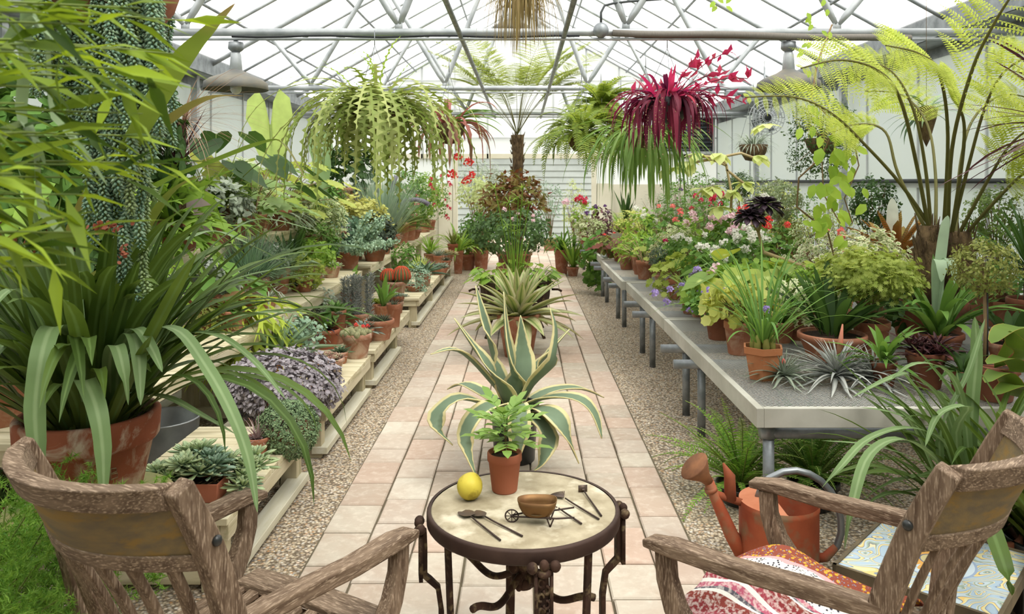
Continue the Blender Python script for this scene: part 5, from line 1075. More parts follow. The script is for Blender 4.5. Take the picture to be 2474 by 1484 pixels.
stemmed('small leaved clivia in a terracotta bowl at the right edge of the near bench', 2440, 885, .6, 105, straps(14, (.2, .32), (.045, .06), G_DARK, (.8, 1.45), (.1, .6), 'oval', segs=8), ph=50)
stemmed('tall pale strap leaved plant with two folded silvery leaf tips behind the burgundy bromeliad', 2265, 870, .6, 120, lambda r, rng, s, pr: (part(r, 'leaves', G_MID, lambda p: blades(p, rng, 34, (.4, .75), (.035, .05), (.5, 1.5), (.4, 1.7), r0=(0, .06), z0=s, segs=9)), part(r, 'folded_leaves', leaf('pale_fold', '9fbb9a', 'b4cbac', trans=.2), lambda p: [ribbon(p, [(0, 0, s), (.0, -.02, s+.35), (.02, -.04, s+.62), (.04, -.04, s+.72)], .065, 'strap'), ribbon(p, [(0, 0, s), (-.01, -.02, s+.3), (-.02, -.05, s+.45), (-.03, -.1, s+.42), (-.035, -.11, s+.33)], .07), ribbon(p, [(0, 0, s), (.02, -.02, s+.3), (.03, -.05, s+.46), (.035, -.1, s+.42), (.04, -.11, s+.32)], .065)])), TERRA_D, ph=60)
stemmed('large plain terracotta pot of trailing leaves at the back right of the second bench', 2400, 790, .6, 120, bigleaf(9, (.1, .25), .12, G_MID, 'oval'), ph=100)
# orange edged fleshy leaves at the right edge
r = mk('fleshy_leaved_plant', 'plant of thick green leaves with orange edges at the right edge of the near bench', 'potted plant', (2.28, 3.75, .602)); rng = RS(); s0 = pot(r, .11, .17, TERRA_D); O = Vector((2.28, 3.75, .602)); p = MB()
for a, b_, c_ in (((2460, 960), (2420, 900), (2380, 925)), ((2470, 900), (2430, 865), (2385, 880)), ((2470, 800), (2430, 795), (2395, 830)), ((2474, 950), (2450, 930), (2400, 955)), ((2480, 860), (2460, 840), (2440, 800))):
    ribbon(p, [(0, 0, s0), tuple(at(a[0], a[1], 3.5)-O), tuple(at(b_[0], b_[1], 3.35)-O), tuple(at(c_[0], c_[1], 3.3)-O)], .11, 'oval', ch=.12)
p.build('leaves', leaf('fleshy_orange_edge', '4f6f26', '66842e', margin='b08a3c', mw=.97, trans=.18), r)
stemmed('dark green bromeliad in a shadowed pot near the right end of the bench front', 2330, 1000-40, .6, 70, straps(20, (.14, .24), (.03, .04), G_DARK, (.2, 1.3), (.4, 1.3), 'lance'), TERRA_D, ph=60)

# ---------------------------------------------------------------- right bench: the small pots along its edge
stemmed('low bushy herb, farthest of the three small terracotta pots on the bench edge', 1514, 652, .6, 40, lambda r, rng, s, pr: part(r, 'foliage', G_BRIGHT, lambda p: bush(p, rng, 60, 7, (0, 0, s+.13), (.19, .16, .13), (.02, .03), 'oval')), ph=34)
stemmed('narrow terracotta pot with a bare leggy geranium, between the two short pots', 1543, 664, .6, 30, bigleaf(12, (.2, .42), .07, G_BRIGHT, 'round', stalk=PALEST), ph=42)
stemmed('yellow green leafy geranium in the nearest of the small terracotta pots on the bench edge', 1558, 676, .6, 44, bigleaf(16, (.14, .4), .075, G_LIME, 'round', stalk=PALEST), ph=44)
stemmed('dark grey green ball topiary on a short stem at the bench edge', 1598, 700, .6, 36, standard(.07, .13, leaf('leaf_topiary', '4a6048', '627860'), .014, 260), TERRA_L, ph=36)
bushy('lime lobed geranium spilling over the bench edge beside the ball topiary', 1640, 612, 7.0, 120, G_LIME, 'lobed', .075, k=46, mm=4, low=.6, sq=.6, up=.6)
bushy('yellowish fine leaved plant drooping behind the lime lobed geranium', 1660, 598, 7.6, 120, G_YEL, 'lacy', .05, k=50, mm=5)
stemmed('near black leaved plant at the bench edge, left of the mauve flowers', 1668, 760, .6, 48, bigleaf(26, (.08, .26), .085, G_BLACK, 'lance', aspect=1.5), TERRA_D, ph=56)
def mauve(r, rng, s, pr):
    part(r, 'foliage', G_GREY, lambda p: blades(p, rng, 90, (.12, .24), (.006, .01), (.2, 1.4), (.6, 1.8), z0=s, segs=5)); t = MB(); pts = []
    for k in range(13): pa = arc((0, 0, s), k*2.4, rng.uniform(.3, 1.3), rng.uniform(.15, .38), rng.uniform(.6, 1.6), 6); tube(t, pa, .002, 4, False); pts.append(pa[-1])
    t.build('stalks', STEM, r); flowers(r, rng, pts, 'mauve', 1.0)
stemmed('mauve flowered cape primrose hanging over the bench edge', 1688, 768, .6, 42, mauve, ph=60)
stemmed('second mauve flowered plant in a white rimmed pot beside the cape primrose', 1742, 790, .6, 44, mauve, TERRA_L, ph=52)
bushy('dense blue green geranium with mauve flowers, in a dark pot on the near bench', 1738, 716, 5.2, 150, G_MID, 'lobed', .05, k=80, mm=6, fl='mauve', nf=6, pm=TERRA_D, pr=.1, ph=.21, low=-.15, fs=.9)
bushy('lime yellow geranium above two dark pots, left of the orchid', 1785, 700, 4.75, 150, G_YEL, 'round', .07, k=44, mm=4, pm=TERRA, pr=.09, ph=.2, low=-.3)
stemmed('broad leaved plant with green and yellow marbled heart leaves behind the orchid', 1830, 800, .6, 110, bigleaf(15, (.28, .5), .24, leaf('marbled_heart', '4f7f4c', 'a9be48', mid='b9cf7a', trans=.35), 'heart', aspect=1.1), TERRA_D, ph=60)
stemmed('clump of thin arching rush like leaves between the orchid and the clivia', 1885, 830, .6, 70, straps(80, (.25, .5), (.006, .01), G_MID, (.7, 1.5), (.2, 1.6)), ph=50)

# ---------------------------------------------------------------- right bench: the mass of foliage and flowers
B = bushy
B('broad light green scented geranium, the feathery mass in the middle of the near bench', 2105, 605, 4.75, 240, G_LIME, 'lacy', .036, k=330, mm=9, shell=.25, low=-.35, pr=.11, ph=.2, up=.8, tw=PALEST, pm=TERRA)
B('second feathery light green geranium, just left of the broadest one', 1975, 645, 5.3, 160, G_BRIGHT, 'lacy', .04, k=150, mm=7, up=.8)
B('cream edged small leaved plant behind the feathery geraniums', 2110, 545, 5.9, 200, G_VAR, 'lobed', .045, k=110, mm=7, up=.7)
B('cream variegated geranium with coral flowers in front of the vine', 2000, 560, 6.2, 180, G_VAR, 'lobed', .045, k=90, mm=6, fl='salmon', nf=5, up=.6)
B('variegated ivy with pale edges low between the feathery geraniums', 1935, 690, 5.2, 170, G_VAR, 'lobed', .07, k=60, mm=4, up=.5)
stemmed('olive green ball headed little tree among the geraniums', 1905, 690, .6, 46, standard(.25, .14, G_OLIVE, .02, 190), ph=50)
B('white flowered geranium nearest the bench edge, middle of the bench', 1715, 610, 6.4, 150, G_MID, 'round', .06, k=60, mm=5, fl='white', nf=6)
B('pale pink single flowered geranium standing above the mauve flowers', 1712, 665, 5.9, 110, G_BRIGHT, 'round', .06, k=40, mm=5, fl='pink', nf=2, fs=1.3)
B('geranium with many white flower heads in front of the dark aeonium', 1800, 562, 6.6, 170, G_MID, 'round', .06, k=70, mm=5, fl='white', nf=13, fs=1.15)
B('largest pink headed geranium beside the dark aeonium', 1775, 522, 7.4, 150, G_MID, 'round', .06, k=60, mm=5, fl='pink', nf=10, fs=1.2)
B('pink geranium left of the largest pink one', 1692, 522, 8.0, 140, G_BRIGHT, 'round', .055, k=60, mm=5, fl='pink', nf=7, fs=1.2)
B('white geranium in the second row, below the pink heads', 1680, 570, 7.3, 150, G_MID, 'round', .06, k=60, mm=5, fl='white', nf=6, fs=1.0)
B('green speckled leaved bush in the middle of the flower field', 1640, 545, 8.0, 150, G_VAR, 'lobed', .04, k=90, mm=6)
B('leafy green geranium without flowers in front of the white ones', 1850, 640, 5.9, 160, G_BRIGHT, 'round', .06, k=60, mm=5)
B('light green geranium with pinkish buds right of the leafy one', 1760, 650, 5.6, 140, G_BRIGHT, 'lobed', .06, k=60, mm=5)
B('magenta flowered geranium near the bench edge beyond the ball topiary', 1600, 572, 8.6, 120, G_MID, 'round', .06, k=50, mm=5, fl='magenta', nf=3)
B('salmon geranium in front of the two dark cushion shrubs', 1610, 503, 9.6, 110, G_MID, 'round', .05, k=50, mm=5, fl='salmon', nf=5)
B('white geranium at the left of the salmon one', 1556, 505, 9.9, 110, G_BRIGHT, 'round', .05, k=50, mm=5, fl='white', nf=6)
B('nearer dark green fine leaved cushion shrub in the middle distance', 1658, 482, 9.7, 110, leaf('cushion', '41592c', '566f3a'), 'needle', .05, k=260, mm=9, up=.6)
B('farther dark green fine leaved cushion shrub, left of the other', 1606, 478, 10.6, 90, MATS['cushion'], 'needle', .05, k=240, mm=9, up=.6)
B('red flowered geranium behind the cushion shrubs', 1690, 478, 10.8, 100, G_MID, 'round', .05, k=40, mm=5, fl='red', nf=5)
B('scarlet geranium with a tall flower head, beneath the pale branched shrub', 1745, 452, 10.2, 90, G_MID, 'round', .05, k=40, mm=5, fl='red', nf=4, fs=1.2)
B('orange flowered geranium behind the largest pink one', 1800, 500, 8.4, 100, G_MID, 'round', .05, k=40, mm=5, fl='orange', nf=4)
B('coral geranium right of the dark aeonium', 1868, 535, 7.6, 90, G_MID, 'round', .05, k=50, mm=5, fl='orange', nf=4, fs=1.1)
B('lime feathery fern like bush behind the dark aeonium', 1870, 425, 8.6, 160, G_YEL, 'lance', .05, k=120, mm=8, up=.9, aspect=1.5)
stemmed('dark ball topiary on a thin stem beneath the lime branches', 1786, 659, .6, 34, standard(.75, .17, G_DARK, .02, 200), ph=30)
stemmed('large grey green ball topiary behind the dark aeonium', 1882, 686, .6, 56, standard(.5, .25, leaf('grey_topiary', '6f8556', '88996c'), .022, 330), ph=40)
B('rounded glossy shrub against the right wall, left of the tree fern', 2112, 428, 7.6, 110, G_DARK, 'oval', .034, k=190, mm=8, low=-.45, up=.4, shell=.5)
B('airy small tree against the right wall, right of the tree fern', 2405, 445, 6.4, 150, leaf('airy_green', '5c7a3a', '789448'), 'oval', .032, k=170, mm=7, low=-.4, up=.4, shell=.3)
B('cream green leafy shrub tucked beneath the round glossy shrub', 1975, 500, 7.2, 130, G_VAR, 'oval', .04, k=90, mm=7, up=.7)
B('yellow green bush filling the bench between the vine and the wall', 2020, 470, 8.8, 150, G_LIME, 'lance', .05, k=110, mm=7)
B('mid green spreading bush behind the tree fern trunks', 2330, 560, 6.2, 190, G_BRIGHT, 'oval', .04, k=110, mm=7)
B('green bush low at the right edge beneath the spiky palm', 2440, 640, 5.6, 160, G_MID, 'lance', .07, k=80, mm=6)
B('low dark leaved plant between the feathery geranium and the tree fern', 2190, 680, 5.3, 130, G_DARK, 'oval', .07, k=60, mm=5)
B('dark green large leaved bush at the back of the bench under the red hanging cactus', 1650, 420, 12.0, 130, G_MID, 'oval', .05, k=120, mm=7)
B('grey leaved fluffy shrub under the long green hanging cactus', 1590, 452, 11.6, 110, G_GREY, 'needle', .06, k=150, mm=9)
B('tall green shrub against the far right wall near the vent', 1700, 400, 13.5, 110, G_MID, 'oval', .045, k=120, mm=7)
B('fine leaved shrub near the side wall beneath the hanging coir ball', 1800, 400, 12.0, 120, G_BRIGHT, 'lance', .05, k=110, mm=7)
B('spiky agave like plant with grey blades near the side wall', 1850, 420, 9.6, 90, G_GREY, 'lance', .16, k=16, mm=7, up=1.2)
B('purple flowered shrub beside the side wall in the distance', 1640, 440, 13.0, 80, G_GREY, 'oval', .04, k=90, mm=6, fl='purple', nf=5)
B('leafy green bush beneath the round hanging jasmine', 1930, 455, 9.8, 130, G_MID, 'oval', .04, k=110, mm=7)
# far part
B('red and salmon geranium at the far end of the bench by the path', 1413, 482, 13.6, 66, G_BRIGHT, 'round', .05, k=50, mm=5, fl='red', nf=8, fs=1.3)
B('variegated geranium below the far red flowers', 1412, 520, 13.2, 50, G_VAR, 'round', .05, k=40, mm=5, fl='purple', nf=3)
B('dark purple leaved coleus beyond the bright ferns', 1452, 504, 12.6, 60, G_BURG, 'oval', .07, k=50, mm=6, fl='purple', nf=4)
B('pale variegated plant in a brown pot on the far bench edge', 1440, 530, 12.0, 50, G_VAR, 'oval', .04, k=50, mm=6, pm=TERRA_D, low=-.4)
stemmed('bright sword fern on the bench beyond the copper begonia', 1500, 592, .6, 40, lambda r, rng, s, pr: fern(r, rng, 40, (.35, .6), (.5, 1.4), (.7, 1.7), (0, 0, s), .06, .014, 24, G_BRIGHT), ph=30)
stemmed('strap leaved bright green plant right of the sword fern', 1560, 600, .6, 40, straps(46, (.35, .62), (.03, .05), G_BRIGHT, (.5, 1.4), (.6, 1.7), 'lance'), ph=30)
stemmed('mother in law tongue with stiff dark blades under the green hanging cactus', 1512, 560, .6, 36, straps(18, (.4, .75), (.06, .08), G_DARK, (1.1, 1.5), (-.1, .2), 'lance'), ph=30)
stemmed('copper leaved begonia with round dark leaves near the bench edge', 1500, 632, .6, 44, bigleaf(24, (.14, .36), .16, G_COP, 'round', (.3, 1.3)), TERRA_D, ph=36)
B('orange flowered plant trailing from the bench edge under the copper begonia', 1478, 575, 10.8, 60, G_OLIVE, 'round', .06, k=50, mm=5, low=.5, fl='orange', nf=4)
stemmed('round leaved trailing plant hanging over the bench edge in the distance', 1452, 612, .6, 30, lambda r, rng, s, pr: part(r, 'leaves', G_MID, lambda p: bush(p, rng, 46, 4, (-.08, -.05, -.12), (.17, .14, .36), (.08, .11), 'round', -.2, .08)), ph=26)
B('grassy light green plant beyond the small pots', 1545, 560, 9.2, 90, G_BRIGHT, 'lance', .09, k=46, mm=6, up=.9)
B('small bushy green plant just behind the three small pots', 1570, 590, 8.9, 80, G_BRIGHT, 'oval', .045, k=60, mm=6)
B('yellowish green bush left of the white geranium in the distance', 1520, 505, 11.4, 90, G_YEL, 'oval', .045, k=70, mm=6)
# dark aeonium
loc = on(1838, 640, .6); r = mk('tree_aeonium', 'almost black rosette headed succulent on a bare curved stem', 'potted plant', (loc.x-.02, 6.1, .602)); rng = RS(); O = Vector((loc.x-.02, 6.1, .602)); pot(r, .09, .15)
p = MB(); pa = [Vector((0, 0, .1)), at(1845, 610, 6.1)-O, at(1832, 560, 6.1)-O, at(1842, 530, 6.1)-O, at(1846, 492, 6.05)-O]; tube(p, pa, [.018, .015, .013, .012, .012], 8); pb = [pa[2], at(1822, 545, 6.05)-O, at(1812, 520, 6.0)-O]; tube(p, pb, .01, 8); p.build('stem', PALEST, r)
for q, L in ((pa[-1], .17), (pb[-1], .15)): p = MB(); rosette(p, rng, 64, L, .062, tuple(q), (-.5, 1.2), .5, 'spoon', .12, inner=.3); p.build('rosette', G_BLACK, r)
flowers(r, rng, [pa[-1]+Vector((0, 0, .05))], 'white', .9)
# banded bromeliad
loc = Vector(((2165-CX)/F*6.6, 6.6, .6)); r = mk('banded_bromeliad', 'yellow and red banded bromeliad with upright blades by the right wall', 'potted plant', loc); rng = RS(); pot(r, .15, .45, TERRA_D); p = MB(); rosette(p, rng, 17, .52, .095, (0, 0, .42), (.35, 1.35), .25, 'strap', .08, .45, inner=.8); p.build('leaves', G_BROM, r)
p = MB(); ribbon(p, [(-.05, -.05, .4), (-.07, -.08, .7), (-.08, -.1, .92)], .1, 'strap'); p.build('white_leaf', leaf('white_back', 'd9dfd2', 'e6ebe0'), r)
# pale shrub with bare curving branches
r = mk('pale_branched_shrub', 'leggy shrub with bare pale branches and drooping pale green leaves, below the red cactus', 'potted plant', (at(1750, 500, 7.6).x, 7.6, .6)); O = Vector((at(1750, 500, 7.6).x, 7.6, .6)); rng = RS(); pot(r, .12, .2); t, f = MB(), MB()
for ln in ([(1752, 640), (1762, 560), (1768, 470), (1755, 400), (1740, 380), (1690, 378)], [(1755, 400), (1720, 385), (1660, 395), (1630, 400)], [(1768, 470), (1740, 480), (1722, 450), (1720, 470)], [(1740, 380), (1790, 370), (1830, 385)], [(1755, 410), (1780, 430), (1800, 445)]): tube(t, [at(a, b, 7.6)-O if j or a != 1752 else Vector((0, 0, .15)) for j, (a, b) in enumerate(ln)], .013, 6, False)
for a, b in ((1690, 370), (1640, 400), (1740, 370), (1830, 375), (1800, 440), (1722, 450), (1700, 455), (1620, 405), (1660, 390), (1770, 460), (1850, 300), (1735, 500)):
    q = np.array(tuple(at(a, b, 7.6)-O)); n = 7; az = rng.rand(n)*6.28; D = np.stack([np.cos(az), np.sin(az), -.5+.3*rng.randn(n)], -1); scatter(f, rng, np.tile(q, (n, 1)), D, np.tile([0, 0, 1.], (n, 1)), (.12, .2), 'oval', 1.0)
t.build('branches', PALEST, r); f.build('leaves', leaf('pale_leaf', 'bccf7a', 'd0dc98', trans=.4), r)

# ---------------------------------------------------------------- tree fern on the right bench
TFO = Vector((at(2255, 600, 5.15).x, 5.15, .602)); r = mk('potted_tree_fern', 'yellow green tree fern with tall bare stalks and two hairy trunks, filling the upper right', 'potted fern', TFO); rng = RS(); s0 = pot(r, .21, .26, TERRA_D)
p = MB()
for (x0, x1, zt) in ((2245, 2243, 545), (2322, 2318, 560)):
    a, b = at(x0, 640, 5.1)-TFO, at(x1, zt, 5.1)-TFO; tube(p, [Vector((a.x*.6, 0, .2)), a, a.lerp(b, .5), b], [.09, .095, .09, .06], 14)
    for k in range(60): an = rng.rand()*6.28; z = rng.uniform(0, 1); q = a.lerp(b, z)+Vector((.085*math.cos(an), .085*math.sin(an), 0)); tube(p, [q, q+Vector((.02*math.cos(an), .02*math.sin(an), .05+.05*rng.rand()))], [.007, .002], 4, False)
p.build('trunk', BARK, r); f, t = MB(), MB()
def tff(pts, bare, lw, n=17, w=.5, pn=17):
    UP_ = (rng.uniform(-.2, .2), -.75, .7)
    q = [at(*a)-TFO for a in pts]; m = len(q); P = np.array([tuple(x) for x in q]); out = []
    for u in np.linspace(0, m-1, 25):
        i = min(int(u), m-2); h = u-i; p0, p1, p2, p3 = P[max(i-1, 0)], P[i], P[i+1], P[min(i+2, m-1)]; out.append(.5*((2*p1)+(-p0+p2)*h+(2*p0-5*p1+4*p2-p3)*h*h+(-p0+3*p1-3*p2+p3)*h**3))
    tube(t, out, [.012*(1-.8*i/24)+.002 for i in range(25)], 6, False); k = int(bare*24); frond(f, rng, out[k:], n, lw, w, 1.15, .25, pn, .05, prof=lambda t_: np.clip(np.sin(PI*(.18+.8*t_)), .1, 1), fold=.1, updir=UP_)
tff([(2255, 560, 5.1), (2180, 450, 5.0), (2090, 350, 4.9), (2010, 275, 4.8), (1920, 235, 4.7), (1800, 235, 4.6)], .42, .34)
tff([(2245, 560, 5.1), (2215, 400, 4.9), (2175, 240, 4.6), (2120, 170, 4.4), (2030, 145, 4.3), (1935, 165, 4.2)], .5, .36, 18)
tff([(2250, 560, 5.1), (2235, 400, 5.0), (2205, 260, 4.9), (2150, 170, 4.9), (2060, 140, 4.9)], .55, .32)
tff([(2290, 560, 5.0), (2300, 360, 4.5), (2345, 180, 4.0), (2400, 60, 3.7), (2470, -50, 3.5)], .38, .36, 18)
tff([(2300, 560, 5.1), (2340, 400, 4.9), (2380, 260, 4.7), (2430, 170, 4.5), (2520, 120, 4.4)], .5, .33)
tff([(2320, 560, 5.1), (2390, 430, 4.9), (2450, 340, 4.7), (2540, 280, 4.6)], .45, .33)
tff([(2330, 570, 5.1), (2420, 470, 4.8), (2500, 400, 4.6), (2600, 370, 4.5)], .4, .3)
tff([(2260, 560, 5.2), (2260, 420, 5.4), (2240, 300, 5.6), (2180, 230, 5.8), (2090, 220, 5.9)], .5, .34)
tff([(2310, 560, 5.2), (2320, 400, 5.4), (2350, 290, 5.6), (2420, 230, 5.8), (2500, 240, 5.9)], .5, .34)
tff([(2240, 560, 5.1), (2170, 420, 5.2), (2140, 320, 5.3), (2080, 300, 5.4), (2010, 320, 5.4)], .62, .26)
tff([(2280, 560, 5.1), (2290, 330, 4.7), (2270, 180, 4.3), (2220, 130, 4.1), (2140, 110, 4.0)], .6, .34)
tff([(2300, 560, 5.1), (2330, 330, 4.8), (2310, 240, 4.6), (2290, 190, 4.5)], .7, .24)
f.build('fronds', G_TF, r); t.build('stalks', leaf('hairy_stalk', '6f743a', '7d7844'), r)
r = mk('staghorn_cone', 'dark hanging cone of roots between the tree fern stalks', 'hanging plant', at(2238, 270, 5.9)); p = MB(); lathe(p, [(0, -.27), (.03, -.2), (.07, -.05), (.08, .03), (0, .05)], 14); tube(p, [(0, 0, .04), (.0, .0, 1.0)], .002, 4); p.build('cone', BARK, r); rng = RS(); part(r, 'leaves', G_BLUE, lambda p: blades(p, rng, 24, (.2, .5), (.02, .03), (-.4, .8), (.4, 1.6), prof='lance'))
# spiky palm at the right edge and cordyline above
r = mk('spiky_palm', 'dark green spiky palm with narrow blades at the right edge behind the bench plants', 'potted plant', (at(2490, 600, 5.0).x, 5.0, .602)); rng = RS(); s0 = pot(r, .14, .3, TERRA_D); part(r, 'leaves', G_DARK, lambda p: blades(p, rng, 90, (.35, .62), (.014, .022), (-.1, 1.4), (.1, .9), z0=s0+.2, segs=6)); part(r, 'trunk', BARK, lambda p: tube(p, [(0, 0, s0), (0, 0, s0+.25)], .04, 10))
r = mk('purple_cordyline', 'dark purple brown spiky blades reaching in at the upper right edge', 'potted plant', (2.95, 4.1, .602)); rng = RS(); s0 = pot(r, .15, .28, TERRA_D); part(r, 'stem', BARK, lambda p: tube(p, [(0, 0, s0), (.0, 0, 1.35)], .03, 10)); part(r, 'leaves', G_BURG, lambda p: blades(p, rng, 70, (.5, .85), (.018, .03), (-.4, 1.5), (.2, .9), z0=1.33, segs=7))

# ---------------------------------------------------------------- ground plants, right foreground
def groundfern(label, px, Y, n, L, m, dbl=0, name='potted_sword_fern', ph=.1):
    X = (px-CX)/F*Y; r = mk(name, label, 'potted fern', (X, Y, 0)); rng = RS(); s0 = pot(r, .13, ph, BLACK); fern(r, rng, n, L, (.3, 1.45), (.4, 1.5), (0, 0, s0), .04, .011, 30, m, droop=.15, prof=lambda t: np.clip(np.sin(PI*(.1+.85*t)), .1, 1)); return r
groundfern('left of two bright ferns growing on the gravel behind the watering can', 1790, 4.0, 70, (.3, .58), G_ASP)
groundfern('right of two ferns on the gravel under the mesh bench, behind the watering can handle', 1965, 3.95, 80, (.3, .6), leaf('fern_dark', '3d6d26', '5c8a34', trans=.35), ph=.14)
r = mk('potted_spider_lily', 'strap leaved plant with arching grey green leaves behind the right armchair', 'potted plant', (1.78, 3.05, 0)); O = Vector((1.78, 3.05, 0)); rng = RS(); s0 = pot(r, .16, .3, TERRA_D); p = MB()
blades(p, rng, 60, (.45, .9), (.026, .038), (.8, 1.5), (.3, 1.9), r0=(0, .09), z0=s0, segs=10, ch=.3, side_bend=.3, pw=1.7); p.build('leaves', G_STRAP, r); p = MB()
RB([(2330, 1230, 3.0), (2290, 1080, 2.9), (2200, 1035, 2.8), (2100, 1060, 2.7), (2030, 1130, 2.6), (1985, 1180, 2.6)], .036, n=22)
RB([(2330, 1230, 3.0), (2270, 1120, 2.85), (2180, 1062, 2.7), (2100, 1100, 2.6), (2060, 1220, 2.5), (2040, 1330, 2.5)], .042, n=22)
RB([(2340, 1230, 3.0), (2290, 1000, 2.9), (2210, 910, 2.85), (2150, 915, 2.8), (2060, 960, 2.7)], .036, n=20)
RB([(2350, 1230, 3.0), (2330, 1000, 2.9), (2290, 900, 2.85), (2210, 880, 2.8), (2140, 930, 2.8)], .034, n=20)
RB([(2340, 1230, 3.05), (2350, 980, 3.0), (2360, 860, 3.0), (2355, 765, 3.0)], .05, n=16)
RB([(2300, 1230, 3.0), (2270, 1060, 2.9), (2340, 900, 2.9), (2380, 770, 2.95)], .03, n=16)
RB([(2320, 1250, 3.0), (2240, 1130, 2.9), (2120, 1080, 2.85), (1985, 1065, 2.8)], .026, n=18)
RB([(2350, 1250, 3.0), (2310, 1060, 2.8), (2340, 985, 2.7), (2270, 1000, 2.65), (2235, 1080, 2.6)], .034, n=18)
RB([(2300, 1250, 3.0), (2210, 1040, 3.0), (2160, 1000, 3.0), (2080, 985, 3.0)], .034, n=18)
p.build('arching_leaves', MATS['leaf_strap_upper'], r)
r = mk('potted_clivia', 'dark strap leaved plant behind the painted tile table at the right edge', 'potted plant', (2.0, 2.95, 0)); O = Vector((2.0, 2.95, 0)); s0 = pot(r, .17, .3, BLACK); p = MB()
blades(p, rng, 60, (.45, .85), (.035, .05), (.7, 1.5), (.4, 1.9), r0=(0, .09), z0=s0, segs=10, ch=.3, side_bend=.3); 
RB([(2500, 1260, 2.7), (2440, 1180, 2.6), (2360, 1180, 2.5), (2400, 1290, 2.4), (2430, 1380, 2.3), (2445, 1440, 2.3)], .06, n=20); RB([(2500, 1260, 2.7), (2440, 1080, 2.6), (2430, 1000, 2.5), (2470, 1080, 2.4), (2500, 1200, 2.4)], .05, n=18); p.build('leaves', G_STRAP, r)
# ---------------------------------------------------------------- the path: agaves, barrel, shrub, tree fern
c = on(1220, 1180, TZ); r = mk('potted_seedling', 'young leafy shoot in a small clean terracotta pot on the round table', 'potted plant', (at(1219, 0, 2.56).x, 2.56, TZ+.001)); rng = RS(); s0 = pot(r, .057, .128, TERRA_N)
p = MB(); tube(p, [(0, 0, s0), (.004, .0, .16), (0, 0, .22)], [.004, .0035, .002], 7); p.build('stem', BROWN, r); f = MB()
for k in range(17):
    a = k*2.4; z = .15+.005*k; n = 1; e = .25+.05*k; pa = arc((0, 0, z), a, e, rng.uniform(.06, .11), .7, 5); q = np.array([tuple(x) for x in pa]); d = unit(q[-1]-q[0]); up = np.tile([0, 0, 1.], (1, 1))
    for j in (1, 3, 4): 
        for sg in (-1, 1): dd = d+sg*np.cross(d, [0, 0, 1.])*.9; scatter(f, rng, q[j:j+1], dd[None], up, rng.uniform(.04, .062), 'oval', .85)
    scatter(f, rng, q[-1:], d[None], up, .065, 'oval', .85); tube(f, pa, .001, 3, False)
f.build('leaves', leaf('seedling_leaf', '6f9a45', '8fb360', trans=.35), r)
c = on(1243, 1130, 0); r = mk('potted_variegated_agave', 'grey green agave with cream edged leaves in a black pot on the path', 'potted agave', (at(1243, 0, 4.55).x, 4.55, .026)); O = Vector(r.location); s0 = pot(r, .145, .33, BLACK, True, .93, .8)
G_AG2 = G_AG
def aleaf(pts, w, **k): p = MB(); ribbon(p, [tuple(at(*a)-O) for a in pts], w, 'agave', ch=.35, n=16, **k); o = p.build('leaf', G_AG, r); s_ = o.modifiers.new('t', 'SOLIDIFY'); s_.thickness = .006
C0 = (1243, 1000, 4.55)
for pts, w in (([C0, (1240, 920, 4.5), (1222, 820, 4.5), (1218, 705, 4.5)], .155), ([C0, (1262, 920, 4.6), (1262, 850, 4.65), (1258, 762, 4.65)], .135), ([C0, (1205, 930, 4.4), (1150, 850, 4.4), (1098, 768, 4.4)], .15), ([C0, (1200, 900, 4.7), (1175, 800, 4.7), (1150, 690, 4.75)], .12),
        ([C0, (1290, 930, 4.5), (1335, 880, 4.4), (1345, 800, 4.4), (1328, 745, 4.4)], .14), ([C0, (1290, 900, 4.7), (1330, 850, 4.7), (1375, 795, 4.7)], .12), ([C0, (1190, 930, 4.5), (1110, 850, 4.4), (1040, 855, 4.3)], .10), ([C0, (1180, 980, 4.3), (1110, 965, 4.2), (1062, 1000, 4.15), (1058, 1040, 4.1), (1095, 1075, 4.1)], .12),
        ([C0, (1200, 980, 4.2), (1150, 1010, 4.1), (1125, 1070, 4.05), (1150, 1150, 4.0)], .13), ([C0, (1250, 980, 4.2), (1255, 1020, 4.1), (1250, 1080, 4.1), (1245, 1140, 4.1)], .11), ([C0, (1300, 990, 4.3), (1340, 1010, 4.15), (1370, 1060, 4.1), (1400, 1120, 4.1)], .13), ([C0, (1310, 965, 4.4), (1390, 965, 4.3), (1435, 1000, 4.25), (1455, 1060, 4.2)], .11),
        ([C0, (1290, 1010, 4.25), (1325, 1060, 4.15), (1310, 1120, 4.1), (1285, 1140, 4.1)], .1), ([C0, (1320, 950, 4.8), (1400, 940, 4.9), (1460, 960, 5.0)], .1), ([C0, (1180, 960, 4.8), (1120, 930, 5.0), (1080, 940, 5.1)], .1)): aleaf(pts, w)
c = on(1252, 872, 0); r = mk('potted_furcraea', 'pale yellow green striped rosette in a tall terracotta pot on the path behind the agave', 'potted agave', (at(1253, 0, 7.25).x, 7.25, .026)); rng = RS(); s0 = pot(r, .205, .40, TERRA, True, .9, .62)
f = MB(); rosette(f, rng, 52, .6, .13, (0, 0, s0), (-.1, 1.45), .65, 'lance', .08, .35, 8, inner=.9, r0=.05); f.build('leaves', G_FUR, r)
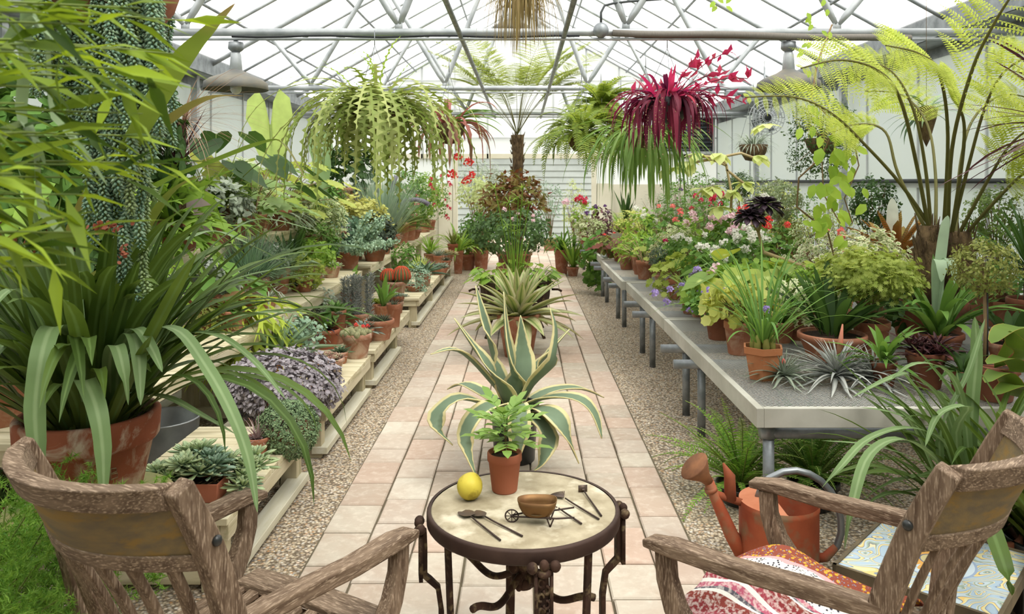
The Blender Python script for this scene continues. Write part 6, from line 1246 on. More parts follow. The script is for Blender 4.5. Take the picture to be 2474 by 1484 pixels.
# barrel
OAK = mat('dark_oak', '54443a', '3d302a', 9, .75, stretch=(8, 8, 1), bump=.4); r = mk('barrel_planter', 'dark oak half barrel on an iron stand, full of broad leaves, on the path', 'planter', (at(1245, 0, 8.35).x, 8.35, .026)); rng = RS()
p = MB(); lathe(p, [(0, .22), (.33, .22), (.37, .40), (.385, .575), (.365, .575), (.35, .52), (0, .52)], 30); p.build('barrel', OAK, r, False); p = MB(); [lathe(p, [(a, z), (a+.006, z), (a+.008, z+.035), (a+.002, z+.035)], 30) for a, z in ((.34, .26), (.38, .5))]; p.build('hoop', IRON, r)
for k in range(4): a = k*PI/2+PI/4; p = MB(); sweep(p, [(math.cos(a)*x, math.sin(a)*x, z) for x, z in ((.43, .5), (.41, .35), (.36, .2), (.38, .08), (.43, 0))], .03, .018, up=(math.cos(a), math.sin(a), 0)); p.build('stand_leg', IRON, r)
p = MB(); tube(p, [(.39, 0, .47), (.46, 0, .47), (.5, .0, .45)], .012, 8); tube(p, [(-.39, 0, .47), (-.46, 0, .47), (-.5, .0, .45)], .012, 8); p.build('handles', IRON, r)
p = MB(); lathe(p, [(0, .53), (.36, .53)], 20); p.build('soil', SOIL, r); bigleaf(90, (.08, .26), .12, G_BRIGHT, 'heart', (.5, 1.4), stalk=STEM)(r, rng, .53, .9)
t, f = MB(), MB()
for px, py in ((1195, 455), (1263, 455), (1230, 490), (1252, 478), (1278, 492), (1242, 560), (1268, 640), (1225, 545)):
    e = at(px, py, 8.3)-Vector(r.location); b = Vector((e.x*.2, 0, .53)); tube(t, [b, b.lerp(e, .5)+Vector((-e.x*.1, 0, 0)), e], .006, 5, False); blades(f, rng, 18, (.1, .17), (.008, .013), (-.1, .7), (.2, .9), o=tuple(e), segs=5)
blades(f, rng, 26, (.35, .5), (.008, .012), (1.2, 1.55), (0, .3), r0=.05, z0=.55, segs=5); t.build('papyrus_stems', G_BRIGHT, r); f.build('papyrus_leaves', G_BRIGHT, r)
# shrub, croton and tree fern behind the barrel
B('dark green camellia like shrub with small pink flowers behind the barrel', 1235, 510, 11.2, 205, leaf('camellia', '3f5f34', '54763f'), 'oval', .065, zb=.026, k=300, mm=7, low=-.3, fl='pink', nf=5, pr=.22, ph=.4, up=.3, fs=.9, shell=.55)
B('brown and olive croton above the dark shrub, at the foot of the far tree fern', 1240, 425, 12.3, 155, G_CROT, 'lance', .13, zb=.026, k=150, mm=7, low=-.42, pr=.26, ph=.5, pm=TERRA_D, up=.5, aspect=1.6)
TC = Vector((at(1250, 0, 13.0).x, 13.0, .026)); r = mk('palm_like_tree_fern', 'tall tree fern with a slim brown trunk at the far end of the path', 'potted fern', TC); rng = RS(); s0 = pot(r, .25, .45, TERRA_D)
p = MB(); zt = at(0, 330, 13).z; tube(p, [(0, 0, s0), (0, 0, 1.0), (.01, 0, zt-.35), (0, 0, zt)], [.09, .085, .09, .11], 12); 
for k in range(120): an = rng.rand()*6.28; z = rng.uniform(1.2, zt); q = Vector((.1*math.cos(an), .1*math.sin(an), z)); tube(p, [q, q+Vector((.03*math.cos(an), .03*math.sin(an), .07))], [.012, .003], 4, False)
p.build('trunk', BARK, r); fern(r, rng, 28, (1.5, 2.3), (.85, 1.35), (.5, 1.5), (0, 0, zt), .44, 1.1, 22, leaf('far_tree_fern', '7d9642', 'a2b45a', trans=.45), dbl=14, pl=.05, droop=.25, ang=1.2, bare=.42, stem=leaf('hairy_stalk', ''), prof=lambda t_: np.clip(np.sin(PI*(.15+.82*t_)), .1, 1))
# ground pots at the far end
def fp(label, px, py, w, ph, b, m=None): return stemmed(label, px, py, .0, w, b, m, ph=ph)
fb = lambda k, mm, R, dz, m, size, shape='oval': (lambda r, rng, s, pr: part(r, 'foliage', m, lambda p: bush(p, rng, k, mm, (0, 0, s+dz), R, (size*.8, size*1.2), shape)))
fp('wide terracotta pot with a leafy green shrub by the last low bench', 1163, 655, 40, 58, fb(160, 7, (.42, .4, .42), .35, G_MID, .06))
fp('tall narrow terracotta pot at the far end of the last low bench', 1107, 662, 26, 56, straps(40, (.4, .8), (.03, .045), G_BRIGHT, (.6, 1.4), (.8, 2.3)))
fp('tall terracotta urn of strap leaves at the right of the path end', 1357, 664, 38, 60, straps(60, (.4, .75), (.03, .045), G_MID, (.5, 1.4), (.8, 2.2)), TERRA)
fp('small terracotta pot of upright green blades on the gravel, right of the tall urn', 1384, 668, 30, 22, straps(40, (.5, .85), (.03, .045), leaf('clivia_bright', '5a8c2f', '7aa23c', trans=.35), (.8, 1.5), (.2, 1.1)))
B('pale cream green shrub with bare trunk left of the far doorway', 1150, 425, 15.4, 90, leaf('pale_cream', 'b6c98a', 'cbd8a4', trans=.4), 'oval', .07, zb=0, k=110, mm=6, low=-.55, pr=.17, ph=.3)
B('tall grey green shrub in front of the outdoor siding, left of the tree fern trunk', 1165, 390, 18.5, 110, G_GREY, 'lance', .12, zb=0, k=110, mm=7, low=-.45, pr=.2, ph=.35)
B('wispy shrub in front of the outdoor siding, right of the tree fern trunk', 1330, 440, 18.5, 80, G_BLUE, 'lance', .1, zb=0, k=60, mm=6, low=-.4, pr=.2, ph=.3)
B('cream flecked tall plant at the right of the far doorway', 1388, 430, 15.6, 60, leaf('pale_cream', ''), 'oval', .05, zb=0, k=90, mm=6, low=-.2, pr=.16, ph=.3)
c = on(1358, 640, 0); r = mk('flower_stalk_lily', 'single pink budded amaryllis stalk above the tall urn', 'flower', (at(1363, 0, 13.9).x, 13.9, 0)); p = MB(); tube(p, [(0, 0, .0), (0, 0, at(0, 500, 13.9).z)], .012, 6); p.build('stalk', STEM, r); flowers(r, RS(), [(.03, 0, at(0, 490, 13.9).z)], 'pink', 2.0)
B('green shrub filling the corner left of the door opening', 1130, 560, 14.6, 60, G_BRIGHT, 'oval', .06, zb=0, k=90, mm=6, low=-.2, pr=.16, ph=.3)
# ---------------------------------------------------------------- low step on the left (z .32)
Z1, Z2, Z3 = .322, .672, 1.152
TR_ = on(492, 1217, Z1); r = mk('rosette_tray', 'rectangular terracotta tray overflowing with pale green rosettes at the front of the nearest low bench', 'potted succulents', (TR_.x-.045, TR_.y+.06, Z1)); rng = RS()
p = MB(); n = 0.10; prof = [(-1, -1), (1, -1), (1, 1), (-1, 1)]
def tray(p, a, b, h, t=.008):
    ro = [(-a, -b), (a, -b), (a, b), (-a, b)]; V = [(x*.93, y*.9, 0) for x, y in ro]+[(x, y, h) for x, y in ro]+[(x-math.copysign(t, x), y-math.copysign(t, y), h) for x, y in ro]+[(x*.9, y*.85, h*.6) for x, y in ro]
    p.add(V, [(0, 3, 2, 1)]+[(i, (i+1) % 4, 4+(i+1) % 4, 4+i) for i in range(4)]+[(4+i, 4+(i+1) % 4, 8+(i+1) % 4, 8+i) for i in range(4)]+[(8+i, 8+(i+1) % 4, 12+(i+1) % 4, 12+i) for i in range(4)]+[(12, 13, 14, 15)])
tray(p, .105, .065, .08); p.build('tray', TERRA_N, r, True, .006); p = MB(); box(p, -.09, .09, -.05, .05, .05, .066); p.build('soil', SOIL, r, False)
for k in range(38):
    x, y = rng.uniform(-.21, .21), rng.uniform(-.06, .17); z = .085+.075*rng.rand() if abs(x) < .12 else .035+.08*rng.rand(); S_ = rng.uniform(.06, .1)
    part(r, 'rosette', G_ECH if k % 4 else G_BLUE, lambda p: rosette(p, rng, 34, S_, S_*.36, (x, y, z), (-.2, 1.3), -.2, 'spoon', .4, inner=.35))
t = MB()
for k in range(22): a = rng.uniform(-.2, .2); tube(t, [(a*.5, rng.uniform(-.04, .1), .07), (a, rng.uniform(-.05, .15), rng.uniform(.03, .09))], .003, 5, False)
t.build('stems', BROWN, r)
stemmed('small pot of thin pinkish brown spiky leaves on the nearest low bench', 622, 1105, Z1, 60, straps(60, (.08, .14), (.007, .011), G_PSP, (.1, 1.4), (.2, .9), 'grass', segs=5), ph=44)
stemmed('green cushion of tiny leaves bulging over the end of the nearest low bench', 688, 1085, Z1, 110, lambda r, rng, s, pr: part(r, 'cushion', leaf('sedum_cushion', '5c7a56', '7d9668', trans=.08), lambda p: (bush(p, rng, 1500, 7, (.02, -.02, .08), (.15, .15, .14), (.009, .014), 'oval', .1, .009, .93, 1.1))), TERRA, ph=50)
stemmed('wide mound of silvery purple small leaved succulent on the near low benches', 690, 1010, Z1, 150, lambda r, rng, s, pr: part(r, 'foliage', G_PURP, lambda p: bush(p, rng, 620, 9, (-.02, .03, .15), (.33, .27, .2), (.024, .036), 'oval', .5, .02, .75, 1.1)), ph=50)
def S(label, px, py, w, b, m=None, ph=None, z=Z1, **k): return stemmed(label, px, py, z, w, b, m, ph, **k)
S('shallow pot of pinkish rosettes beside the silvery purple mound', 790, 915, 85, clump(13, 26, .055, .02, leaf('pinkish_rosette', 'b08a7c', 'a9b78e', tip='c48a76', trans=.1), .1, .4, prof='spoon'), TERRA_L, ph=44)
S('tall pale green aloe with broad blades behind the silvery purple mound', 672, 905, 80, rosf(17, .44, .085, leaf('pale_aloe', '7f9f78', '9ab88c', trans=.12), .22, el=(.15, 1.45), bend=.2), TERRA, ph=50)
S('small dark rosette aloe in front of the woolly cactus pot', 823, 880, 38, rosf(22, .1, .024, leaf('dark_rosette', '4a6048', '66805c', trans=.05), .4), TERRA, ph=28)
def woolly(r, rng, s, pr):
    for k in range(26): a = k*2.4; q = pr*.95*math.sqrt(k/26); R = rng.uniform(.019, .026); part(r, 'cactus_ball', mat('woolly_cactus', 'a8a27c', '7f8460', 60, .9, bump=1, bscale=220, bdist=.004), lambda p: ell(p, (q*math.cos(a), q*math.sin(a), s+.02+.045*(1-q/pr)), (R, R, R*1.15), 12, 8))
    flowers(r, rng, [(.0, -.03, s+.09), (.05, -.02, s+.075), (.075, .02, s+.07)], 'orange', .45)
S('cluster of woolly ball cacti with orange flowers in a limed terracotta pot', 862, 868, 72, woolly, TERRA_L, ph=58)
def orch(r, rng, s, pr):
    part(r, 'leaves', G_MID, lambda p: blades(p, rng, 7, (.16, .3), (.05, .07), (.3, 1.4), (.6, 1.6), z0=s, prof='lance')); part(r, 'dark_leaves', G_BLACK, lambda p: blades(p, rng, 40, (.08, .2), (.014, .024), (-.1, 1.4), (.4, 1.6), z0=s, prof='lance')); [part(r, 'bud', G_SPI, lambda p: rosette(p, rng, 16, .035, .014, (.1*math.cos(k*1.5), .09*math.sin(k*1.5), s+.14+.04*(k % 2)), (0, 1.4), -.3)) for k in range(5)]
S('dark stemmed plant with broad curling leaves in a tilted terracotta pot', 790, 845, 62, orch, TERRA_N, ph=46)
S('bright green aloe in a tall terracotta pot beside the dark stemmed plant', 812, 832, 50, rosf(28, .24, .05, leaf('green_aloe', '568a3a', '7aa356', trans=.15), .2, el=(-.1, 1.3), bend=.4), ph=80)
S('tall silvery grey senecio with pinkish tips behind the woolly cactus', 862, 800, 60, lambda r, rng, s, pr: part(r, 'foliage', G_SILVER, lambda p: [blades(p, rng, 10, .055, .011, (.2, 1.2), .1, o=(x+.02*z, y, s+z), prof='bulb', thick=.5, segs=3) for x, y in ((-.12, 0), (-.05, .04), (.02, 0), (.08, .05), (0, -.05), (.12, 0), (-.07, -.05)) for z in np.arange(0, .34+.1*x, .022)]), ph=40)
S('blue grey fan of long soft rosette leaves over the cactus pot', 880, 830, 50, rosf(46, .17, .03, leaf('soft_blue', '8ba39a', 'a9bdb2', trans=.08), .3, el=(-.2, 1.2), bend=.2, prof='spoon'), ph=34)
S('round terracotta bowl of dark spiky haworthia on the low bench', 915, 824, 76, lambda r, rng, s, pr: [part(r, 'rosette', G_SPI, lambda p: rosette(p, rng, 30, .085, .014, (.06*math.cos(k*1.1)*(k > 0), .06*math.sin(k*1.1)*(k > 0), s+.01), (.1, 1.4), .1, 'grass', .4)) for k in range(7)], TERRA, ph=48)
S('smaller pot of dark spikes right of the haworthia bowl', 952, 792, 36, rosf(50, .11, .013, G_SPI, .3, prof='grass'), TERRA, ph=56)
S('grey white leaved rosette cluster in a pot at the end of the low bench', 958, 758, 38, clump(9, 20, .06, .026, G_GREY, .09, .35, prof='spoon'), TERRA, ph=42)
S('upright dark green leaved plant behind the smaller pot of spikes', 925, 770, 34, straps(14, (.22, .36), (.045, .06), G_MID, (.7, 1.5), (.1, .8), 'lance'), ph=30)
S('yellow green rosettes among the blue grey succulents', 905, 760, 44, clump(7, 20, .06, .028, G_LIME, .08, .3, prof='spoon'), ph=26)
S('tall thin leaved green plant with one broad upright leaf, by the timber post', 845, 742, 44, straps(10, (.25, .42), (.05, .07), G_MID, (.5, 1.5), (.2, 1.4), 'lance'), ph=34)
S('grey leafy plant drooping at the left of the green aloe', 770, 800, 44, lambda r, rng, s, pr: part(r, 'foliage', G_GREY, lambda p: bush(p, rng, 50, 6, (0, 0, s+.12), (.15, .14, .14), (.03, .05), 'oval')), ph=36)
# the far low bench (z .34)
Z1B = .342
def barrel(r, rng, s, pr):
    for x, R in ((-.08, .085), (.07, .10)): 
        part(r, 'cactus', mat('green_cactus', '5b5a3a', '6d6a42', 8, .8), lambda p: ell(p, (x, 0, s+R*.8), (R, R, R*1.1), 24, 12)); part(r, 'red_spines', mat('red_spines', 'b5442c', 'c05a38', 30, .8), lambda p: [tube(p, [(x+R*1.01*math.cos(a)*math.sin(e), R*1.01*math.sin(a)*math.sin(e), s+R*.8+R*1.11*math.cos(e)) for e in np.linspace(.25, 1.9, 9)], .008, 5) for a in np.arange(0, 6.28, .42)])
S('pair of red spined barrel cacti in one terracotta pot on the far low bench', 955, 722, 56, barrel, TERRA_L, ph=40, z=Z1B)
S('blue green feathery succulent bush on the corner of the far low bench', 1000, 705, 46, lambda r, rng, s, pr: part(r, 'foliage', G_BLUE, lambda p: bush(p, rng, 150, 8, (0, 0, s+.08), (.2, .18, .2), (.03, .045), 'lance', .6)), TERRA, ph=14, z=Z1B)
S('dark agave with spreading blades in a terracotta pot, middle of the far low bench', 1026, 692, 34, rosf(20, .32, .07, leaf('dark_agave', '4a6650', '6c8a6c', trans=.06), .25, el=(.05, 1.3), bend=.3), TERRA, ph=34, z=Z1B)
S('low bowl of grey rosettes on the far low bench', 1062, 664, 44, clump(8, 22, .1, .035, G_GREY, .12, .3, prof='spoon'), TERRA, ph=16, z=Z1B)
S('short pot with a dark spiky cushion beside the bowl of rosettes', 1078, 650, 24, rosf(60, .14, .02, G_SPI, .3, prof='grass'), TERRA, ph=20, z=Z1B)
S('tall grassy aloe in a clean terracotta pot near the end of the far low bench', 1094, 618, 26, straps(60, (.2, .34), (.014, .02), G_OLIVE, (.6, 1.5), (.1, .8)), TERRA_N, ph=28, z=Z1B)
S('cream and orange tipped rosette plant near the end of the far low bench', 1084, 632, 24, clump(6, 22, .13, .04, leaf('cream_rosette', 'c9c08f', 'b3bd82', tip='d99a6c', trans=.15), .1, .3), ph=16, z=Z1B)
S('pale spiky cluster left of the grassy aloe', 1060, 640, 28, rosf(50, .22, .03, G_GREY, .2, prof='grass'), ph=22, z=Z1B)
S('dark grey spiny plant behind the red barrel cacti', 975, 690, 34, rosf(50, .2, .02, G_SPI, .3, prof='grass'), ph=30, z=Z1B)

# ---------------------------------------------------------------- middle step (z .67)
def M2(*a, **k): k['z'] = Z2; return S(*a, **k)
M2('pink grey spiky rosette in a terracotta pot, nearest on the middle step', 614, 738, 60, rosf(56, .17, .024, G_PSP, .35, prof='grass', el=(0, 1.4)), TERRA, ph=62)
M2('blue green rosette left of the pink grey one on the middle step', 560, 770, 60, clump(6, 22, .1, .03, G_BLUE, .08, .3, prof='spoon'), TERRA, ph=40)
M2('wide pale sage rosette plant in a terracotta pot on the middle step', 672, 712, 62, rosf(16, .36, .17, leaf('sage_rosette', '8fae7c', 'a6c092', trans=.2), .06, el=(.1, 1.2), bend=-.1, prof='oval', wav=.1), TERRA, ph=64)
M2('shallow pot of thin drooping stems at the front of the middle step', 648, 745, 44, straps(50, (.15, .34), (.006, .01), G_GREY, (.2, 1.0), (1.2, 2.4)), TERRA, ph=24)
M2('frilly grey leaved rosette behind the yellow green kalanchoe', 722, 660, 60, fb(90, 7, (.2, .16, .16), .13, G_GREY, .045), ph=30)
M2('yellow green round leaved plant in a pale mossy pot on the middle step', 762, 690, 40, fb(70, 7, (.2, .16, .14), .1, G_BRIGHT, .05), TERRA_L, ph=46)
M2('blue rosettes lying in front of the pale mossy pot', 722, 705, 46, clump(6, 18, .09, .03, G_BLUE, .1, .3, prof='spoon'), TERRA, ph=14)
M2('low limed bowl of tiny rosettes on the middle step', 800, 672, 46, clump(8, 20, .07, .03, G_ECH, .09, .3, prof='spoon'), TERRA_L, ph=28)
M2('dark upright spiky haworthia mass on the middle step', 800, 640, 56, rosf(90, .24, .022, leaf('dark_upright', '42552f', '5f7040', trans=.08), .4, prof='grass', el=(.3, 1.4)), TERRA, ph=26)
M2('bright green spreading aloe behind the dark upright mass', 785, 610, 40, rosf(16, .36, .06, leaf('green_aloe', ''), .2, el=(.1, 1.3), bend=.3), ph=34)
def chalk(r, rng, s, pr):
    t, f = MB(), MB()
    for k in range(26):
        a = rng.uniform(-.5, 1.3) if k % 3 else rng.rand()*6; pa = arc((0, 0, s), a, rng.uniform(.2, 1.2), rng.uniform(.3, .58), rng.uniform(-.3, .4), 8); tube(t, pa, .006, 5, False); q = np.array([tuple(x) for x in pa[2:]]); q = np.repeat(q, 24, 0)+.022*rng.randn(24*len(q), 3); scatter(f, rng, q, rng.randn(len(q), 3)+np.array([0, 0, .6]), rng.randn(len(q), 3), (.026, .038), 'oval', 1.2)
    t.build('stems', STEM, r); f.build('leaves', leaf('chalk_blue', '8aa98e', 'aac4a6', trans=.15), r)
M2('large pale blue green bush reaching over the edge of the middle step', 845, 650, 50, chalk, TERRA, ph=40)
M2('blue agave like tall rosette standing above the dark foliage', 884, 610, 36, lambda r, rng, s, pr: (part(r, 'stem', BROWN, lambda p: tube(p, [(0, 0, s), (0, 0, s+.3)], .02, 8)), [part(r, 'rosette', leaf('slate_blue', '7f8f9c', '9aa8b2', trans=.05), lambda p: rosette(p, rng, 46, .17, .05, (x, 0, z), (-.5, 1.3), .1, 'spoon', .2, inner=.4)) for x, z in ((0, s+.42), (-.03, s+.3))]), ph=30)
M2('blackish green leafy shrub under the slate blue rosette', 905, 632, 60, fb(190, 7, (.26, .24, .26), .2, leaf('blackish', '2c3a2c', '4c5c48'), .05), TERRA_D, ph=30)
M2('large green aloe with long straight blades in a slim pot on the middle step', 972, 588, 36, rosf(22, .62, .085, leaf('long_aloe', '607f3c', '83994c', trans=.12), .2, el=(.0, 1.4), bend=.15), TERRA, ph=50)
M2('small grey spiky ball in a slim pot left of the long aloe', 957, 600, 20, rosf(60, .14, .016, G_GREY, .3, prof='grass', el=(-.4, 1.4)), TERRA, ph=34)
M2('terracotta bowl of reddish sprigs behind the long aloe', 1000, 575, 36, fb(60, 6, (.15, .12, .06), .04, G_PSP, .03), TERRA, ph=18)
M2('second terracotta bowl at the far end of the middle step', 1020, 562, 30, fb(60, 6, (.16, .14, .08), .05, G_OLIVE, .04), TERRA, ph=22)
M2('red flowered leggy shrub at the far end of the middle step', 1040, 556, 26, lambda r, rng, s, pr: (part(r, 'foliage', G_MID, lambda p: bush(p, rng, 120, 6, (.1, 0, s+.5), (.36, .3, .5), (.035, .05), 'oval')), flowers(r, rng, [(rng.uniform(.0, .5), -.25, s+rng.uniform(.05, 1.0)) for _ in range(16)], 'red', 1.0)), ph=24)
M2('green arching grass like plant behind the last low pots', 1000, 578, 26, straps(50, (.3, .6), (.012, .02), G_MID, (.5, 1.4), (.6, 2.0)), ph=22)
M2('olive cactus like shrub near the middle of the step, under the fishbone cactus', 860, 588, 40, fb(110, 7, (.26, .24, .22), .2, G_OLIVE, .045), ph=26)
M2('grey green leafy succulent half hidden by the strap leaves', 520, 760, 60, fb(120, 7, (.2, .18, .16), .14, G_GREY, .04), ph=36)
M2('trailing small leaved dark plant hanging from the front of the middle step', 505, 800, 60, lambda r, rng, s, pr: part(r, 'foliage', G_OLIVE, lambda p: bush(p, rng, 170, 7, (.05, -.08, -.05), (.17, .14, .26), (.02, .032), 'oval', .1)), ph=36)
# under the steps
B('small wiry dark shrub on the gravel beneath the middle step', 700, 800, 6.4, 70, G_SPI, 'oval', .03, zb=0, k=60, mm=6, low=.2, pr=.08, ph=.12)

# ---------------------------------------------------------------- top step (z 1.15)
def T3(*a, **k): k['z'] = Z3; return S(*a, **k)
lob = lambda n, L, m, sz=.19: bigleaf(n, L, sz, m, 'lobed', (.3, 1.45), stalk=BROWN)
def topplant(label, px, Y, z, build, pr=.14, ph=.22, m=None, name='potted_plant', xo=None):
    X = (px-CX)/F*Y; a, b = (-2.87, -2.47) if abs(z-Z3) < .01 else (-2.24, -1.93)
    if not a <= X <= b: X = min(max(X, a), b); Y = X*F/(px-CX)
    if abs(z-Z3) < .01 and 8.7 < Y < 9.42: Y = 8.7; X = (px-CX)/F*Y
    if abs(z-Z3) > .01 and z > Z2+.01: ph += z-Z2; z = Z2
    r = mk(name, label, 'potted plant', (X, Y, z)); s = pot(r, pr, ph, m); build(r, RS(), s, pr); return r
topplant('yellow green lobed leaved begonia mass on the top step, left of the fishbone cactus', 668, 8.1, Z3, lob(46, (.3, .75), G_LIME, .22), .13, .2)
topplant('second lobed begonia with greyer leaves, just in front of the yellow green one', 610, 7.2, Z3, lob(40, (.2, .6), leaf('begonia_grey', '7fa35c', 'a0bf78', trans=.35), .2), .13, .2)
topplant('terracotta pot of green lobed leaves at the end of the nearest top step bench', 698, 8.55, Z3, lob(18, (.15, .4), G_BRIGHT, .16), .12, .24, TERRA_L)
topplant('smaller terracotta pot beside the lobed leaves at the end of the top step', 736, 8.65, Z3, fb(60, 6, (.14, .12, .12), .1, G_MID, .05), .09, .17, TERRA)
topplant('blue green fine needled bush on the top step in front of the terracotta pots', 602, 6.5, Z3-.48, lambda r, rng, s, pr: (part(r, 'foliage', leaf('blue_needles', '759a78', '96b692', trans=.2), lambda p: blades(p, rng, 900, (.2, .5), (.006, .009), (.2, 1.5), (-.2, .9), r0=(0, .14), z0=s, segs=4))), .16, .2)
topplant('huge upright arrow shaped pale green leaf plant against the left wall', 655, 8.4, Z3, lambda r, rng, s, pr: (part(r, 'stalks', STEM, lambda p: (tube(p, [(0, 0, s), (.03, 0, .5), (.0, -.02, 1.12)], .014, 7), tube(p, [(0, 0, s), (.35, 0, .3), (.58, -.1, .72)], .012, 7))), part(r, 'leaf', leaf('elephant_ear', '98b95e', 'a8c46c', trans=.45), lambda p: scatter(p, rng, np.array([[0, -.03, 1.12]]), np.array([[.08, -.1, -1.]]), np.array([[.1, -1., .1]]), .62, 'arrow', 1.0)), part(r, 'second_leaf', leaf('elephant_ear_2', '7f9f6c', '8aa878', trans=.35), lambda p: scatter(p, rng, np.array([[.58, -.12, .78]]), np.array([[.06, -.1, -1.]]), np.array([[-.1, -1., .1]]), .55, 'arrow', .6))), .13, .22)
topplant('dark green philodendron with large glossy leaves on the top step behind the grey urn', 520, 6.6, Z3, lambda r, rng, s, pr: (bigleaf(26, (.3, .85), .3, G_DARK, 'heart', (.5, 1.5), droop=.7)(r, rng, s, pr), part(r, 'yellow_leaves', G_YEL, lambda p: scatter(p, rng, np.array([[.0, -.3, .75], [.12, -.3, .68], [-.2, -.2, .8], [.05, -.35, .6]]), rng.randn(4, 3)+np.array([0, -.3, -.8]), np.array([[0, -1, .3]]*4), .24, 'heart'))), .16, .26)
r = mk('grey_urn', 'pale grey brown rounded stoneware urn on the top step, behind the antler ferns', 'urn', Vector(((455-CX)/F*5.9, 5.9, Z3))); p = MB(); lathe(p, [(0, 0), (.11, 0), (.16, .12), (.19, .26), (.17, .38), (.13, .44), (.125, .46), (.15, .48), (.155, .50), (.14, .515), (.12, .50), (.11, .44)], 32); p.build('body', mat('grey_stoneware', '8f837b', '7b706a', 5, .7, bump=.1), r); part(r, 'filling', SOIL, lambda p: lathe(p, [(0, .46), (.12, .46)], 16))
topplant('purple brown spiky cordyline on the top step beside the beaded tails', 425, 5.3, Z3, lambda r, rng, s, pr: (part(r, 'stem', BARK, lambda p: tube(p, [(0, 0, s), (0, 0, .62)], .035, 8)), part(r, 'leaves', G_BURG, lambda p: blades(p, rng, 60, (.35, .6), (.02, .03), (.1, 1.5), (0, .8), z0=.6, prof='grass'))), .13, .22, TERRA_D)
topplant('dry brown bladed palm on the top step beneath the left lamp', 440, 4.7, Z3, lambda r, rng, s, pr: (part(r, 'stem', BARK, lambda p: tube(p, [(0, 0, s), (0, 0, .95)], .03, 8)), part(r, 'leaves', G_DRY, lambda p: blades(p, rng, 46, (.4, .8), (.008, .014), (-.3, 1.0), (.3, 1.3), z0=.93, az=(-1.2, .8), prof='grass'))), .12, .2, TERRA_D)
topplant('tall terracotta pot of dark ivy on a stand behind the fishbone cactus', 842, 10.6, Z3, lambda r, rng, s, pr: part(r, 'foliage', G_DARK, lambda p: bush(p, rng, 190, 7, (0, 0, s+.28), (.42, .3, .42), (.05, .07), 'lobed')), .26, .42, TERRA)
topplant('yellow green trailing ivy mass on the farthest top step', 850, 9.8, Z3-.28, fb(260, 7, (.5, .4, .34), .12, leaf('yellow_ivy', 'a9b35c', 'c4c878', trans=.35), .05, 'lobed'), .18, .2)
topplant('dark blue green small leaved ivy below the yellow green one', 805, 9.6, Z3-.28, fb(200, 7, (.34, .3, .3), .0, leaf('blue_ivy', '4f6f58', '6f8f70'), .045, 'lobed'), .16, .2)
topplant('tall fine grey green broom like plant beside the yellow green ivy', 920, 10.3, Z2, lambda r, rng, s, pr: part(r, 'foliage', leaf('fine_grey', '7f9a80', '9ab096', trans=.2), lambda p: blades(p, rng, 700, (.5, 1.1), (.006, .01), (.8, 1.5), (-.2, .6), r0=(0, .16), z0=s, segs=4)), .17, .24)
topplant('grey fine needled plant left of the broom like plant', 870, 11.4, Z3, fb(150, 8, (.35, .3, .35), .3, G_GREY, .07, 'needle'), .15, .2)
topplant('tall dark cactus with arching grey stems behind the strap cactus', 935, 11.6, Z3-.28, lambda r, rng, s, pr: part(r, 'stems', mat('grey_cactus', '5f5c66', '777080', 12, .8), lambda p: [tube(p, arc((0, 0, s), a, e, L, b, 8), .035, 7) for a, e, L, b in ((2.8, 1.4, .6, .4), (0, 1.2, .8, 1.9), (3.3, 1.0, .6, .5), (.3, 1.5, .7, .3), (2.9, 1.2, .5, -.3))]), .17, .24, TERRA_D)
topplant('leafy green shrub on the farthest top step, right of the grey cactus', 985, 12.2, Z3-.28, fb(190, 7, (.4, .35, .5), .35, G_MID, .06), .17, .24)
topplant('red flowered shrub at the far end of the top step', 1025, 12.6, Z2, lambda r, rng, s, pr: (part(r, 'foliage', G_BRIGHT, lambda p: bush(p, rng, 170, 7, (0, 0, s+.5), (.35, .3, .5), (.05, .06), 'oval')), flowers(r, rng, [(rng.uniform(-.3, .3), -.3, s+rng.uniform(.1, 1.0)) for _ in range(10)], 'red', 1.2)), .15, .22)
topplant('pale variegated shrub on the top step beneath the fishbone cactus', 765, 10.0, Z3-.28, fb(160, 7, (.32, .28, .3), .2, G_VAR, .06), .15, .2)
topplant('small leaved green plant on the top step, half behind the hanging fishbone stems', 795, 9.55, Z3, fb(120, 7, (.24, .2, .2), .14, G_MID, .05), .12, .2)
topplant('pot of rounded grey leaves on the top step, left of the needled bush', 520, 6.0, Z3, fb(150, 7, (.3, .25, .22), .15, G_GREY, .06), .14, .2)
# far left edge: pots and bromeliad like leaves
topplant('rust coloured pot of broad wavy leaves at the far left edge, behind the dangling branch', 130, 4.2, Z3, bigleaf(18, (.15, .4), .26, G_BRIGHT, 'oval', (.3, 1.4)), .17, .3, TERRA_N)
topplant('long terracotta planter of dark leaves at the left edge under the beaded tails', 40, 3.5, Z2, straps(40, (.3, .55), (.04, .055), G_DARK, (.5, 1.5), (.4, 1.4)), .17, .28, TERRA_N)
topplant('leafy dark bush at the left edge behind the big strap leaved plant', 210, 4.4, Z2, fb(190, 7, (.36, .3, .34), .3, G_DARK, .07), .16, .24, TERRA_D)
topplant('broad leaved bush high at the left edge behind the beaded tails', 60, 5.0, Z3, fb(260, 7, (.6, .4, .55), .5, G_MID, .1), .17, .28, TERRA_D)
topplant('dark shrub behind the beaded tails on the top step', 270, 5.2, Z3, fb(260, 7, (.5, .4, .6), .5, G_DARK, .08), .17, .28, TERRA_D)
B('dark ferny clump on the gravel beneath the nearest steps', 60, 1010, 3.6, 260, G_DARK, 'lance', .06, zb=0, k=240, mm=7, low=.1, pr=.14, ph=.2)
B('green undergrowth plant in the shade below the nearest middle step', 60, 860, 4.6, 260, G_DARK, 'oval', .06, zb=0, k=200, mm=7, low=.1, pr=.14, ph=.2)
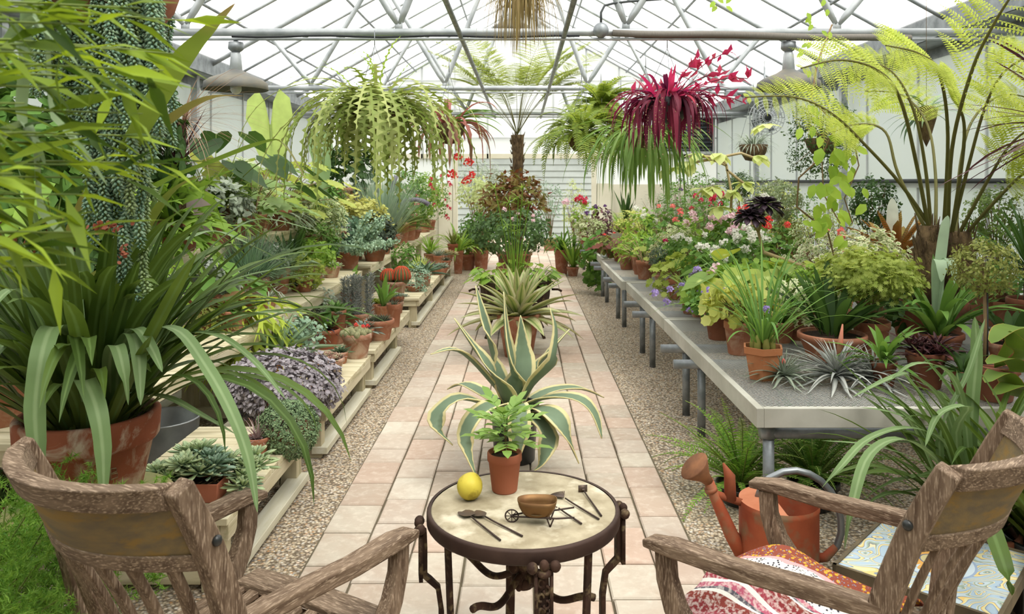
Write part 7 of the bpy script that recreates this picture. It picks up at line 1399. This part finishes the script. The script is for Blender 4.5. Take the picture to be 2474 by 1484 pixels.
# ---------------------------------------------------------------- more pots filling the steps
def SX(label, X, Y, z, pr, ph, build, m=None):
    r = mk('potted_plant', label, 'potted plant', (X, Y, z), RS().rand()*6); s = pot(r, pr, ph, m); build(r, RS(), s, pr); return r
SX('low green spreading aloe behind the green aloe in its tall pot', -1.60, 6.75, Z1, .08, .13, rosf(20, .22, .045, leaf('green_aloe', ''), .2, el=(0, 1.3), bend=.4))
SX('frosty pale rosette beside the timber post of the low bench', -1.60, 7.3, Z1, .08, .11, clump(7, 22, .08, .03, G_ECH, .09, .3, prof='spoon'))
SX('grey spiky ball in a limed pot at the far corner of the low bench', -1.28, 7.85, Z1, .08, .12, rosf(70, .13, .015, G_GREY, .3, prof='grass'), TERRA_L)
SX('bushy blue green succulent behind the cactus pot', -1.60, 5.7, Z1, .08, .12, fb(70, 7, (.16, .15, .14), .1, G_BLUE, .035))
SX('dark leaved rosette between the pink rosettes and the pale aloe', -1.48, 5.35, Z1, .07, .1, rosf(30, .12, .035, leaf('dark_rosette', ''), .3, prof='spoon'), TERRA)
SX('yellowish pot of thin upright aloe leaves on the far low bench', -1.30, 9.9, Z1B, .08, .13, straps(40, (.18, .3), (.014, .02), G_LIME, (.7, 1.5), (.1, .7)), TERRA_L)
SX('pale agave rosette in the back row of the far low bench', -1.60, 9.5, Z1B, .1, .14, rosf(26, .26, .06, leaf('pale_aloe', ''), .25, el=(.1, 1.4), bend=.2))
SX('green leafy succulent in the back row, beyond the pale agave rosette', -1.60, 10.6, Z1B, .1, .14, fb(90, 7, (.2, .18, .2), .15, G_MID, .045))
SX('pinkish spiky rosette near the far end of the low bench', -1.33, 11.0, Z1B, .08, .12, rosf(46, .17, .024, G_PSP, .3, prof='grass'), TERRA_N)
SX('mixed grey rosettes in a bowl, last but one on the far low bench', -1.55, 11.7, Z1B, .12, .1, clump(8, 20, .1, .035, G_GREY, .1, .3, prof='spoon'))
SX('bright green tufted plant at the very end of the far low bench', -1.5, 12.6, Z1B, .1, .15, straps(50, (.25, .4), (.02, .03), G_BRIGHT, (.6, 1.5), (.3, 1.4)))
SX('wide green rosette at the front edge of the nearest middle step', -1.92, 5.15, Z2, .09, .13, rosf(24, .2, .055, G_MID, .15, el=(0, 1.3), bend=.3, prof='spoon'))
SX('leafy grey green plant in the back row, behind the pink grey rosette', -2.22, 6.6, Z2, .1, .15, fb(110, 7, (.22, .18, .2), .16, G_GREY, .05))
SX('trailing lime green plant between the sage rosette and the mossy pot', -1.95, 6.95, Z2, .08, .12, fb(90, 7, (.17, .16, .14), .06, G_LIME, .035))
SX('stiff dark green blades in the back row behind the sage rosette', -2.22, 7.4, Z2, .1, .16, straps(26, (.3, .5), (.035, .05), G_DARK, (.8, 1.5), (.0, .6), 'lance'))
SX('green leafy mound in the back row behind the dark upright mass', -2.2, 8.2, Z2, .11, .16, fb(120, 7, (.24, .2, .22), .18, G_MID, .045))
SX('silver leafy cushion on the farthest middle step, nearest its left end', -2.2, 9.4, Z2, .11, .15, fb(120, 7, (.24, .2, .2), .16, G_SILVER, .045))
SX('green bush in the back row of the farthest middle step', -2.2, 11.2, Z2, .13, .18, fb(150, 7, (.3, .25, .32), .26, G_BRIGHT, .05))
SX('arching olive blades beside the long aloe on the farthest middle step', -1.95, 12.0, Z2, .1, .16, straps(40, (.35, .6), (.03, .04), G_OLIVE, (.5, 1.4), (.5, 1.7)))
SX('dark leaved shrub in the back row, second from the end of the step', -2.15, 12.9, Z2, .13, .18, fb(150, 7, (.28, .25, .34), .28, G_DARK, .05))
SX('pale green bushy plant on the nearest middle step behind the strap leaves', -2.15, 4.3, Z2, .12, .18, fb(140, 7, (.26, .22, .24), .2, G_BRIGHT, .05))
SX('broad wavy leaved green plant in the back row of the nearest middle step', -2.2, 5.4, Z2, .12, .18, bigleaf(22, (.15, .35), .2, G_MID, 'oval'))
SX('tall cream edged plant on the top step left of the terracotta pot pair', -2.75, 7.6, Z3, .13, .2, fb(150, 7, (.28, .25, .3), .25, G_VAR, .06))
# ---------------------------------------------------------------- the plants take the name of their kind
KINDS = (('geranium', 'geranium'), ('topiary', 'topiary'), ('little tree', 'topiary'), ('standard tree', 'topiary'), ('begonia', 'begonia'), ('bromeliad', 'bromeliad'), ('clivia', 'clivia'), ('aloe', 'aloe'), ('agave', 'agave'), ('haworthia', 'haworthia'), ('barrel cacti', 'cactus'), ('ball cacti', 'cactus'), ('dark cactus', 'cactus'),
         ('primrose', 'cape_primrose'), ('mauve flowered', 'cape_primrose'), ('coleus', 'coleus'), ('croton', 'croton'), ('cordyline', 'cordyline'), ('philodendron', 'philodendron'), ('arrow shaped', 'elephant_ear'), ('dark ivy', 'ivy'), ('trailing ivy', 'ivy'), ('leaved ivy', 'ivy'), ('variegated ivy', 'ivy'), ('palm', 'palm'), ('sword fern', 'fern'), ('dark ferny', 'fern'),
         ('mother in law', 'sansevieria'), ('orchid', 'orchid'), ('senecio', 'succulent'), ('kalanchoe', 'succulent'), ('succulent', 'succulent'), ('rosette', 'succulent'), ('cushion of', 'succulent'), ('spik', 'succulent'), ('spiny', 'succulent'), ('herb', 'herb'), ('shrub', 'shrub'), ('bush', 'shrub'), ('grass', 'grass_plant'), ('strap leaved', 'strap_leaved_plant'))
for o in list(bpy.data.objects):
    if o.parent is None and o.name.split('.')[0] in ('potted_plant', 'leafy_plant'):
        for key, kind in KINDS:
            if key in o['label']:
                o.name = 'potted_'+kind; o['category'] = kind.replace('_', ' '); break
        else: o.name = 'potted_plant'
